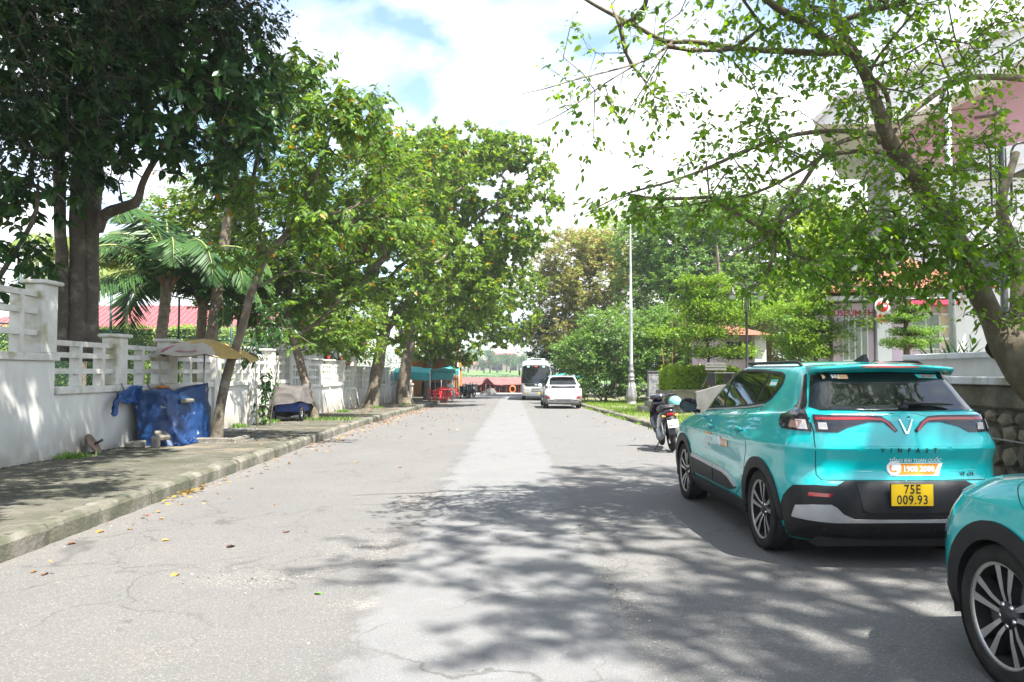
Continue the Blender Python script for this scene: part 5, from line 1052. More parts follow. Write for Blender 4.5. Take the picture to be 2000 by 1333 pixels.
# ---- galvanised pole and the black twin-armed lamps
GALV = mat('galvanised', (.42, .45, .47), .45, (.33, .36, .38), 8, metal=.5)
b = W(1862, 700, 12.9); m = MB(); m.tube([(0, 0, 0), (0, 0, 5.8)], .055, 14); m.tube([(0, 0, 0), (0, 0, .12)], .09, 14); o = m.build('steel_pole', GALV); o.location = (b.x, 12.9, .7); tag(o, 'tall galvanised steel pole in front of the pink building', 'pole')
BLK = mat('black_iron', (.018, .018, .02), .4, (.03, .03, .032), 6); GLB = mat('frosted_globe', (.62, .66, .68), .15, coat=.5)
def lamp(x, y, z0, label, rz=0, H=4.9):
    r = empty('street_lamp', (x, y, z0), rz, label, 'street lamp', 'black twin-arm garden lamps on the right')
    k = H-z0; pr = [(.16, 0), (.16, .08), (.11, .12), (.10, .5), (.13, .55), (.13, .6), (.085, .65), (.085, .8), (.11, .84), (.07, .9), (.065, 1.0), (.085, 1.04), (.05, 1.08), (.045, k-1.2), (.06, k-1.17), (.045, k-1.1), (.04, k-.15), (.02, k-.05), (.0, k)]
    m = MB(); m.lathe(pr, n=16); m.build('post', BLK, r, recalc=False)
    for q in (.08, .16):
        for s_ in (-1, 1): m = MB(); m.tube([(s_*q, 0, k-1.1), (s_*q, 0, k-.35+.2*(q < .1))], .013, 6); m.build('bar', BLK, r)
    for zz in (k-1.0, k-.5): m = MB(); m.tube([(-.17, 0, zz), (.17, 0, zz)], .014, 6); m.build('cross_bar', BLK, r)
    for s_ in (-1, 1):
        m = MB(); pts = [(s_*(.16+.0), 0, k-.9), (s_*.17, 0, k-.3)]+[(s_*(.36-.19*math.cos(a)), 0, k-.25+.2*math.sin(a)) for a in np.linspace(.3, math.pi, 8)]; m.tube(pts, .018, 6); m.build('arm', BLK, r)
        m = MB(); m.lathe([(.02, .03), (.05, .0), (.06, -.08), (.09, -.12), (.12, -.16), (.27, -.235), (.27, -.25), (.10, -.20), (0, -.19)], (s_*.55, 0, k-.25), n=20); m.build('shade', BLK, r, recalc=False)
        m = MB(); m.lathe([(.09, -.2), (.115, -.26), (.11, -.36), (.06, -.43), (.0, -.45)], (s_*.55, 0, k-.25), n=14); m.build('globe', GLB, r, recalc=False)
    return r
RAMPM = mat('ramp_render', (.13, .13, .125), .9, (.09, .09, .085), 3, bump=.3)
LM = [(1962, 11.0, 1.25, 'black twin-arm lamp at the right edge, partly behind the overhanging tree'), (1709, 20.6, .75, 'black twin-arm lamp with a red round sign in front of the shop'), (1458, 28.6, .45, 'black twin-arm lamp with white globes above the taxi roof'), (1343, 36.5, .25, 'black twin-arm lamp farthest away among the layered trees')]
for px, Y, z0, lb in LM: lamp(W(px, 600, Y).x, Y, z0, lb, .15)
sg_ = W(1720, 608, 20.3); r = empty('round_sign', (sg_.x, 20.3, 0), 0, 'red and white round warning sign on the lamp post before the shop', 'sign')
m = MB(); T90 = Matrix.Rotation(math.pi/2, 4, 'X'); m.lathe([(0, .02), (.20, .02), (.20, 0), (0, 0)], (0, -.08, sg_.z+.12), n=28, T=T90); m.build('plate', mat('sign_white', (.75, .75, .75), .4), r, recalc=False)
m = MB(); m.lathe([(0, .03), (.155, .03), (.155, .021), (0, .021)], (0, -.08, sg_.z+.12), n=28, T=T90); m.build('red_disc', mat('sign_red', (.6, .02, .03), .4), r, recalc=False)
m = MB(); m.box((0, -.115, sg_.z+.13), (.2, .006, .05)); m.build('bar_symbol', mat('sign_white', (.75, .75, .75), .4), r)
m = MB(); m.box((.0, -.09, sg_.z-.20), (.26, .02, .20), bev=.01); m.build('red_panel', mat('sign_red', (.6, .02, .03), .4), r)
# ---- tall white tapered street light with ornate cast base
bx = W(1232, 600, 42).x; r = empty('street_light_mast', (bx, 42, gz(42)+.1), 0, 'tall silver street light mast with an ornate cast base on the grass verge', 'street lamp')
SILV = mat('silver_paint', (.50, .52, .54), .4, (.42, .44, .46), 4, metal=.3)
m = MB(); m.lathe([(.30, 0), (.30, .1), (.24, .16), (.25, .22), (.27, .28), (.30, .45), (.27, .62), (.24, .8), (.19, 1.05), (.165, 1.25), (.17, 1.3), (.2, 1.33), (.2, 1.4), (.15, 1.45), (.19, 1.52), (.19, 1.6), (.13, 1.68), (.12, 1.8), (.16, 1.86), (.13, 1.95), (.11, 2.15), (.12, 2.2), (.10, 2.25)], n=20); m.build('cast_base', mat('cast_aluminium', (.30, .30, .31), .5, (.2, .2, .2), 12, metal=.5), r, recalc=False)
for k in range(8):
    a = k*math.pi/4; m = MB(); m.tube([(.275*math.cos(a), .275*math.sin(a), .3), (.29*math.cos(a), .29*math.sin(a), .5), (.245*math.cos(a), .245*math.sin(a), .8), (.17*math.cos(a), .17*math.sin(a), 1.2)], .022, 5); m.build('rib', mat('cast_aluminium', (0, 0, 0)), r)
m = MB(); m.lathe([(.098, 2.25), (.088, 5.2), (.095, 5.22), (.095, 5.3), (.075, 5.32), (.065, 7.6), (.07, 7.62), (.05, 7.68), (.04, 10.2), (.0, 10.4)], n=16); m.build('pole', SILV, r, recalc=False)
bx = W(1083, 640, 66).x; m = MB(); m.lathe([(.2, 0), (.2, .3), (.13, .4), (.09, 6.5), (.05, 9), (0, 9.1)], n=12); o = m.build('lamp_post', SILV, recalc=False); o.location = (bx, 66, gz(66)); tag(o, 'plain grey lamp post behind the bus at the road end', 'street lamp')
# ---- museum: pink gabled upper storey, white bands, grey block
PINK = mat('pink_render', (.45, .25, .28), .85, (.42, .235, .26), 1); WHR = mat('white_render', (.72, .71, .72), .85, (.66, .65, .66), 1); GRYR = mat('grey_render', (.33, .34, .35), .85); LIL = mat('lilac_render', (.60, .47, .58), .85, (.55, .43, .53), 1)
TILE = mat('terracotta_tile', (.30, .11, .06), .8, (.2, .07, .04), 6, bump=.2, island=.25)
MY = 31.0
MA = -.50
mu = empty('museum_building', (W(1850, 700, MY).x, MY, .8), MA, 'pink and white two-storey museum with a wide gabled roof behind the overhanging tree', 'building'); mo = Vector((W(1850, 700, MY).x, MY, .8)); Mm = Matrix.Rotation(-MA, 4, 'Z'); ZERO = Vector((0, 0, 0))
def mp_(px, py, Y=MY):            # a point of the photograph on the museum's front plane (or dy behind it), in the museum's own frame
    dy = Y-MY; d = W(px, py, 10)-Vector((0, 0, EYE)); n = Matrix.Rotation(MA, 3, 'Z') @ Vector((0, -1, 0)); p0 = mo-n*dy; t = (p0-Vector((0, 0, EYE))).dot(n)/d.dot(n); return Mm @ (Vector((0, 0, EYE))+d*t-mo)
def mbox(name, px0, px1, py0, py1, d0, d1, m_, parent=None, bev=0):
    a = mp_(px0, py1, MY+d0); b_ = mp_(px1, py0, MY+d0); m = MB(); m.box(Vector(((a.x+b_.x)/2, (d0+d1)/2, (a.z+b_.z)/2)), (abs(b_.x-a.x), d1-d0, abs(b_.z-a.z)), bev=bev); return m.build(name, m_, parent or mu)
mbox('wall', 1745, 2150, 330, 705, .6, 8, WHR); mbox('stair_block', 1700, 1775, 335, 700, 2.2, 9, GRYR)
m = MB(); a = [mp_(1700, 345, MY+2.1), mp_(1775, 318, MY+2.1)]; m.prism([((p).x, (p).z) for p in (a[0], a[1], mp_(1775, 308, MY+2.1), mp_(1697, 336, MY+2.1))], 1.6, 9, lambda a, b, h: (a, h, b)); m.build('parapet_cap', WHR, mu)
# pink gable
G_ = [(1745, 330), (1745, 268), (1850, 175), (2100, 95), (2150, 95), (2150, 330)]
m = MB(); m.prism([((mp_(x, y)).x, (mp_(x, y)).z) for x, y in G_], .4, 8, lambda a, b, h: (a, h, b)); m.build('gable_wall', PINK, mu)
m = MB(); E0 = [(1600, 262), (1640, 222), (2150, 20), (2150, 62), (1750, 262)]; m.prism([((mp_(x, y)).x, (mp_(x, y)).z) for x, y in E0], -1.5, 9, lambda a, b, h: (a, h, b)); m.build('roof', WHR, mu)
m = MB(); E0 = [(1596, 255), (1640, 214), (2150, 8), (2150, 19), (1641, 224), (1602, 262)]; m.prism([((mp_(x, y)).x, (mp_(x, y)).z) for x, y in E0], -1.7, 9.2, lambda a, b, h: (a, h, b)); m.build('roof_edge', mat('gutter_grey', (.42, .40, .40), .7), mu)
mbox('band', 1748, 2200, 318, 338, .2, .58, WHR); mbox('band', 1900, 2200, 258, 330, .1, .38, WHR)
mbox('vent', 1903, 1945, 222, 232, .3, .39, mat('louvre_brown', (.1, .05, .05), .8))
for px in (1915, 2000): mbox('window', px, px+46, 470, 560, .45, .58, GLS)
for i in range(10): a = mp_(1890+i*22, 500, MY+.3); m = MB(); m.tube([(a.x, .3, (mp_(1900, 470)).z), (a.x, .3, (mp_(1900, 430)).z)], .03, 5); m.build('baluster', WHR, mu)
mbox('balcony_slab', 1860, 2200, 470, 480, -.1, .59, WHR)
# shop pavilion with a tiled roof
SHY = 24.0
sp_ = empty('museum_shop', (W(1760, 700, SHY).x, SHY, .75), -.28, 'small lilac museum shop with orange roof tiles, white glazed doors and red awning', 'building'); so = Vector((W(1760, 700, SHY).x, SHY, .75)); Ms = Matrix.Rotation(.28, 4, 'Z')
def sl(px, py, dy=0):              # point of the photograph in the shop's own frame, on its front plane
    d = (W(px, py, 10)-Vector((0, 0, EYE))); n = Matrix.Rotation(-.28, 3, 'Z') @ Vector((0, -1, 0)); p0 = so+n*(-dy); t = (p0-Vector((0, 0, EYE))).dot(n)/d.dot(n); P = Vector((0, 0, EYE))+d*t; return Ms @ (P-so)
def sbox(name, px0, px1, py0, py1, d0, d1, m_, parent=None):
    a = sl(px0, py1, d0); b_ = sl(px1, py0, d0); m = MB(); m.box(((a.x+b_.x)/2, (d0+d1)/2, (a.z+b_.z)/2), (abs(b_.x-a.x), d1-d0, abs(b_.z-a.z))); return m.build(name, m_, parent or sp_)
WFR = mat('white_frame', (.72, .73, .72), .5); PGL = mat('green_glass', (.10, .13, .10), .08, (.16, .2, .15), 2, spec=.7)
wl = sbox('wall', 1628, 1880, 588, 715, 0, 5, LIL)
sbox('white_pier', 1712, 1740, 600, 715, -.25, -.002, WHR); sbox('white_pier', 1860, 1884, 588, 715, -.25, -.002, WHR)
sbox('shelf_niche', 1838, 1862, 595, 700, -.06, -.001, mat('niche_cream', (.62, .50, .38), .8))
for k in range(4): sbox('shelf', 1838, 1862, 612+k*24, 616+k*24, -.14, -.061, WHR)
def gdoor(x0, x1, y0, y1, n):
    fr = sbox('door', x0, x1, y0, y1, -.06, -.003, WFR); w_ = (x1-x0)/n
    for k in range(n): sbox('pane', x0+k*w_+2.2, x0+(k+1)*w_-2.2, y0+3, y1-3, -.075, -.061, PGL, fr)
gdoor(1646, 1695, 622, 706, 4); gdoor(1782, 1836, 612, 684, 2)
sbox('cornice', 1615, 1900, 572, 588, -.7, 5.3, mat('eave_grey', (.45, .45, .46), .8))
sbox('awning', 1780, 1875, 585, 596, -.95, -.3, mat('awning_red', (.62, .05, .12), .7)); sbox('awning_top', 1780, 1875, 580, 584, -.95, -.3, WHR)
txt = sl(1672, 612); text_obj('shop_lettering', 'MUSEUM SHOP', .26, mat('shop_red', (.45, .02, .04), .6), sp_, lambda x, y: (txt.x+x, -.012, txt.z+y), bold=.006)
rf = MB(); a = sl(1608, 572, -.9); b_ = sl(1900, 572, -.9); top = sl(1700, 535, 2).z
rf.add([(a.x, -.9, a.z), (b_.x+.6, -.9, a.z), (b_.x+.6, 5.6, a.z), (a.x, 5.6, a.z), (a.x+2.2, 2.3, a.z+1.5), (b_.x-1.6, 2.3, a.z+1.5)], [(0, 1, 5, 4), (1, 2, 5), (2, 3, 4, 5), (3, 0, 4), (3, 2, 1, 0)]); rf = rf.build('roof', TILE, sp_)
m = MB()
for j in range(14):
    t = (j+.5)/14; y_ = -.9+3.2*t; z_ = a.z+1.5*t+.03; x0 = a.x+2.2*t; x1 = b_.x+.6-2.2*t; k = 0
    while x0+k*.26 < x1:
        m.box((x0+.13+k*.26, y_, z_+rs.uniform(0, .012)), (.22, .25, .05), mat=Matrix.Rotation(.45, 4, 'X')); k += 1
m.build('tiles', TILE, rf)['kind'] = 'stuff'
# smaller lilac pavilion behind the layered trees
pv = empty('lilac_pavilion', (W(1450, 700, 33).x, 33, .5), 0, 'low lilac pavilion with dark windows behind the layered trees', 'building'); po_ = Vector((W(1450, 700, 33).x, 33, .5))
def pbox(name, px0, px1, py0, py1, d0, d1, m_):
    a = W(px0, py1, 33+d0); b2 = W(px1, py0, 33+d0); m = MB(); m.box(Vector(((a.x+b2.x)/2, 33+(d0+d1)/2, (a.z+b2.z)/2))-po_, (abs(b2.x-a.x), d1-d0, abs(b2.z-a.z))); return m.build(name, m_, pv)
pbox('wall', 1405, 1495, 655, 735, 0, 5, LIL); pbox('lit_wall', 1475, 1496, 655, 735, -.4, -.002, WHR)  # white slab: sunlight on part of the lilac wall, put in as colour
for k in range(3): pbox('window', 1420+k*18, 1435+k*18, 668, 702, -.05, -.002, GLS)
pr = MB(); a = W(1395, 655, 32.4)-po_; b2 = W(1510, 655, 32.4)-po_; pr.add([(a.x, -.8, a.z), (b2.x, -.8, a.z), (b2.x, 5.6, a.z), (a.x, 5.6, a.z), (a.x+1, 2.2, a.z+.6), (b2.x-1, 2.2, a.z+.6)], [(0, 1, 5, 4), (1, 2, 5), (2, 3, 4, 5), (3, 0, 4), (3, 2, 1, 0)]); pr.build('roof', TILE, pv)
# ---- stone clad wall, steps, planter
CLAD = mat('split_stone', (.24, .24, .245), .85, (.17, .175, .19), 7, bump=.3, island=.3); GRN2 = mat('concrete_planter', (.26, .24, .19), .9, (.16, .15, .11), 2.5, bump=.4)
cw = empty('stone_clad_wall', (W(1312, 760, 40).x, 40, gz(40)), 0, 'low wall clad in small pale grey split stones beyond the motorbike', 'wall'); cx0 = W(1267, 760, 40).x-cw.location.x; cx1 = W(1362, 760, 40).x-cw.location.x; ch = W(1300, 727, 40).z-gz(40)
m = MB(); m.box(((cx0+cx1)/2, .2, ch/2), (cx1-cx0, .36, ch)); m.build('wall', CLAD, cw)
m = MB(); m.box(((cx0+cx1)/2, .2, ch+.03), (cx1-cx0+.1, .5, .06)); m.build('coping', mat('dark_coping', (.12, .12, .12), .8), cw)
m = MB(); z_ = 0.0
while z_ < ch-.1:
    x_ = cx0-rs.uniform(0, .2)
    while x_ < cx1:
        l_ = rs.uniform(.18, .4); xa = max(x_, cx0); xb = min(x_+l_-.01, cx1)
        if xb > xa+.03: m.box(((xa+xb)/2, -.0-rs.uniform(0, .015), z_+.055), (xb-xa, .06, .1))
        x_ += l_
    z_ += .11
m.build('stone_facing', CLAD, cw)['kind'] = 'stuff'
ramp_ = empty('ramp_wall', (W(1425, 750, 24).x, 24, .2), 0, 'sloping pale wall of the ramp between the hedge planter and the taxi', 'wall')
m = MB(); m.prism([(-1.04, 0), (2.6, 0), (2.6, 1.15), (-.27, .9), (-1.04, .68)], 0, .3, lambda a, b, h: (a, h, b)); m.build('wall', RAMPM, ramp_)
pn = empty('planter', (W(1375, 780, 30).x, 30, gz(30)+.1), 0, 'weathered concrete planter with yellow-green hedge behind the motorbike', 'planter')
pw_ = W(1450, 780, 30).x-W(1318, 780, 30).x; ph_ = W(1375, 765, 30).z-gz(30)-.1
m = MB(); m.box((0, .1, ph_/2-.1), (pw_, .2, ph_+.2), bev=.01); m.box((-pw_/2+.1, 1.6, ph_/2-.1), (.2, 2.8, ph_+.2), bev=.01); m.build('front_wall', GRN2, pn)
m = MB(); m.box((0, .1, ph_+.03), (pw_+.1, .3, .07), bev=.01); m.build('coping', GRN2, pn)
m = MB(); m.box((0, 1.7, ph_/2), (pw_-.3, 2.9, ph_-.05)); m.build('soil', EARTH, pn)
for k in range(3): m = MB(); m.box((-pw_/2-.3-.3*k, .9, (ph_*.75-.2*k)/2), (.3, 1.2, max(.1, ph_*.75-.2*k)), bev=.01); m.build('step', GRN2, pn)
hedge('box_hedge', 'low yellow-green clipped hedge mounded in the planter', (pn.location.x+.2, 31.7, pn.location.z+ph_-.1), (pw_*.98, 2.4, .95), 22000, LF_YG, .13)
bch = empty('garden_bench', (W(1418, 742, 27).x, 27, W(1418, 752, 27).z), .5, 'small grey slatted bench beside the lilac pavilion', 'bench')
BNC = mat('bench_grey', (.12, .12, .115), .7)
for k in range(4): m = MB(); m.box((0, .1+.09*k, .42), (1.0, .07, .03)); m.build('seat_slat', BNC, bch)
for k in range(3): m = MB(); m.box((0, .5, .55+.1*k), (1.0, .03, .07)); m.build('back_slat', BNC, bch)
for s_ in (-.4, .4): m = MB(); m.box((s_, .28, .2), (.05, .4, .42)); m.build('leg', BLK, bch)
# ---- layered trees (tiers of fine pale foliage)
LN_ = 1.9
def layered(label, px, Y, zb, tiers, r0=.05, leaf=LF_LAY, group='layered garden trees', props=True, L_=.075, cat='tree', nm='layered_tree'):
    x = W(px, 600, Y).x; root = empty(nm, (x, Y, zb), 0, label, cat, group); zt_ = W(px, tiers[-1][1], Y).z-zb
    m = MB(); pts = [Vector((rs.uniform(-.05, .05)*k/8, 0, zt_*k/8)) for k in range(9)]; m.tube(pts, [r0*(1-.8*k/8) for k in range(9)], 8); m.build('trunk', BARKL, root)
    for (dx0, py, wpx, n) in tiers:
        n = int(n*LN_)
        z = W(px, py, Y).z-zb; cx_ = (W(px+dx0, 600, Y).x-x); rr_ = wpx/FPX*Y/2
        a = rng.uniform(0, 2*math.pi, n); q = rr_*rng.uniform(0, 1, n)**.55*(1+.25*np.sin(a*5+z*3)); P = np.stack([cx_+q*np.cos(a), q*np.sin(a)*.9, z+.10*(q/rr_)*rr_*.5+rng.normal(size=n)*.085*rr_+.05*np.sin(a*3+q*4)], 1)
        D = np.stack([np.cos(a), np.sin(a), rng.uniform(-.1, .5, n)], 1)+rng.normal(size=(n, 3))*.6; Ln = L_*rng.uniform(.6, 1.4, n)*Y/20
        leafmass('foliage_tier', P, D, np.array([0, 0, 1.])+rng.normal(size=(n, 3))*.5, Ln, Ln*.7, leaf, 1, root)['kind'] = 'stuff'
        m = MB()
        for k in range(6): aa = k*1.05+z; m.tube([(0, 0, max(0, z-.15*rr_)), (cx_*.5+rr_*.45*math.cos(aa), rr_*.45*math.sin(aa), z-.03), (cx_+rr_*.85*math.cos(aa), rr_*.85*math.sin(aa), z+.05*rr_)], [r0*.4, r0*.25, .006], 4, caps=False)
        m.build('limb', BARKL, root)
    if props:
        for k in range(3): aa = k*2.1+.4; m = MB(); m.tube([(.55*math.cos(aa), .55*math.sin(aa), -.1), (0, 0, 1.1)], .03, 6); m.build('support_stake', mat('stake_wood', (.25, .2, .15), .9), root)
        m = MB(); m.tube([(-.07, -.07, 1.0), (.07, -.07, 1.02), (.07, .07, 1.0), (-.07, .07, .98), (-.07, -.07, 1.0)], .03, 6); m.build('green_tie', mat('green_cloth', (.0, .25, .12), .8), root)
layered('young layered tree with crossed support stakes, left of the lilac pavilion', 1382, 30, .35, [(20, 690, 150, 1500), (-30, 655, 170, 2200), (30, 620, 180, 2400), (0, 600, 130, 1400), (10, 575, 110, 1300), (-10, 552, 100, 1200)], .07)
layered('layered tree with a green cloth tied on its trunk, left of the shop', 1592, 25, .6, [(0, 690, 130, 1400), (-10, 665, 150, 1900), (30, 640, 170, 2200), (-20, 605, 150, 1900), (20, 580, 120, 1300)], .09)
layered('cloud-pruned bonsai tree in a planter before the shop door', 1768, 17, .95, [(5, 672, 100, 1500), (15, 650, 90, 1300), (-8, 624, 80, 1200), (10, 606, 60, 700), (0, 572, 62, 900), (-4, 545, 40, 500)], .10, LF_BUSH, None, False, .06, nm='bonsai_tree')
m = MB(); m.box((0, 0, .14), (1.3, 1.3, .38), bev=.02); o = m.build('stone_planter', mat('planter_cream', (.50, .44, .34), .85)); o.location = (W(1768, 600, 17).x, 17, .78); tag(o, 'square cream stone planter under the bonsai tree', 'planter')
# ---- bushes, hedgerow and trees behind the verge
def bush(label, px, Y, zb, blobs, n, leaf, L_, nm='bush', cat='bush', group=None, w=.5, droop=.3, stems=5, trunk=None, tmpl=4, nl_=12, bark=BARK):
    x = W(px, 700, Y).x; b = (x, Y, zb); limbs = []
    if trunk: limbs.append([((x, Y, zb-.1), trunk)]+[(W(a, c, Y), r) for a, c, r in stems])
    else:
        for k in range(stems): t = blobs[k % len(blobs)]; c = W(t[0], t[1], Y); limbs.append([((x+rs.uniform(-.4, .4), Y+rs.uniform(-.3, .3), zb-.1), .05), (((x+c.x)/2, Y, (zb+c.z)/2), .035), (tuple(c), .015)])
    tree(nm, label, b, limbs, [(tuple(W(t[0], t[1], Y+(t[6] if len(t) > 6 else 0))), (t[2], t[3], t[4]), t[5]) for t in blobs], n, dict(n=nl_, L=L_, w=w, tl=.4, droop=droop, style='alt', tilt=1.0, clump=(.6, -.34), tw=0, jit=.04), leaf, bark, group=group, twig=.006, tmpl=tmpl, cat=cat, trunk_n=1 if trunk else 99, bark=.01)
G1 = 'trees and bushes behind the right verge'
bush('broad pale green shrub overhanging the verge left of the mast', 1180, 47, gz(47), [(1140, 680, 2.0, 2, 1.6, 1), (1190, 640, 2.2, 2, 1.3, 1), (1180, 740, 2.3, 2, 1.1, .9), (1130, 740, 1.2, 1.5, .8, .8), (1210, 700, 1.8, 2, 1.4, 1)], 1150, LF_BUSH, .17, group=G1, nl_=14)
bush('dense shrub just right of the mast, hanging to the ground', 1290, 44, gz(44), [(1270, 640, 2.0, 2, 1.2, 1), (1300, 690, 1.7, 1.8, 1.2, 1), (1250, 700, 1.4, 1.6, 1.4, 1), (1300, 620, 1.7, 1.8, .8, .9), (1250, 750, 1.2, 1.5, .9, .9), (1330, 660, 1.5, 1.6, 1.0, .8)], 1000, LF_BUSH, .16, group=G1, nl_=14)
bush('rust-tinged flowering tree rising above the right end of the road', 1120, 62, gz(62), [(1120, 510, 3.6, 3, 2.8, 1), (1150, 560, 3.2, 3, 2.2, 1), (1090, 570, 2.6, 2.6, 2.4, .9), (1160, 480, 2.4, 2.4, 1.4, .9), (1200, 520, 2.6, 2.6, 2.2, .8), (1080, 640, 2.4, 2.4, 1.8, .7), (1170, 620, 2.6, 2.4, 1.6, .9)], 2600, LF_BRN, .2, nm='rust_tree', cat='tree', group=G1, trunk=.25, stems=[(1120, 700, .2), (1125, 600, .15), (1130, 520, .08)], nl_=14)
bush('dark tree reaching over the bus from the right', 1110, 66, gz(66), [(1050, 655, 2.8, 2, 1.1, .8), (1015, 640, 2.0, 2, .9, .6), (1090, 640, 3.0, 2.5, 1.6, 1), (1120, 690, 2.6, 2.5, 2.2, 1), (1060, 690, 1.6, 1.6, .6, .5)], 900, LF_BIG, .24, nm='dark_tree', cat='tree', group=G1, trunk=.25, stems=[(1112, 720, .22), (1100, 680, .18), (1070, 650, .1)], nl_=12)
bush('bright yellow-green feathery tree peeking behind the mast top', 1200, 70, gz(70), [(1190, 440, 2.4, 2.4, 2.0, 1), (1160, 470, 2.2, 2.2, 1.6, 1), (1230, 480, 3.0, 2.6, 2.4, 1), (1260, 540, 3.2, 3, 3.0, 1), (1200, 560, 2.6, 2.6, 2.6, .8), (1150, 640, 2.2, 2.2, 1.4, .8)], 1500, LF_YG, .2, nm='feathery_tree', cat='tree', group=G1, w=.25, droop=.1, trunk=.3, stems=[(1205, 650, .25), (1210, 550, .15), (1200, 450, .06)], nl_=16)
BG = [('tall dark green tree behind the layered trees, left one', 1330, 56, [(1270, 470, 3, 3, 2.4, 1), (1400, 440, 3.2, 3, 2.0, 1), (1290, 420, 2.4, 2.4, 1.4, .9), (1320, 500, 4.0, 3, 3.2, 1), (1370, 540, 4, 3, 2.6, 1), (1290, 560, 3.2, 3, 2.8, 1), (1340, 440, 2.8, 2.6, 1.6, .8), (1300, 640, 3.2, 3, 2.2, .8)], LF_BUSH, 2900),
      ('tall loose tree with silvery gaps behind the lamp globes', 1460, 60, [(1560, 440, 3.6, 3, 2.4, .9), (1500, 560, 3.6, 3, 2.6, 1), (1560, 400, 3.2, 3, 1.6, .8), (1400, 430, 3, 3, 1.6, .8), (1440, 470, 4.5, 3, 3.4, .7), (1520, 500, 4.2, 3, 3.0, .7), (1480, 420, 3.4, 3, 1.8, .5), (1450, 560, 4, 3, 2.6, 1), (1540, 580, 3.6, 3, 2.6, 1), (1400, 600, 3, 3, 2.6, .9)], LF_ST, 3000),
      ('round green tree between the lilac pavilion and the shop', 1600, 52, [(1660, 470, 3, 3, 2.4, 1), (1690, 620, 2.6, 2.6, 2.4, 1), (1610, 480, 3, 3, 2.2, 1), (1590, 560, 3.6, 3, 2.6, 1), (1640, 500, 3.4, 3, 2.4, .8), (1560, 640, 3.0, 2.6, 2.0, 1), (1620, 640, 3.0, 2.6, 2.0, 1), (1680, 560, 3.0, 2.6, 2.6, .8)], LF_YG, 2700),
      ('dark shrubbery tree right behind the low stone wall', 1400, 46, [(1400, 660, 3.0, 2.2, 1.8, 1), (1340, 690, 2.2, 2, 1.4, 1), (1450, 640, 2.6, 2.2, 2.0, 1), (1510, 670, 2.4, 2.2, 1.8, 1)], LF_BUSH, 1500)]
for lb, px, Y, bl, lf, n in BG: bush(lb, px, Y, gz(Y), bl, n, lf, .22, nm='garden_tree', cat='tree', group=G1, trunk=.25, stems=[(px, 640, .2), (px+5, 560, .14), (px, 480, .07)], nl_=14)
# banyan air roots glimpsed behind the lilac pavilion's trees
bn = empty('banyan_roots', (W(1440, 640, 38).x, 38, .3), 0, 'curtain of brown hanging aerial roots in front of the lilac pavilion', 'tree'); m = MB()
for k in range(160): x_ = rs.gauss(0, 1.3); z1 = rs.uniform(2.2, 4.2); z0_ = rs.uniform(.4, 2.0); m.tube([(x_, rs.uniform(-.4, .4), z1), (x_+rs.uniform(-.05, .05), rs.uniform(-.3, .3), z0_)], .018, 3, caps=False)
m.build('hanging_roots', mat('root_brown', (.22, .10, .05), .95), bn)['kind'] = 'stuff'; m = MB(); m.tube([(0, .3, 0), (.1, .3, 2), (0, .3, 4.2)], [.35, .25, .2], 10); m.build('trunk', BARKD, bn)
# ---- grass of the right verge, weeds
def grass(name, n, fx, L_, m_=LF_GRASS, wd=.02, kindw='stuff'):
    P = fx(n); D = nrm(np.array([0, 0, 1.])+rng.normal(size=(len(P), 3))*.38); Ln = L_*rng.uniform(.5, 1.3, len(P)); o = leafmass(name, P, D, rng.normal(size=(len(P), 3)), Ln, np.ones(len(P))*wd, m_, 1); o['kind'] = 'stuff'; return o
def vg(n):
    y = rng.uniform(10, 50, n)**1; o_ = rng.uniform(.22, 7.5, n); x = np.array([rx(a) for a in y])+o_; d = np.sin(x*1.7+y*.9)+np.sin(y*.6-x)+rng.normal(size=n)*.8; k = (d > -.7)
    x, y = x[k], y[k]; k = ~((x > SX-.1) & (y < 12.3)); x, y = x[k], y[k]; return np.stack([x, y, np.array([vz(a, b) for a, b in zip(x, y)])-.01], 1)
grass('verge_grass', 42000, vg, .15, wd=.022)
def wd_(n):
    t = rng.uniform(0, 1, n); y = 13+t*27; x = np.array([rx(a) for a in y])-np.abs(rng.normal(size=n))*.10; k = np.sin(y*1.9)+np.sin(y*.7)*.8+rng.normal(size=n)*.4 > .4; return np.stack([x[k], y[k], np.array([gz(a) for a in y[k]])], 1)
grass('gutter_weeds', 2600, wd_, .09, LF_GRASS, .05)
def lw(n):
    c = np.array([[-6.1, 24.0], [-5.4, 23.6], [-7.0, 15.6], [-7.05, 19.8], [-7.0, 22.2], [-6.95, 12.2], [-6.6, 30], [-6.2, 35.2], [-5.6, 40]]); i = rng.integers(0, len(c), n); p = c[i]+rng.normal(size=(n, 2))*np.where(i < 2, .4, .12)[:, None]; p[:, 0] = np.maximum(p[:, 0], WX+.1); return np.stack([p[:, 0], p[:, 1], np.array([pz(a) for a in p[:, 1]])-.02], 1)
grass('pavement_weeds', 1700, lw, .12, LF_BUSH, .04)
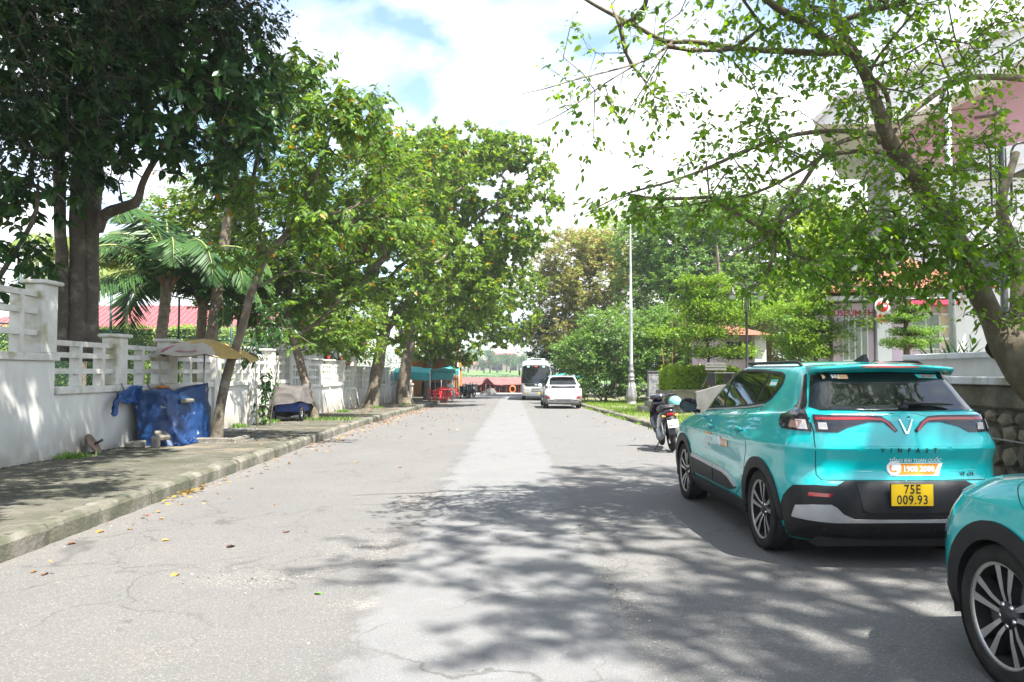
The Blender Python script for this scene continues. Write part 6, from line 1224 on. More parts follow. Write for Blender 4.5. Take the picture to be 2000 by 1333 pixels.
# ================================================================== THINGS ON THE LEFT PAVEMENT
# ---- yellow and white sun umbrella
UY = 15.95; up = Vector((W(398, 700, UY).x, UY, pz(UY)))
um = empty('sun_umbrella', up, 0, 'faded yellow and white sun umbrella leaning on its pole beside the blue tarpaulin', 'umbrella')
apex = W(400, 662, UY)-up; m = MB(); m.tube([(.02, 0, 0), (.01, 0, 1.0), apex], .019, 10); m.lathe([(.0, .62), (.028, .62), (.028, .7), (0, .7)], n=10); m.build('pole', mat('pole_steel', (.42, .40, .38), .45, metal=.4), um)
UYEL = mat('umbrella_yellow', (.34, .22, .05), .85, (.25, .18, .06), 5, bump=.1); UWH = mat('umbrella_white', (.32, .29, .24), .85, (.24, .17, .12), 4, (.5, .75), bump=.1)
tips = []; nR = 8
for k in range(nR):
    a = 2*math.pi*(k+.5)/nR; dr_ = .36+.04*math.sin(a*2+1); tips.append(Vector((1.12*math.cos(a), 1.12*math.sin(a), apex.z-dr_-.04*math.cos(a))))
ap = Vector((apex.x, 0, apex.z))
for k in range(nR):
    t0, t1 = tips[k], tips[(k+1) % nR]; q = 14; V = []; F = []
    for i in range(q+1):
        r_ = i/q
        for j in range(q+1):
            s_ = j/q; e = t0.lerp(t1, s_); p = ap.lerp(e, r_); p = p+Vector((0, 0, .07*math.sin(math.pi*r_)))-Vector((0, 0, .05*math.sin(math.pi*s_)*r_)); p = p-Vector((p.x-ap.x, p.y, 0))*.05*math.sin(math.pi*s_)*r_; V.append(p)
    for i in range(q):
        for j in range(q): F.append((i*(q+1)+j, i*(q+1)+j+1, (i+1)*(q+1)+j+1, (i+1)*(q+1)+j))
    n0 = len(V); V += [v-Vector((0, 0, .004)) for v in V]; F += [tuple(n0+i for i in f[::-1]) for f in F]
    m = MB(); m.add(V, F, 0, True); nq = q*q
    for fi in range(nq):
        i_, j_ = divmod(fi, q); wv = .40+.12*math.sin(math.pi*(j_+.5)/q)
        if k in (4, 5) and (i_+.5)/q > wv or k == 6 and (i_+.5)/q > wv+.15 and j_ < 4: m.m[fi] = 1; m.m[fi+nq] = 1
    pan = m.build('canopy_panel', [UYEL, UWH], um, recalc=False)
    m = MB(); m.tube([ap-Vector((0, 0, .02)), ap.lerp(t0, .5)+Vector((0, 0, .045)), t0], .006, 5); m.build('rib', mat('pole_steel', (0, 0, 0)), um)
# brand oval and lettering on the front white panels
def on_panel(k, r_, s_, off=.012):
    t0, t1 = tips[k], tips[(k+1) % nR]; e = t0.lerp(t1, s_); p = ap.lerp(e, r_)+Vector((0, 0, .07*math.sin(math.pi*r_)-.05*math.sin(math.pi*s_)*r_)); p = p-Vector((p.x-ap.x, p.y, 0))*.05*math.sin(math.pi*s_)*r_; n = (t0-ap).cross(t1-ap).normalized(); n = n if n.z > 0 else -n; return p+n*off
MRN = mat('maroon_print', (.22, .03, .06), .8)
m = MB(); m.add([on_panel(4, .70+.15*math.sin(t), .5+.30*math.cos(t)) for t in np.linspace(0, 2*math.pi, 21)[:-1]], [tuple(range(20))]); m.build('brand_oval', MRN, um)
text_obj('oval_lettering', 'ARTHUR', 1, UWH, um, lambda x, y: on_panel(4, .69-.09*y, .5+.10*x*.62, .02), bold=.02)
text_obj('rim_lettering', 'FINEST COFFEE', 1, MRN, um, lambda x, y: on_panel(5, .87-.08*y, .5+.095*x*.9, .014), bold=.03)
m = MB(); m.box((0, 0, -.02), (.5, .42, .10), bev=.02); o = m.build('umbrella_base', KERB, recalc=False); o.location = (up.x+.02, up.y, pz(UY)+.05); tag(o, 'grey concrete slab holding the foot of the umbrella pole', 'umbrella base')
# ---- blue tarpaulin over a stall, tied to the wall
TARP = mat('blue_tarpaulin', (.005, .036, .125), .45, (.008, .048, .155), 3, bump=1.0, bs=5, extra=lambda m, N, K, t, out, b: mixc(N, K, stain_m(N, K, t, 4.5, .66, .70), mixc(N, K, stain_m(N, K, t, 1.6, .5, .7), out, (.008, .022, .08)), (.30, .32, .34)))
tb = Vector((-6.72, 15.15, pz(15.15))); tp = empty('tarpaulin', tb, 0, 'crumpled blue tarpaulin draped over a street stall against the white wall', 'tarpaulin')
def drape(foot, top, z0, z1, nu_, nv_, seed, amp=.06):     # closed loft between two outlines
    V = []; F = []
    for j in range(nv_+1):
        t = j/nv_
        for i in range(nu_):
            f_ = Vector(foot[i]); g_ = Vector(top[i]); p = f_.lerp(g_, t); z = z0[i]+(z1[i]-z0[i])*t; c = Vector((0, 0)); d = p.normalized()
            a = mno.noise(Vector((p.x*1.6, p.y*1.6, z*.9+seed)))*amp*.9-abs(mno.noise(Vector((p.x*4, p.y*4+z*2.0, z*2.2+seed+5))))*amp*.9+abs(mno.noise(Vector((p.x*9, p.y*9-z*4, z*4+seed+5))))*amp*.35
            V.append((p.x+d.x*a, p.y+d.y*a, z+mno.noise(Vector((i*.3, t*3, seed+9)))*.03*t))
    for j in range(nv_):
        for i in range(nu_): F.append((j*nu_+i, j*nu_+(i+1) % nu_, (j+1)*nu_+(i+1) % nu_, (j+1)*nu_+i))
    top0 = nv_*nu_; cN = 6; cx_ = sum(V[top0+i][0] for i in range(nu_))/nu_; cy_ = sum(V[top0+i][1] for i in range(nu_))/nu_; cz_ = sum(V[top0+i][2] for i in range(nu_))/nu_; prev = top0
    for k in range(1, cN+1):
        b0 = len(V); u = k/cN
        for i in range(nu_):
            v = V[top0+i]; V.append((v[0]+(cx_-v[0])*u, v[1]+(cy_-v[1])*u, v[2]+(cz_-v[2])*u+.04*math.sin(math.pi*u)+mno.noise(Vector((v[0]*3*(1-u), v[1]*3*(1-u), seed)))*.05))
        F += [(prev+i, prev+(i+1) % nu_, b0+(i+1) % nu_, b0+i) for i in range(nu_)]; prev = b0
    return V, F
def smp(p): return [q for q, _ in smooth_limb([(Vector(a), .1) for a in p], 4)]
def rect_ring(hx, hy, n, cx_=0, cy_=0, pw=5):
    o = []
    for i in range(n):
        a = 2*math.pi*i/n; c, s_ = math.cos(a), math.sin(a); o.append((cx_+hx*math.copysign(abs(c)**(2/pw), c), cy_+hy*math.copysign(abs(s_)**(2/pw), s_)))
    return o
n = 120; ft = rect_ring(.46, .88, n, .10, .05); tpz = rect_ring(.43, .80, n, .02, .0); z1 = [.98+.10*math.sin(2*math.pi*i/n*1+1)+.08*math.sin(6*math.pi*i/n) for i in range(n)]
V, F = drape(ft, tpz, [0.0]*n, z1, n, 44, 3, .12); m = MB(); m.add(V, F, 0, True); m.build('sheet', TARP, tp, recalc=False)
# the loose arm of the sheet tied left along the wall
m = MB(); q = 26; r_ = 9; V = []
for a in range(q+1):
    t = a/q; y_ = -.55-1.05*t; zc = .99-.10*t-.10*sm(.8, 1, t); hh_ = .11+.05*math.sin(t*5)+.07*float(sm(.75, .95, t)); zc -= .10*float(sm(.8, 1, t))
    for b in range(r_+1): u = b/r_-.5; V.append((-.30+.05*mno.noise(Vector((t*7, u*4, 1)))+.05*abs(mno.noise(Vector((t*14, u*7, 3)))), y_+.04*mno.noise(Vector((u*4, t*4, 8))), zc+u*2*hh_+.04*mno.noise(Vector((t*6, u*2, 5)))))
F = [(a*(r_+1)+b, a*(r_+1)+b+1, (a+1)*(r_+1)+b+1, (a+1)*(r_+1)+b) for a in range(q) for b in range(r_)]; k_ = len(V); V += [(x-.03, y, z) for x, y, z in V]; F += [tuple(k_+i for i in f[::-1]) for f in F]
m.add(V, F, 0, True); m.build('loose_end', mat('blue_tarpaulin_pale', (.005, .05, .17), .5, (.005, .04, .14), 5, bump=.9, bs=7), tp, recalc=False)
m = MB(); q = 14; V = [(.50+.10*a/q+.05*mno.noise(Vector((a*.5, b*.5, 2))), -.95+1.5*b/q, .015+.10*(1-a/q)*abs(mno.noise(Vector((a*.4, b*.6, 7))))*2) for a in range(q+1) for b in range(q+1)]
m.add(V, [(a*(q+1)+b, a*(q+1)+b+1, (a+1)*(q+1)+b+1, (a+1)*(q+1)+b) for a in range(q) for b in range(q)], 0, True); m.build('trailing_hem', TARP, tp, recalc=False)
CORD = mat('cord_dark', (.03, .04, .04), .8)
for yy_ in (-1.1, -.7, -.1, .5): m = MB(); m.tube([(-.42, yy_, 1.17), (-.38, yy_+.03, 1.05), (-.25, yy_+.02, .98)], .008, 5); m.build('cord', CORD, tp)
def slab(label, x, y, z, d, rz=0, tilt=0, m_=KERB, nm='concrete_block', cat='block', group='concrete blocks weighing down the tarpaulin'):
    mb = MB(); mb.box((0, 0, 0), d, bev=.02); 
    for i, v in enumerate(mb.v): q = mno.noise(Vector(v)*8+Vector((x, y, 0)))*.018; mb.v[i] = (v[0]+q, v[1]+q, v[2]+q)
    o = mb.build(nm, m_); o.location = (x, y, z); o.rotation_euler = (tilt, 0, rz); return tag(o, label, cat, group)
BLKM = mat('block_grey', (.16, .15, .12), .92, (.11, .10, .085), 6, bump=.5, bs=25)
slab('flat grey block at the near foot of the blue tarpaulin by the wall', -6.8, 13.95, pz(14)+.06, (.3, .42, .11), .3, 0, BLKM); slab('small pale block lying on the tarpaulin\'s trailing hem', -6.42, 14.15, pz(14)+.20, (.22, .3, .09), .7, .3, BLKM)
slab('upright whitish stone leaning in front of the trailing blue hem', -6.45, 13.95, pz(14)+.10, (.13, .14, .22), .2, .25, mat('stone_pale', (.17, .165, .15), .9, bump=.5)); slab('brick-shaped block resting high on the slope of the blue tarpaulin', -6.22, 14.75, pz(15)+.82, (.14, .42, .07), .1, 0, BLKM)
slab('wooden batten under the tied end of the tarpaulin', -7.08, 14.2, 1.13, (.09, .5, .06), 0, 0, mat('batten', (.4, .33, .25), .8), 'batten', 'batten', None)
# orange cloth behind
m = MB(); m.blob((0, 0, 0), (.12, .2, .035), 4, n=12, m=6, rough=.2); o = m.build('orange_cloth', mat('cloth_orange', (.6, .2, .04), .8)); o.location = (-6.95, 15.3, pz(16)+1.08); tag(o, 'bit of orange cloth on top of the blue tarpaulin', 'cloth')
# ---- rusty iron disc leaning on the wall
RUST = mat('rusty_iron', (.13, .085, .065), .85, (.20, .13, .10), 8, bump=.3)
dx_ = W(186, 870, 12.9); r = empty('iron_disc', (-7.02, 12.95, pz(13)+.145), 0, 'rusty iron disc with a stub handle leaning against the white wall', 'disc')
TT = Matrix.Rotation(R(-58), 4, 'Y') @ Matrix.Rotation(R(20), 4, 'X'); m = MB(); m.lathe([(0, .018), (.16, .02), (.20, .012), (.205, 0), (.2, -.012), (0, -.015)], n=32, T=TT.inverted() @ Matrix.Rotation(0, 4, 'X')); m.build('disc', RUST, r, recalc=False)
n_ = (TT.inverted() @ Vector((0, 0, 1))); m = MB(); m.tube([n_*.0, n_*.16], .022, 8); m.build('stub', BLK, r)
# ---- tree pit edging with gravel
GRAV = mat('white_gravel', (.24, .24, .235), .9, (.14, .14, .135), 30, bump=.6)
for i, (x, y, d, rz) in enumerate(((-6.05, 15.15, (.95, .13, .1), .02), (-6.55, 15.6, (.12, .8, .09), .05), (-5.5, 15.65, (.12, .8, .09), -.03))): slab(('front', 'wall-side', 'road-side')[i]+' edging stone of the pit round the slender street tree', x, y, pz(y)+.03, d, rz, 0, BLKM, 'edging_stone', 'edging', 'edging stones round the street tree')
gvl = MB()
for k in range(500): gvl.blob((rs.uniform(-7.0, -5.3), 15.75+rs.gauss(0, .35), pz(15.7)+.005), (.02, .02, .012), k, n=4, m=2, rough=.3, smooth=False)
for k in range(160): gvl.blob((-6.6+rs.gauss(0, .2), 18.6+rs.gauss(0, .25), pz(18.6)+.01), (.025, .025, .014), k, n=4, m=2, rough=.3, smooth=False)
tag(gvl.build('gravel', GRAV, recalc=False), kind='stuff')
# ---- saplings tied by the wall
def sapling(label, px, py, Y, ptop, leafy):
    b = W(px, py, Y); b.z = pz(Y); l = [[(b, .022), (W((px*2+ptop[0])/3, (py*2+ptop[1])/3, Y), .018), (W(ptop[0], ptop[1], Y), .010)]]
    tree('sapling', label, b, l, [(tuple(W(x, y, Y)), (a, a, c_), 1) for x, y, a, c_ in leafy], 34, dict(n=9, L=.17, w=.3, tl=.35, droop=1.0, style='alt', tilt=.5), LF_BIG, BARKD, group='young trees beside the white wall', twig=.004)
sapling('thin sapling nearest the umbrella with drooping dark leaves', 503, 838, 19.8, (498, 690), [(490, 690, .3, .35), (505, 660, .3, .3)])
sapling('thin bare-stemmed sapling leaning right before the handcart', 527, 832, 20.5, (553, 640), [(550, 640, .4, .4), (530, 600, .4, .35)])
sapling('small leafy shrub stem between the two thin saplings', 515, 832, 20.8, (522, 750), [(518, 780, .16, .55), (520, 750, .15, .3), (514, 810, .14, .3)])
# ---- covered handcart
CY = 23.2; cb = Vector((-6.65, CY, pz(CY))); hc = empty('handcart', cb, 0, 'blue handcart under a grey-brown cover, parked by the wall behind the leaning tree', 'handcart')
BLU = mat('cart_blue', (.01, .05, .25), .5); CVR = mat('cart_cover', (.085, .078, .072), .85, (.055, .05, .048), 3, bump=.4, bs=8)
m = MB(); m.box((0, .1, .42), (.75, 1.1, .28), bev=.02); m.build('tray', BLU, hc)
n = 80; V, F = drape(rect_ring(.5, .85, n, .02, .1), rect_ring(.42, .70, n, 0, .1), [.32+.28*math.sin(2*math.pi*i/n+2.4) for i in range(n)], [1.0+.08*math.sin(4*math.pi*i/n) for i in range(n)], n, 22, 8, .08); m = MB(); m.add(V, F, 0, True); m.build('cover', CVR, hc, recalc=False)
for s_ in (-1, 1):
    m = MB(); m.lathe([(.14, -.025), (.2, -.03), (.215, 0), (.2, .03), (.14, .025)], (s_*.42, -.35, .215), n=24, axis='x'); wh = m.build('wheel', RUB, hc, recalc=False)
    m = MB()
    for k in range(6): a = k*math.pi/3; m.tube([(s_*.42, -.35, .215), (s_*.42, -.35+.15*math.cos(a), .215+.15*math.sin(a))], .01, 5)
    m.build('spokes', GALV, wh)
for s_ in (-1, 1): m = MB(); m.tube([(s_*.3, .6, .4), (s_*.3, .95, .0)], .02, 6); m.build('leg', BLK, hc)
# ---- slim white stakes leaning on the wall
STK = mat('whitewashed_stake', (.50, .48, .43), .85, (.38, .36, .32), 6)
for i, px in enumerate((636, 648, 660, 668, 684, 692, 698)):
    y = W(px, 780, 30).y; yy_ = 7.05*1500/(1000-px); m = MB(); m.tube([(0, 0, 0), (-.22, .1, .85+.12*math.sin(i*2.3))], .022, 6); o = m.build('stake', STK); o.location = (-6.92, yy_, pz(yy_)); tag(o, ('first thin white stake past the handcart, short and slanting', 'second thin white stake past the handcart', 'third white stake, just before the gap', 'fourth white stake, first of the tall pair', 'fifth white stake, standing tallest of the group', 'sixth white stake, beside the leaning trunk', 'last white stake, touching the thick trunk')[i], 'stake', 'stakes leaning on the wall')
# ---- pavement cafe: orange kiosk, teal and red shades, red plastic furniture
KY = 56.0; kk = empty('cafe_kiosk', (-6.3, KY+3, pz(KY)), 0, 'ochre cafe kiosk with dark open front at the far end of the left pavement', 'kiosk'); OCH = mat('ochre_wall', (.50, .24, .05), .85, (.42, .19, .04), 2)
m = MB(); m.box((-1.2, 1.2, 1.5), (.2, 8.5, 3.0)); m.build('wall', OCH, kk); m = MB(); m.box((.5, 5.4, 1.6), (3.2, .2, 3.2)); m.build('end_wall', OCH, kk); m = MB(); m.box((.2, 1.5, 2.9), (3.4, 8, .12)); m.build('roof', mat('kiosk_roof', (.08, .07, .06), .8), kk)
m = MB(); m.box((1.9, 3.2, 3.3), (.12, 2.0, 1.4), bev=.03); m.build('sign_board', OCH, kk)
for k in range(4): m = MB(); m.tube([(1.8, -2+2.2*k, 0), (1.8, -2+2.2*k, 2.9)], .05, 8); m.build('post', GALV, kk)
m = MB(); m.box((-.2, 4.5, .5), (2.4, .7, 1.0)); m.build('counter', mat('counter_dark', (.04, .03, .03), .6), kk)
TLC = mat('teal_canvas', (.02, .20, .20), .8, (.03, .26, .26), 3); RDC = mat('red_canvas', (.55, .02, .03), .8)
def awning(label, px0, px1, py0, py1, Y, m_, dz=.35, nm='canvas_awning'):
    a = W(px0, py0, Y); b = W(px1, py1, Y+.6); r = empty(nm, (a.x, Y, gz(Y)), 0, label, 'awning', 'canvas shades over the pavement cafe'); q = 8; V = []; z0 = a.z-gz(Y); z1 = b.z-gz(Y)
    for i in range(q+1):
        for j in range(q+1): u = i/q; v = j/q; V.append(((b.x-a.x)*u, 2.6*v, z0+(z1-z0)*u*0+.30*math.sin(v*math.pi)-.06*math.sin(u*math.pi*3)*v-.12*abs(u-.5)))
    m = MB(); m.add(V+[(x, y, z-.02) for x, y, z in V], [(i*(q+1)+j, i*(q+1)+j+1, (i+1)*(q+1)+j+1, (i+1)*(q+1)+j) for i in range(q) for j in range(q)], 0, True); m.add([(V[i*(q+1)][0], -.01, V[i*(q+1)][2]-t) for i in range(q+1) for t in (0, dz+.04*(i % 2))], [(2*i, 2*i+1, 2*i+3, 2*i+2) for i in range(q)]); m.build('canopy', m_, r, recalc=False)
    for x in (0, b.x-a.x): m = MB(); m.tube([(x, 0, .1), (x, 0, z0)], .03, 6); m.build('pole', GALV, r)
awning('long teal canvas awning nearest, hung between the trunks over the cafe', 768, 842, 727, 727, 46, TLC, .45); awning('second teal canvas awning, over the red chairs', 838, 886, 728, 728, 50, TLC, .45); awning('small bright teal awning at the road corner', 862, 898, 723, 723, 56, TLC, .3)
def parasol(label, px, py, Y, r0, m_, rim_dz=.35, group=None):
    t = W(px, py, Y); r = empty('parasol', (t.x, Y, pz(Y)), 0, label, 'umbrella', group); h = t.z-pz(Y); m = MB(); m.tube([(0, 0, 0), (0, 0, h)], .025, 8); m.build('pole', GALV, r)
    m = MB(); V = [(0, 0, h)]; k_ = 8
    for i in range(k_*2): a = math.pi*i/k_; q = r0*(1 if i % 2 == 0 else .93); V.append((q*math.cos(a), q*math.sin(a), h-rim_dz+(.0 if i % 2 == 0 else .04)))
    for i in range(k_*2): v = V[1+i]; V.append((v[0], v[1], v[2]-.14))
    m.add(V, [(0, 1+i, 1+(i+1) % 16) for i in range(16)]+[(1+i, 17+i, 17+(i+1) % 16, 1+(i+1) % 16) for i in range(16)]); m.build('canopy', m_, r, recalc=False)
parasol('red parasol over the middle of the pavement cafe', 850, 725, 52, 1.5, RDC, .5); parasol('smaller red parasol behind the tree trunks of the cafe', 822, 722, 58, 1.3, RDC, .5)
PLR = mat('red_plastic', (.55, .012, .02), .35, coat=.3)
def chair():
    r = empty('plastic_chair', (0, 0, 0), 0, 'x', 'chair', 'red plastic chairs and tables of the cafe'); m = MB(); m.box((0, 0, .42), (.42, .42, .03), bev=.01); m.build('seat', PLR, r)
    for a, b in ((-1, -1), (1, -1), (-1, 1), (1, 1)): m = MB(); m.tube([(a*.17, b*.17, .42), (a*.22, b*.23, 0)], [.03, .022], 6); m.build('leg', PLR, r)
    m = MB(); m.box((0, .21, .78), (.40, .03, .10), bev=.01); m.build('back_rail', PLR, r)
    for a in (-.18, -.06, .06, .18): m = MB(); m.box((a, .205, .60), (.035, .025, .34)); m.build('back_slat', PLR, r)
    for a in (-1, 1): m = MB(); m.tube([(a*.21, .2, .66), (a*.23, -.12, .64), (a*.22, -.18, .42)], .018, 6); m.build('armrest', PLR, r)
    return r
c0 = chair(); cl_ = ['red plastic chair at the near corner of the cafe, side on', 'red plastic chair just behind the nearest one', 'red plastic chair pulled out by the near red table', 'red plastic chair tucked under the near red table', 'red plastic chair on the kerb side of the second table', 'red plastic chair beside the seated person', 'red plastic chair under the small bright awning', 'red plastic chair farthest along, next to the parked motorbikes']
cs_ = [(846, 46.0, 1.4), (853, 48.0, -1.2), (861, 47.2, 1.9), (866, 50.0, .4), (873, 50.6, 2.4), (879, 53, -.6), (884, 54.5, 1.1), (888, 56.5, 2)]
for i, (px, Y, rz) in enumerate(cs_):
    o = c0 if i == 0 else copy_tree(c0); o.location = (W(px, 770, Y).x, Y, pz(Y)); o.rotation_euler.z = rz; o['label'] = cl_[i]
def table(px, Y, label, m_=PLR):
    r = empty('plastic_table', (W(px, 770, Y).x, Y, pz(Y)), .1, label, 'table', 'red plastic chairs and tables of the cafe'); m = MB(); m.box((0, 0, .7), (.75, .75, .035), bev=.012); m.build('tabletop', m_, r)
    for a, b in ((-1, -1), (1, -1), (-1, 1), (1, 1)): m = MB(); m.tube([(a*.3, b*.3, .7), (a*.33, b*.33, 0)], .028, 6); m.build('leg', m_, r)
table(858, 46.6, 'red plastic table nearest the camera at the cafe'); table(872, 49.6, 'red plastic table in front of the seated person'); table(884, 53.2, 'red plastic table under the small bright awning')
# ---- people: seated customer in white
SKIN = mat('skin', (.30, .17, .11), .6); HAIR = mat('black_hair', (.01, .01, .01), .6)
def body_skin(name, joints, edges, radii, m_, parent, root_i=0, lv=2):
    me = bpy.data.meshes.new(name); me.from_pydata(joints, edges, []); o = link(name, me, parent); me.materials.append(m_)
    mod = o.modifiers.new('s', 'SKIN'); me.skin_vertices or None
    if not me.skin_vertices: bpy.context.view_layer.objects.active = o
    for v, r_ in zip(me.skin_vertices[0].data, radii): v.radius = (r_, r_*.9) if not isinstance(r_, tuple) else r_
    me.skin_vertices[0].data[root_i].use_root = True; s_ = o.modifiers.new('u', 'SUBSURF'); s_.levels = lv; s_.render_levels = lv
    dg = bpy.context.evaluated_depsgraph_get(); nm_ = bpy.data.meshes.new_from_object(o.evaluated_get(dg)); o.modifiers.clear(); o.data = nm_; nm_.polygons.foreach_set('use_smooth', [True]*len(nm_.polygons)); return o
def seated(label, x, y, z, rz, shirt, trouser):
    r = empty('person', (x, y, z), rz, label, 'person')
    J = [(0, 0, .50), (0, .02, .72), (0, -.02, .93), (0, -.04, 1.06), (.19, -.01, .98), (-.19, -.01, .98), (.24, -.16, .76), (-.24, -.16, .76), (.14, -.36, .76), (-.14, -.36, .76), (.10, -.05, .48), (-.10, -.05, .48), (.12, -.42, .50), (-.12, -.42, .50), (.12, -.44, .10), (-.12, -.44, .10), (.12, -.58, .05), (-.12, -.58, .05), (0, -.06, 1.14)]
    E = [(0, 1), (1, 2), (2, 3), (2, 4), (2, 5), (4, 6), (5, 7), (6, 8), (7, 9), (0, 10), (0, 11), (10, 12), (11, 13), (12, 14), (13, 15), (14, 16), (15, 17), (3, 18)]
    Rd = [.15, .14, .15, .06, .07, .07, .05, .05, .035, .035, .10, .10, .075, .075, .045, .045, .04, .04, .05]
    try: body_skin('body', J, E, Rd, shirt, r)
    except Exception as ex: print('skin', ex)
    m = MB(); m.blob((0, -.08, 1.20), (.085, .10, .125), 1, n=14, m=10, rough=0); m.build('head', SKIN, r); m = MB(); m.blob((0, -.06, 1.235), (.095, .105, .11), 1, n=12, m=8, rough=.02); m.build('hair', HAIR, r)
    m = MB(); m.blob((0, -.19, 1.19), (.012, .02, .025), 1, n=6, m=4, rough=0); m.build('nose', SKIN, r)
    for s_ in (-1, 1):
        m = MB(); m.blob((s_*.088, -.07, 1.19), (.012, .02, .03), 1, n=6, m=4, rough=0); m.build('ear', SKIN, r)
        m = MB(); m.tube([(s_*.24, -.17, .76), (s_*.15, -.36, .76), (s_*.11, -.42, .77)], [.036, .03, .025], 8); m.build('forearm', SKIN, r)
    return r
pc = W(878, 765, 52.2); seated('person in a white shirt sitting at a red cafe table, leaning forward', pc.x, 52.2, pz(52), .6, mat('white_shirt', (.55, .58, .62), .8), None)
# ---- fallen leaves lying on the road and pavement
fl_me = np_mesh('fallen_leaf', leaf_points(np.zeros((1, 3)), np.array([[1., 0, 0]]), np.array([[0, 0, 1.]]), np.ones(1), np.ones(1)*.75, T7V*np.array([1, 1, 2.2])), T7F, LF_DRY)
FLP = [(460, 1060, .14, 'dark curled fallen leaf alone on the left lane'), (315, 1050, .13, 'pale yellow fallen leaf on the left lane'), (350, 1112, .14, 'brownish fallen leaf flat on the rough asphalt'), (555, 1035, .13, 'tan fallen leaf near the worn hollow'), (628, 1153, .09, 'bright green fallen leaf in mid road'), (205, 1030, .14, 'orange-brown leaf below the kerb'), (255, 1028, .11, 'tan leaf beside the kerb foot'), (150, 1052, .14, 'yellow-brown leaf at the near kerb'), (310, 1008, .10, 'greenish yellow leaf on the road by the kerb'), (285, 1000, .10, 'red-brown leaf by the kerb'), (785, 909, .12, 'yellow leaf left of the strip edge'), (700, 900, .12, 'green-yellow leaf in the sunny left lane'), (538, 981, .08, 'tiny pale leaf in the middle of the left lane'), (350, 980, .1, 'rusty leaf lying against the kerb')]
fcol = {0: (.05, .02, .015), 4: (.10, .30, .02), 5: (.45, .16, .03), 9: (.25, .07, .04)}
for i, (px, py, L_, lb) in enumerate(FLP):
    Y = 2250/(py-728); x = W(px, py, Y).x; me = fl_me
    if i in fcol: me = fl_me.copy(); me.materials[0] = mat('leaf_colour_%d' % i, fcol[i], .6)
    o = link('fallen_leaf', me); o.location = (x, Y, gz(Y)+road_h(x, Y)+.004); o.scale = (L_*.72,)*3; o.rotation_euler = (rs.uniform(-.08, .08), rs.uniform(-.05, .05), rs.uniform(0, 6.28)); tag(o, lb, 'leaf', 'fallen leaves on the near road')
P = []
for k in range(2100):
    y = rs.choice((rs.uniform(5, 45), rs.uniform(15, 50), rs.uniform(22, 46))); u = rs.random()
    if u < .45: x = lx(y)+abs(rs.gauss(0, .35)); z = gz(y)+road_h(x, y)+.008
    elif u < .75 and y > 14: x = rs.uniform(WX+.1, lx(y)-.2); z = pz(y)+.015
    elif u < .93 and y > 18: x = lx(y)+abs(rs.gauss(0, 1.8)); z = gz(y)+road_h(x, y)+.008
    else: x = rx(y)-abs(rs.gauss(0, .8)); z = gz(y)+.012
    if y < 9 and rs.random() < .8: continue
    P.append((x, y, z))
P = np.array(P); n = len(P); Ln = rng.uniform(.04, .11, n); d = rng.normal(size=(n, 3)); d[:, 2] *= .15; tag(leafmass('leaf_litter', P, nrm(d), np.array([0, 0, 1.])+rng.normal(size=(n, 3))*.3, Ln, Ln*.6, LF_DRY, 7), kind='stuff')
c = W(385, 965, 9.5); n = 34; P = np.stack([np.array([lx(9.6)+.06]*n)+np.abs(rng.normal(size=n))*.09, 9.7+rng.normal(size=n)*.28, np.full(n, gz(9.6)-.012)+rng.uniform(0, .03, n)], 1); d = rng.normal(size=(n, 3)); d[:, 2] *= .3; Ln = rng.uniform(.045, .10, n)
tag(leafmass('yellow_leaf_heap', P, nrm(d), np.array([0, 0, 1.])+rng.normal(size=(n, 3))*.4, Ln, Ln*.6, LF_YEL, 7), kind='stuff')
gv = MB()
for k in range(700):
    cx_, cy_, sx_, sy_ = rs.choice(((-1.2, 6.75, .22, .3), (-1.95, 5.75, .3, .15), (-1.05, 9.3, .2, .3), (.72, 5.2, .06, .5), (-3.95, 8, .05, 4), (-1.0, 8, .12, 3))); x = rs.gauss(cx_, sx_); y = rs.gauss(cy_, sy_); s_ = rs.uniform(.003, .011); gv.blob((x, y, gz(y)+road_h(x, y)+.002), (s_, s_, s_*.7), k, n=5, m=3, rough=.3, smooth=False)
tag(gv.build('loose_gravel', mat('gravel_tan', (.26, .24, .21), .9, (.15, .14, .125), 9, island=.4), recalc=False), kind='stuff')
# ================================================================== VEHICLES FARTHER OFF, RIVER, BOATS
# ---- white SUV
RW = [(.22, .22, -2.15, 2.2, .86, .30, .22, .45, .35, .04, .08), (.36, .34, -2.33, 2.33, .92, .32, .26, .5, .4, .05, .09), (.55, .52, -2.37, 2.36, .945, .32, .28, .54, .44, .06, .1), (.75, .70, -2.35, 2.33, .955, .32, .28, .56, .46, .06, .1), (.90, .84, -2.31, 2.25, .95, .32, .28, .58, .48, .06, .1),
      (1.02, .93, -2.31, 2.15, .935, .30, .28, .6, .5, .07, .1), (1.10, .98, -2.27, 1.95, .90, .28, .28, .58, .5, .07, .1), (1.14, 1.04, -2.22, 1.3, .86, .26, .28, .5, .45, .07, .1), (1.30, 1.22, -2.08, .95, .78, .24, .28, .4, .4, .07, .1), (1.50, 1.46, -1.92, .45, .70, .22, .28, .34, .34, .06, .08), (1.60, 1.60, -1.86, .2, .64, .22, .28, .3, .3, .06, .06), (1.64, 1.65, -1.7, 0, .52, .26, .3, .28, .28, .05, .05), (1.655, 1.668, -1.3, -.4, .03, .02, .02, .02, .02, 0, 0)]
WPT = mat('white_paint', (.72, .73, .74), .25, (.70, .71, .72), coat=1); GRB = mat('grey_cladding', (.17, .17, .175), .5)
sk = Skin(RW, sub=4); sv = empty('white_suv', (2.55, 38.5+2.35, gz(39)), R(.5), 'white SUV parked facing away in front of the bus', 'car')
sk.shell('body', WPT, sv, [(1.475, .36, .42), (-1.475, .36, .42)])
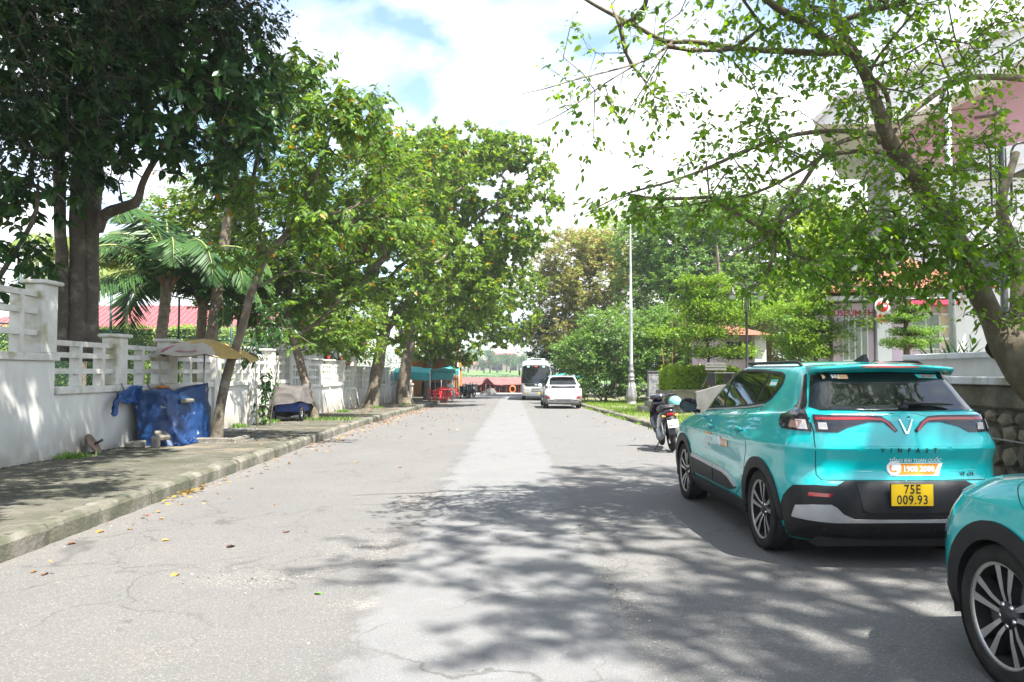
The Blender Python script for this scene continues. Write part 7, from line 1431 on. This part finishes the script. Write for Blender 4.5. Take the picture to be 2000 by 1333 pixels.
sk.part('rear_window', [Rr((0, 1.19), (.66, 1.19), (.70, 1.22), (.60, 1.55), (0, 1.57))], GLS, sv, .006, step=.1)
sk.part('light_bar', [[('r', 0, 1.04), ('r', .70, 1.03), ('s', -2.0, 1.03), ('s', -2.0, 1.13), ('r', .70, 1.15), ('r', 0, 1.13)]], SMK, sv, .012, step=.08)
for sg in (1, -1):
    sk.part('tail_lamp', [Rr((.60, 1.05), (.60, 1.12), (.66, 1.12), (.66, 1.05))], LNS, sv, .018, (sg,), step=.1); sk.part('tail_lamp', [Rr((.70, 1.05), (.70, 1.12), (.76, 1.12), (.76, 1.05))], LNS, sv, .018, (sg,), step=.1)
    sk.part('reflector', [Rr((.70, .53), (.66, .62), (.84, .62), (.86, .53))], RED, sv, .022, (sg,), step=.1)
    sk.part('exhaust_tip', [Rr((.40, .38), (.44, .45), (.74, .45), (.70, .38))], CHR, sv, .024, (sg,), step=.1); sk.part('exhaust_mouth', [Rr((.43, .395), (.46, .435), (.71, .435), (.68, .395))], INK, sv, .03, (sg,), step=.1)
    for yy_ in (1.475, -1.475): sk.part('wheel_arch', [arc_poly(yy_, .36, .37, .46, -.1, math.pi+.05, 14)], GRB, sv, .014, (sg,), step=.1); wheel_parts(sv, sg*.83, yy_, .36, sg, r=.36, wd=.24, rim=.25)
    sk.part('side_window', [S((.9, 1.12), (.0, 1.15), (-1.3, 1.2), (-1.75, 1.27), (-1.7, 1.5), (-.9, 1.58), (.1, 1.56), (.5, 1.42))], GLS, sv, .006, (sg,), step=.12)
    sk.part('side_sill', [S((1.0, .24), (-1.0, .24), (-1.0, .40), (1.0, .40))], GRB, sv, .014, (sg,), step=.1)
    m = MB(); m.blob((sg*1.03, .78, 1.12), (.12, .09, .09), 1, n=10, m=8, rough=0); m.build('mirror', WPT, sv)
    m = MB(); m.tube([(sg*.60, .1, 1.66), (sg*.62, -.7, 1.70), (sg*.60, -1.6, 1.66)], .015, 6); m.build('roof_rail', SIL, sv)
sk.part('lower_bumper', [[('r', 0, .50), ('r', .62, .50), ('r', .70, .66), ('r', .86, .70), ('s', -2.05, .62), ('s', -1.95, .40), ('s', -1.93, .24), ('r', 0, .24)]], GRB, sv, .010, step=.1)
sk.part('silver_trim', [Rr((0, .36), (.40, .36), (.50, .50), (.80, .50), (.78, .46), (.76, .32), (0, .32))], SIL, sv, .015, step=.1)
m = MB(); m.box((0, -1.93, 1.62), (1.2, .22, .03), bev=.01); m.build('spoiler', WPT, sv); m = MB(); m.box((0, -2.045, 1.615), (.5, .01, .02)); m.build('brake_light', RED, sv)
sk.part('maker_letters', [Rr((.0, .905), (.2, .905), (.2, .92), (0, .92))], SIL, sv, .008, step=.1)
m = MB(); m.box((0, 0, .32), (1.5, 4.2, .2)); m.build('underbody', WELL, sv)
# ---- county bus facing the camera
BY = 54.0; BW = [(.34, .34, -3.4, 3.42, .98, .2, .15, .25, .2, .02, .06), (.6, .6, -3.45, 3.5, 1.02, .2, .15, .28, .22, .02, .07), (1.1, 1.1, -3.45, 3.52, 1.035, .2, .15, .28, .22, .02, .07), (1.45, 1.45, -3.45, 3.48, 1.035, .2, .15, .28, .24, .02, .07), (2.0, 2.0, -3.43, 3.36, 1.02, .2, .15, .28, .25, .02, .07), (2.55, 2.5, -3.40, 3.22, .985, .2, .15, .28, .26, .02, .07), (2.72, 2.70, -3.35, 3.14, .94, .2, .2, .3, .28, .02, .06), (2.82, 2.80, -3.2, 2.95, .80, .2, .2, .3, .3, .02, .04), (2.85, 2.84, -2.9, 2.6, .4, .1, .1, .1, .1, 0, 0), (2.86, 2.85, -2.6, 2.3, .02, .01, .01, .01, .01, 0, 0)]
SLV = mat('bus_silver', (.52, .54, .56), .3, (.46, .48, .50), 1, coat=.8, metal=.2)
sk = Skin(BW, sub=3); bs = empty('minibus', (1.78, BY+3.5, gz(BY+3.5)), R(180-1.5), 'silver minibus facing the camera behind the white SUV', 'bus')
sk.shell('body', SLV, bs, [(1.95, .40, .46), (-1.95, .40, .46)], wx=.6)
sk.part('windscreen', [[('f', 0, 1.20), ('f', .80, 1.20), ('s', 3.25, 1.25), ('s', 3.1, 2.38), ('f', .75, 2.48), ('f', 0, 2.50)]], GLS, bs, .010, step=.12)
sk.part('lower_panel', [[('f', 0, 1.0), ('f', .70, 1.0), ('f', .86, 1.18), ('f', 0, 1.18)]], GLS, bs, .012, step=.12)
sk.part('badge', [[('f', 0, 1.05), ('f', .09, 1.07), ('f', .09, 1.13), ('f', 0, 1.15)]], CHR, bs, .025, step=.1)
sk.part('grille', [[('f', 0, .78), ('f', .34, .78), ('f', .30, .84), ('f', 0, .84)], [('f', 0, .64), ('f', .34, .64), ('f', .34, .70), ('f', 0, .70)]], INK, bs, .012, step=.1)
sk.part('destination_sign', [[('f', 0, 2.36), ('f', .10, 2.36), ('f', .10, 2.43), ('f', 0, 2.43)]], RPR, bs, .016, step=.1)
for sg in (1, -1):
    sk.part('headlight', [[('f', .44, .74), ('f', .82, .80), ('s', 3.35, .95), ('f', .82, 1.0), ('f', .46, .90)]], LNS, bs, .012, (sg,), step=.08)
    sk.part('fog_light', [[('f', .58+.06*math.cos(t), .56+.06*math.sin(t)) for t in np.linspace(0, 6.28, 9)[:-1]], [('f', .76+.05*math.cos(t), .56+.05*math.sin(t)) for t in np.linspace(0, 6.28, 9)[:-1]]], mat('amber', (.6, .4, .1), .2), bs, .014, (sg,), step=.1)
    sk.part('windscreen_notice', [[('f', .46, 2.33), ('f', .62, 2.33), ('f', .62, 2.43), ('f', .46, 2.43)]], mat('notice_green', (.35, .55, .45), .5), bs, .016, (sg,), step=.1)
    for a in (2.4, 1.1, -.2, -1.5, -2.8): sk.part('side_window', [S((a+.55, 1.45), (a-.6, 1.45), (a-.6, 2.25), (a+.55, 2.25))], GLS, bs, .010, (sg,), step=.2)
    sk.part('stripe', [S((2.9, 1.0), (-3.2, 1.0), (-3.2, 1.14), (2.9, 1.14))], mat('stripe_blue', (.05, .2, .35), .4), bs, .008, (sg,), step=.3)
    for yy_ in (1.95, -1.95): wheel_parts(bs, sg*.88, yy_, .40, sg, r=.40, wd=.22, rim=.24)
    m = MB(); m.box((sg*1.16, 3.55, 1.95), (.14, .10, .34), bev=.03); m.tube([(sg*.95, 3.3, 2.35), (sg*1.16, 3.55, 2.3), (sg*1.16, 3.55, 2.1)], .02, 6); m.build('mirror', BLK, bs)
    m = MB(); pts = [sk.pt(sk.U('f', x, z), z, .03) for x, z in ((.2, 1.24), (.5, 1.32), (.70, 1.6))]; m.tube([(p[0]*sg, p[1], p[2]) for p in pts], .012, 5); m.build('wiper', BLK, bs)
for c_, p_ in (((.55, .42, .02), YPL),): m = MB(); m.box((-.36, 3.53, .52), (.34, .02, .16)); m.build('number_plate', YPL, bs); m = MB(); m.box((-.58, 3.53, .52), (.08, .02, .16)); m.build('plate_band', mat('plate_blue', (.02, .2, .5), .5), bs)
m = MB(); m.box((0, 1.6, 2.92), (1.3, 1.8, .10), bev=.04); m.build('roof_unit', SLV, bs); m = MB(); m.box((0, 2.505, 2.92), (.8, .02, .06)); m.build('roof_vent', INK, bs)
m = MB(); m.box((0, 0, .45), (1.7, 6.4, .2)); m.build('underbody', WELL, bs)
# ---- motorbikes
def scooter(label, loc, rz, lean, near=True, colr=(.012, .012, .016), group=None):
    r = empty('motor_scooter', loc, rz, label, 'motorbike', group); r.rotation_euler = (0, lean, rz)
    PB = mat('scooter_black', (.012, .012, .018), .2, coat=1); PG = mat('scooter_grey', (.06, .06, .065), .5)
    for yy_ in (-.62, .64):
        m = MB(); m.lathe([(.20, -.04), (.24, -.05), (.275, -.03), (.285, 0), (.275, .03), (.24, .05), (.20, .04)], (0, yy_, .285), n=28, axis='x'); wh = m.build('wheel', RUB, r, recalc=False)
        m = MB(); m.lathe([(.19, -.03), (.205, -.03), (.205, .03), (.19, .03)], (0, yy_, .285), n=24, axis='x')
        for k in range(5): a = k*1.2566; m.tube([(0, yy_, .285), (0, yy_+.2*math.cos(a), .285+.2*math.sin(a))], .014, 5)
        m.build('rim', DAL, wh, recalc=False)
    # tail body: loft of sections
    def loft(name, secs_, m_, n=16):
        V = []; F = []
        for (y, z, hw, hh) in secs_:
            for k in range(n): a = 2*math.pi*k/n; V.append((hw*math.copysign(abs(math.cos(a))**.75, math.cos(a)), y, z+hh*math.copysign(abs(math.sin(a))**.75, math.sin(a))))
        for i in range(len(secs_)-1):
            for k in range(n): F.append((i*n+k, i*n+(k+1) % n, (i+1)*n+(k+1) % n, (i+1)*n+k))
        F += [tuple(range(n)), tuple(range((len(secs_)-1)*n, len(secs_)*n))[::-1]]; m = MB(); m.add(V, F, 0, True); return m.build(name, m_, r)
    loft('tail_body', [(-.88, .80, .05, .03), (-.80, .74, .13, .09), (-.60, .67, .17, .14), (-.30, .58, .18, .18), (-.05, .48, .16, .16), (.10, .36, .14, .08)], PB)
    loft('seat', [(-.80, .87, .08, .02), (-.68, .86, .15, .05), (-.35, .83, .16, .06), (-.05, .80, .13, .06), (.10, .77, .07, .04)], PG)
    loft('floorboard', [(.05, .32, .15, .07), (.30, .29, .16, .06), (.46, .34, .16, .08)], PB)
    loft('leg_shield', [(.42, .36, .17, .10), (.50, .55, .21, .10), (.50, .80, .18, .09), (.46, .93, .11, .07)], PB)
    loft('handlebar_cover', [(.38, 1.02, .10, .05), (.46, 1.03, .17, .06), (.56, 1.0, .13, .06), (.62, .96, .05, .03)], PB)
    loft('front_mudguard', [(.42, .56, .05, .03), (.62, .62, .075, .035), (.86, .50, .055, .03)], PB); loft('rear_mudguard', [(-.93, .36, .07, .02), (-.90, .50, .09, .06), (-.82, .68, .08, .05)], PG)
    m = MB(); m.tube([(-.36, .34, 1.05), (-.16, .45, 1.03), (.16, .45, 1.03), (.36, .34, 1.05)], .014, 8); m.build('handlebar', BLK, r)
    for s_ in (-1, 1):
        m = MB(); m.tube([(s_*.22, .42, 1.035), (s_*.37, .335, 1.052)], .020, 8); m.build('grip', RUB, r); m = MB(); m.tube([(s_*.2, .47, 1.05), (s_*.34, .42, 1.06)], .007, 5); m.build('brake_lever', CHR, r)
    m = MB(); m.tube([(-.2, .44, 1.05), (-.26, .43, 1.17)], .007, 5); m.blob((-.28, .42, 1.2), (.055, .02, .04), 1, rough=0); m.build('mirror', BLK, r)
    m = MB(); m.tube([(0, .50, .9), (0, .60, .60), (0, .64, .285)], [.03, .03, .03], 8); m.build('fork', GALV, r)
    m = MB(); m.tube([(-.14, -.45, .84), (-.15, -.80, .90), (0, -.93, .91), (.15, -.80, .90), (.14, -.45, .84)], .014, 8); m.build('grab_rail', PG, r)
    m = MB(); m.box((0, -.90, .74), (.13, .03, .05), bev=.01); m.build('tail_light', RED, r)
    for s_ in (-1, 1): m = MB(); m.box((s_*.12, -.84, .71), (.07, .04, .04), bev=.01); m.build('indicator', mat('amber', (0, 0, 0)), r)
    pl = MB(); pl.box((0, 0, 0), (.20, .008, .15), bev=.002); pm_ = pl.build('number_plate', mat('plate_white', (.62, .64, .66), .4), r, loc=(.02, -.965, .56), rot=(R(-12), 0, 0))
    if near:
        for bd, z in (('75-F1', .034), ('849.29', -.034)): text_obj('plate_digits', bd, .062, INK, pm_, lambda x, y, z=z: (x, -.006, z+y), bold=.001)
    m = MB(); m.lathe([(.0, .02), (.10, .02), (.125, .0), (.125, -.06), (.1, -.09)], (-.14, -.35, .34), n=18, axis='x'); m.blob((-.12, -.12, .32), (.09, .17, .10), 3, n=12, m=8, rough=.08); m.build('engine_case', GALV, r, recalc=False)
    m = MB(); m.tube([(.11, -.2, .26), (.13, -.5, .28), (.14, -.85, .36)], [.03, .05, .055], 12); m.build('exhaust', mat('exhaust_dark', (.06, .06, .06), .4, metal=.6), r); m = MB(); m.box((.165, -.66, .32), (.012, .3, .08), bev=.01); m.build('heat_shield', CHR, r)
    for s_ in (-1, 1): m = MB(); m.tube([(s_*.12, -.62, .28), (s_*.13, -.58, .62)], .022, 8); m.build('shock_absorber', CHR, r)
    m = MB(); m.tube([(-.10, .0, .22), (-.24, -.12, .05), (-.30, -.16, .02), (-.36, -.12, .02)], .013, 6); m.build('side_stand', BLK, r)
    return r
sx = W(1316, 880, 14.7).x; sx += .05; scooter('black scooter parked at the kerb ahead of the teal taxi, white plate 75-F1', (sx, 15.55, gz(15.3)), R(-2), R(-7))
hm = empty('helmet', (sx+.05, 15.02, gz(15)+.93), 0, 'pale teal helmet resting on the black scooter seat', 'helmet'); m = MB()
V = []; n = 20
for j in range(9):
    ph = math.pi*.5*j/8*1.12
    for k in range(n): a = 2*math.pi*k/n; V.append((.135*math.sin(ph)*math.cos(a), .155*math.sin(ph)*math.sin(a), .14*math.cos(ph)))
m.add(V, [(j*n+k, (j+1)*n+k, (j+1)*n+(k+1) % n, j*n+(k+1) % n) for j in range(8) for k in range(n)], 0, True); m.build('shell', mat('helmet_teal', (.16, .46, .42), .3, coat=.6), hm); m = MB(); m.lathe([(.137, 0), (.14, -.012), (.13, -.02)], n=20); m.build('rim', BLK, hm); m = MB(); m.tube([(-.12, -.02, -.02), (0, -.03, -.07), (.12, -.02, -.02)], .008, 5); m.build('strap', BLK, hm)
for i, (px, Y, rz) in enumerate(((905, 60.0, .5), (911, 61.2, .4), (917, 62.3, .6))):
    scooter(('dark motorbike nearest in the row at the far kerb corner', 'dark motorbike in the middle of the far kerb row', 'dark motorbike at the river end of the far kerb row')[i], (W(px, 770, Y).x, Y, gz(Y)), rz+math.pi, R(-6), False, group='motorbikes parked at the far kerb corner')
# ---- right-hand far stall: teal umbrella, yellow awning, red chair
parasol('dark teal parasol behind the white SUV on the right', 1103, 729, 58, 1.9, TLC, .35); c = copy_tree(c0); c.location = (W(1139, 770, 50).x, 50, gz(50)+.1); c.rotation_euler.z = 1; c['label'] = 'lone red plastic chair right of the white SUV under the bushes'
m = MB(); m.add([(0, 0, 0), (2.4, 0, .2), (2.4, 1.6, .5), (0, 1.6, .3), (0, 0, -.22), (2.4, 0, -.02), (2.4, 1.6, .45), (0, 1.6, .25)], [(0, 1, 2, 3), (7, 6, 5, 4), (0, 4, 5, 1), (1, 5, 6, 2), (2, 6, 7, 3), (3, 7, 4, 0)]); o = m.build('yellow_awning', mat('canvas_yellow', (.6, .32, .03), .8)); p = W(1110, 722, 64); o.location = p; tag(o, 'yellow canvas awning half hidden in the bushes right of the bus', 'awning')
# ---- dragon boats with red hipped roofs moored below the quay
RDW = mat('boat_red', (.13, .014, .012), .6, (.09, .012, .01), 3); RFB = mat('boat_roof', (.15, .075, .07), .8, (.12, .06, .055), 2, bump=.1); DKW = mat('boat_wood', (.07, .03, .025), .6)
def boat(label, px0, px1, Y, ridge_px, group='red roofed river boats beyond the quay'):
    a = W(px0, 750, Y); b = W(px1, 750, Y); L_ = b.x-a.x; r = empty('house_boat', (a.x, Y, -2.4), 0, label, 'boat', group); rx_ = W(ridge_px, 750, Y).x-a.x; ze = W(500, 750, Y).z+2.4; zr = W(500, 738, Y).z+2.4
    m = MB(); m.add([(-.4, -.6, 1.3), (L_+.4, -.6, 1.3), (L_+.4, 3.6, 1.3), (-.4, 3.6, 1.3), (.6, .2, -.2), (L_-.6, .2, -.2), (L_-.6, 2.8, -.2), (.6, 2.8, -.2)], [(0, 3, 2, 1), (4, 5, 6, 7), (0, 1, 5, 4), (1, 2, 6, 5), (2, 3, 7, 6), (3, 0, 4, 7)]); m.build('hull', DKW, r)
    m = MB(); m.box((L_/2, 1.6, (1.3+ze)/2), (L_-.5, 2.6, ze-1.3)); m.build('cabin', RDW, r)
    m = MB(); gw = min(1.3, rx_*.5+.3, (L_-rx_)*.5+.3); V = [(-.3, -.5, ze-.12), (rx_-gw, -.5, ze-.05), (rx_, -.6, zr), (rx_+gw, -.5, ze-.05), (L_+.3, -.5, ze-.12), (L_+.1, 1.6, zr+.02), (rx_, 1.6, zr+.06), (-.1, 1.6, zr+.02), (-.3, 3.7, ze-.12), (L_+.3, 3.7, ze-.12)]; m.add(V, [(0, 1, 6, 7), (1, 2, 6), (2, 3, 6), (3, 4, 5, 6), (7, 6, 5, 9, 8)]); m.build('roof', RFB, r)
    m = MB(); m.tube([(-.32, -.54, ze-.17), (rx_-gw, -.54, ze-.1), (rx_, -.64, zr-.06), (rx_+gw, -.54, ze-.1), (L_+.32, -.54, ze-.17)], .05, 6); m.add([(rx_-gw, -.45, ze-.12), (rx_+gw, -.45, ze-.12), (rx_, -.45, zr-.08)], [(0, 1, 2)]); m.build('eave_board', RDW, r)
    k = .6
    while k < L_-.6: m = MB(); m.box((k, .27, (1.3+ze)/2+.15), (.34, .05, (ze-1.3)*.62)); m.build('window', GLS if rs.random() < .7 else WFR, r); k += .55
    for k in range(3): m = MB(); m.tube([(.0, -.45, 1.6+.2*k), (L_, -.45, 1.6+.2*k)], .03, 5); m.build('rail', RDW, r)
    k = 0
    while k <= L_: m = MB(); m.tube([(k, -.45, 1.3), (k, -.45, ze)], .04, 5); m.build('post', RDW, r); k += L_/4
    return r
boat('red roofed river boat at the left, its gable facing the road end', 896, 962, 78, 950); b2_ = boat('red roofed river boat with a white finial, centre of the road end', 940, 976, 77.2, 953); boat('red roofed river boat at the right, half hidden by the bus', 966, 1060, 78.5, 1040)
m = MB(); A = np.linspace(0, 2*math.pi, 19); lp = W(1001, 761, 77.3); m.tube([(lp.x+.28*math.cos(a), 77.2, lp.z+.34*math.sin(a)) for a in A], .075, 8, caps=False); tag(m.build('lifebuoy', mat('buoy_orange', (.75, .18, .04), .6)), 'orange ring lifebuoy hung on the right boat\'s rail', 'lifebuoy')
# grey concrete wedge at the quay
p = W(958, 772, 70); m = MB(); m.add([(-2.2, 0, 0), (0, -.3, 0), (1.2, 0, 0), (1.2, 1.6, 0), (-2.2, 1.6, 0), (-.1, .1, .95), (.5, .3, .8), (.6, 1.2, .8), (-.2, 1.3, .9)], [(0, 1, 5), (1, 2, 6, 5), (2, 3, 7, 6), (3, 4, 8, 7), (4, 0, 5, 8), (5, 6, 7, 8), (0, 4, 3, 2, 1)]); o = m.build('stone_prow', mat('prow_grey', (.10, .10, .095), .9, (.11, .11, .1))); o.location = (p.x, 70, gz(70)); o.scale = (.5, .6, .62); tag(o, 'grey concrete block shaped like a prow on the quay edge', 'block')
# ---- far bank: trees one by one, low pale houses
FT = leafmat
for i in range(26):
    px = 860+i*14+rs.uniform(-5, 5); Y = 330+rs.uniform(0, 60); t = W(px, 727, Y); h = rs.uniform(6, 13)*(1+.25*(i % 5 == 0)); c_ = (t.x, Y, 2)
    r = empty('far_tree', (t.x, Y, 1.8), 0, ('round hazy tree', 'tall hazy tree', 'low spreading hazy tree')[i % 3]+' in the line along the far river bank', 'tree', 'trees along the far river bank'); m = MB(); m.tube([(0, 0, -.5), (.2, 0, h*.5)], [.4, .2], 6); m.build('trunk', BARK, r)
    n = 1500; q = 3 if i % 3 != 2 else 4; C = np.array([(rs.uniform(-2.5, 2.5), rs.uniform(-2, 2), h*rs.uniform(.4, .85)) for _ in range(q+2)]); k = rng.integers(0, len(C), n); P = C[k]+nrm(rng.normal(size=(n, 3)))*rng.uniform(1.0, 2.8, (n, 1))*np.array([1.1, 1, .7]); Ln = rng.uniform(.35, .7, n); leafmass('crown', P, nrm(rng.normal(size=(n, 3))), nrm(rng.normal(size=(n, 3))+np.array([0, 0, 1])), Ln, Ln*.8, LF_FAR, 1, r)['kind'] = 'stuff'
for i, (px, w_, h) in enumerate(((930, 9, 3.5), (960, 12, 4.5), (985, 14, 9), (1012, 9, 5))):
    t = W(px, 727, 420); r = empty('far_house', (t.x, 425, 2.4), 0, ('low pale house', 'wide low pink house', 'tall pale block', 'small cream house')[i]+' among the trees across the river', 'house'); m = MB(); m.box((0, 0, h/2), (w_, 6, h)); m.build('wall', mat('far_wall%d' % (i % 2), ((.22, .16, .14), (.25, .23, .2))[i % 2], .85), r)
    m = MB(); m.add([(-w_/2-.4, -3.5, h), (w_/2+.4, -3.5, h), (w_/2+.4, 3.5, h), (-w_/2-.4, 3.5, h), (-w_/2+1, 0, h+1.3), (w_/2-1, 0, h+1.3)], [(0, 1, 5, 4), (1, 2, 5), (2, 3, 4, 5), (3, 0, 4), (3, 2, 1, 0)]); m.build('roof', RROOF, r)
    for k in range(4): m = MB(); m.box((-w_/2+w_*(k+.5)/4, -3.03, h*.5), (w_*.1, .06, h*.3)); m.build('window', GLS, r)
# far-off mass of trees behind them
n = 34000; x = rng.uniform(-420, 460, n); hh = 8+5*np.sin(x*.05)+3*np.sin(x*.17+1)+2*np.sin(x*.41); P = np.stack([x, 470+rng.uniform(0, 20, n), 2+hh*rng.uniform(0, 1.1, n)], 1); Ln = rng.uniform(.9, 1.8, n); tag(leafmass('far_woods', P, nrm(rng.normal(size=(n, 3))), nrm(rng.normal(size=(n, 3))+np.array([0, -.5, 1])), Ln, Ln*.9, LF_FAR, 1), kind='stuff')
n = 7000; x = rng.uniform(-60, 90, n); P = np.stack([x, 318+rng.uniform(0, 6, n), -.8+rng.uniform(0, 1.2, n)], 1); Ln = rng.uniform(.3, .6, n); tag(leafmass('bank_shrubs', P, nrm(rng.normal(size=(n, 3))), nrm(rng.normal(size=(n, 3))+np.array([0, -.5, 1])), Ln, Ln*.9, LF_FAR, 1), kind='stuff')
# ---- haze: light humid air over the river
hz = MB(); hz.box((0, 330, 18.2), (1440, 740, 43.6)); hv = bpy.data.materials.new('humid_air'); hv.use_nodes = True; N = hv.node_tree.nodes; N.remove(N['Principled BSDF']); pv_ = N.new('ShaderNodeVolumePrincipled'); pv_.inputs['Color'].default_value = (.86, .93, 1, 1); pv_.inputs['Density'].default_value = .0005; pv_.inputs['Anisotropy'].default_value = .3; hv.node_tree.links.new(pv_.outputs[0], N['Material Output'].inputs['Volume'])
hz.build('haze', hv)['kind'] = 'stuff'
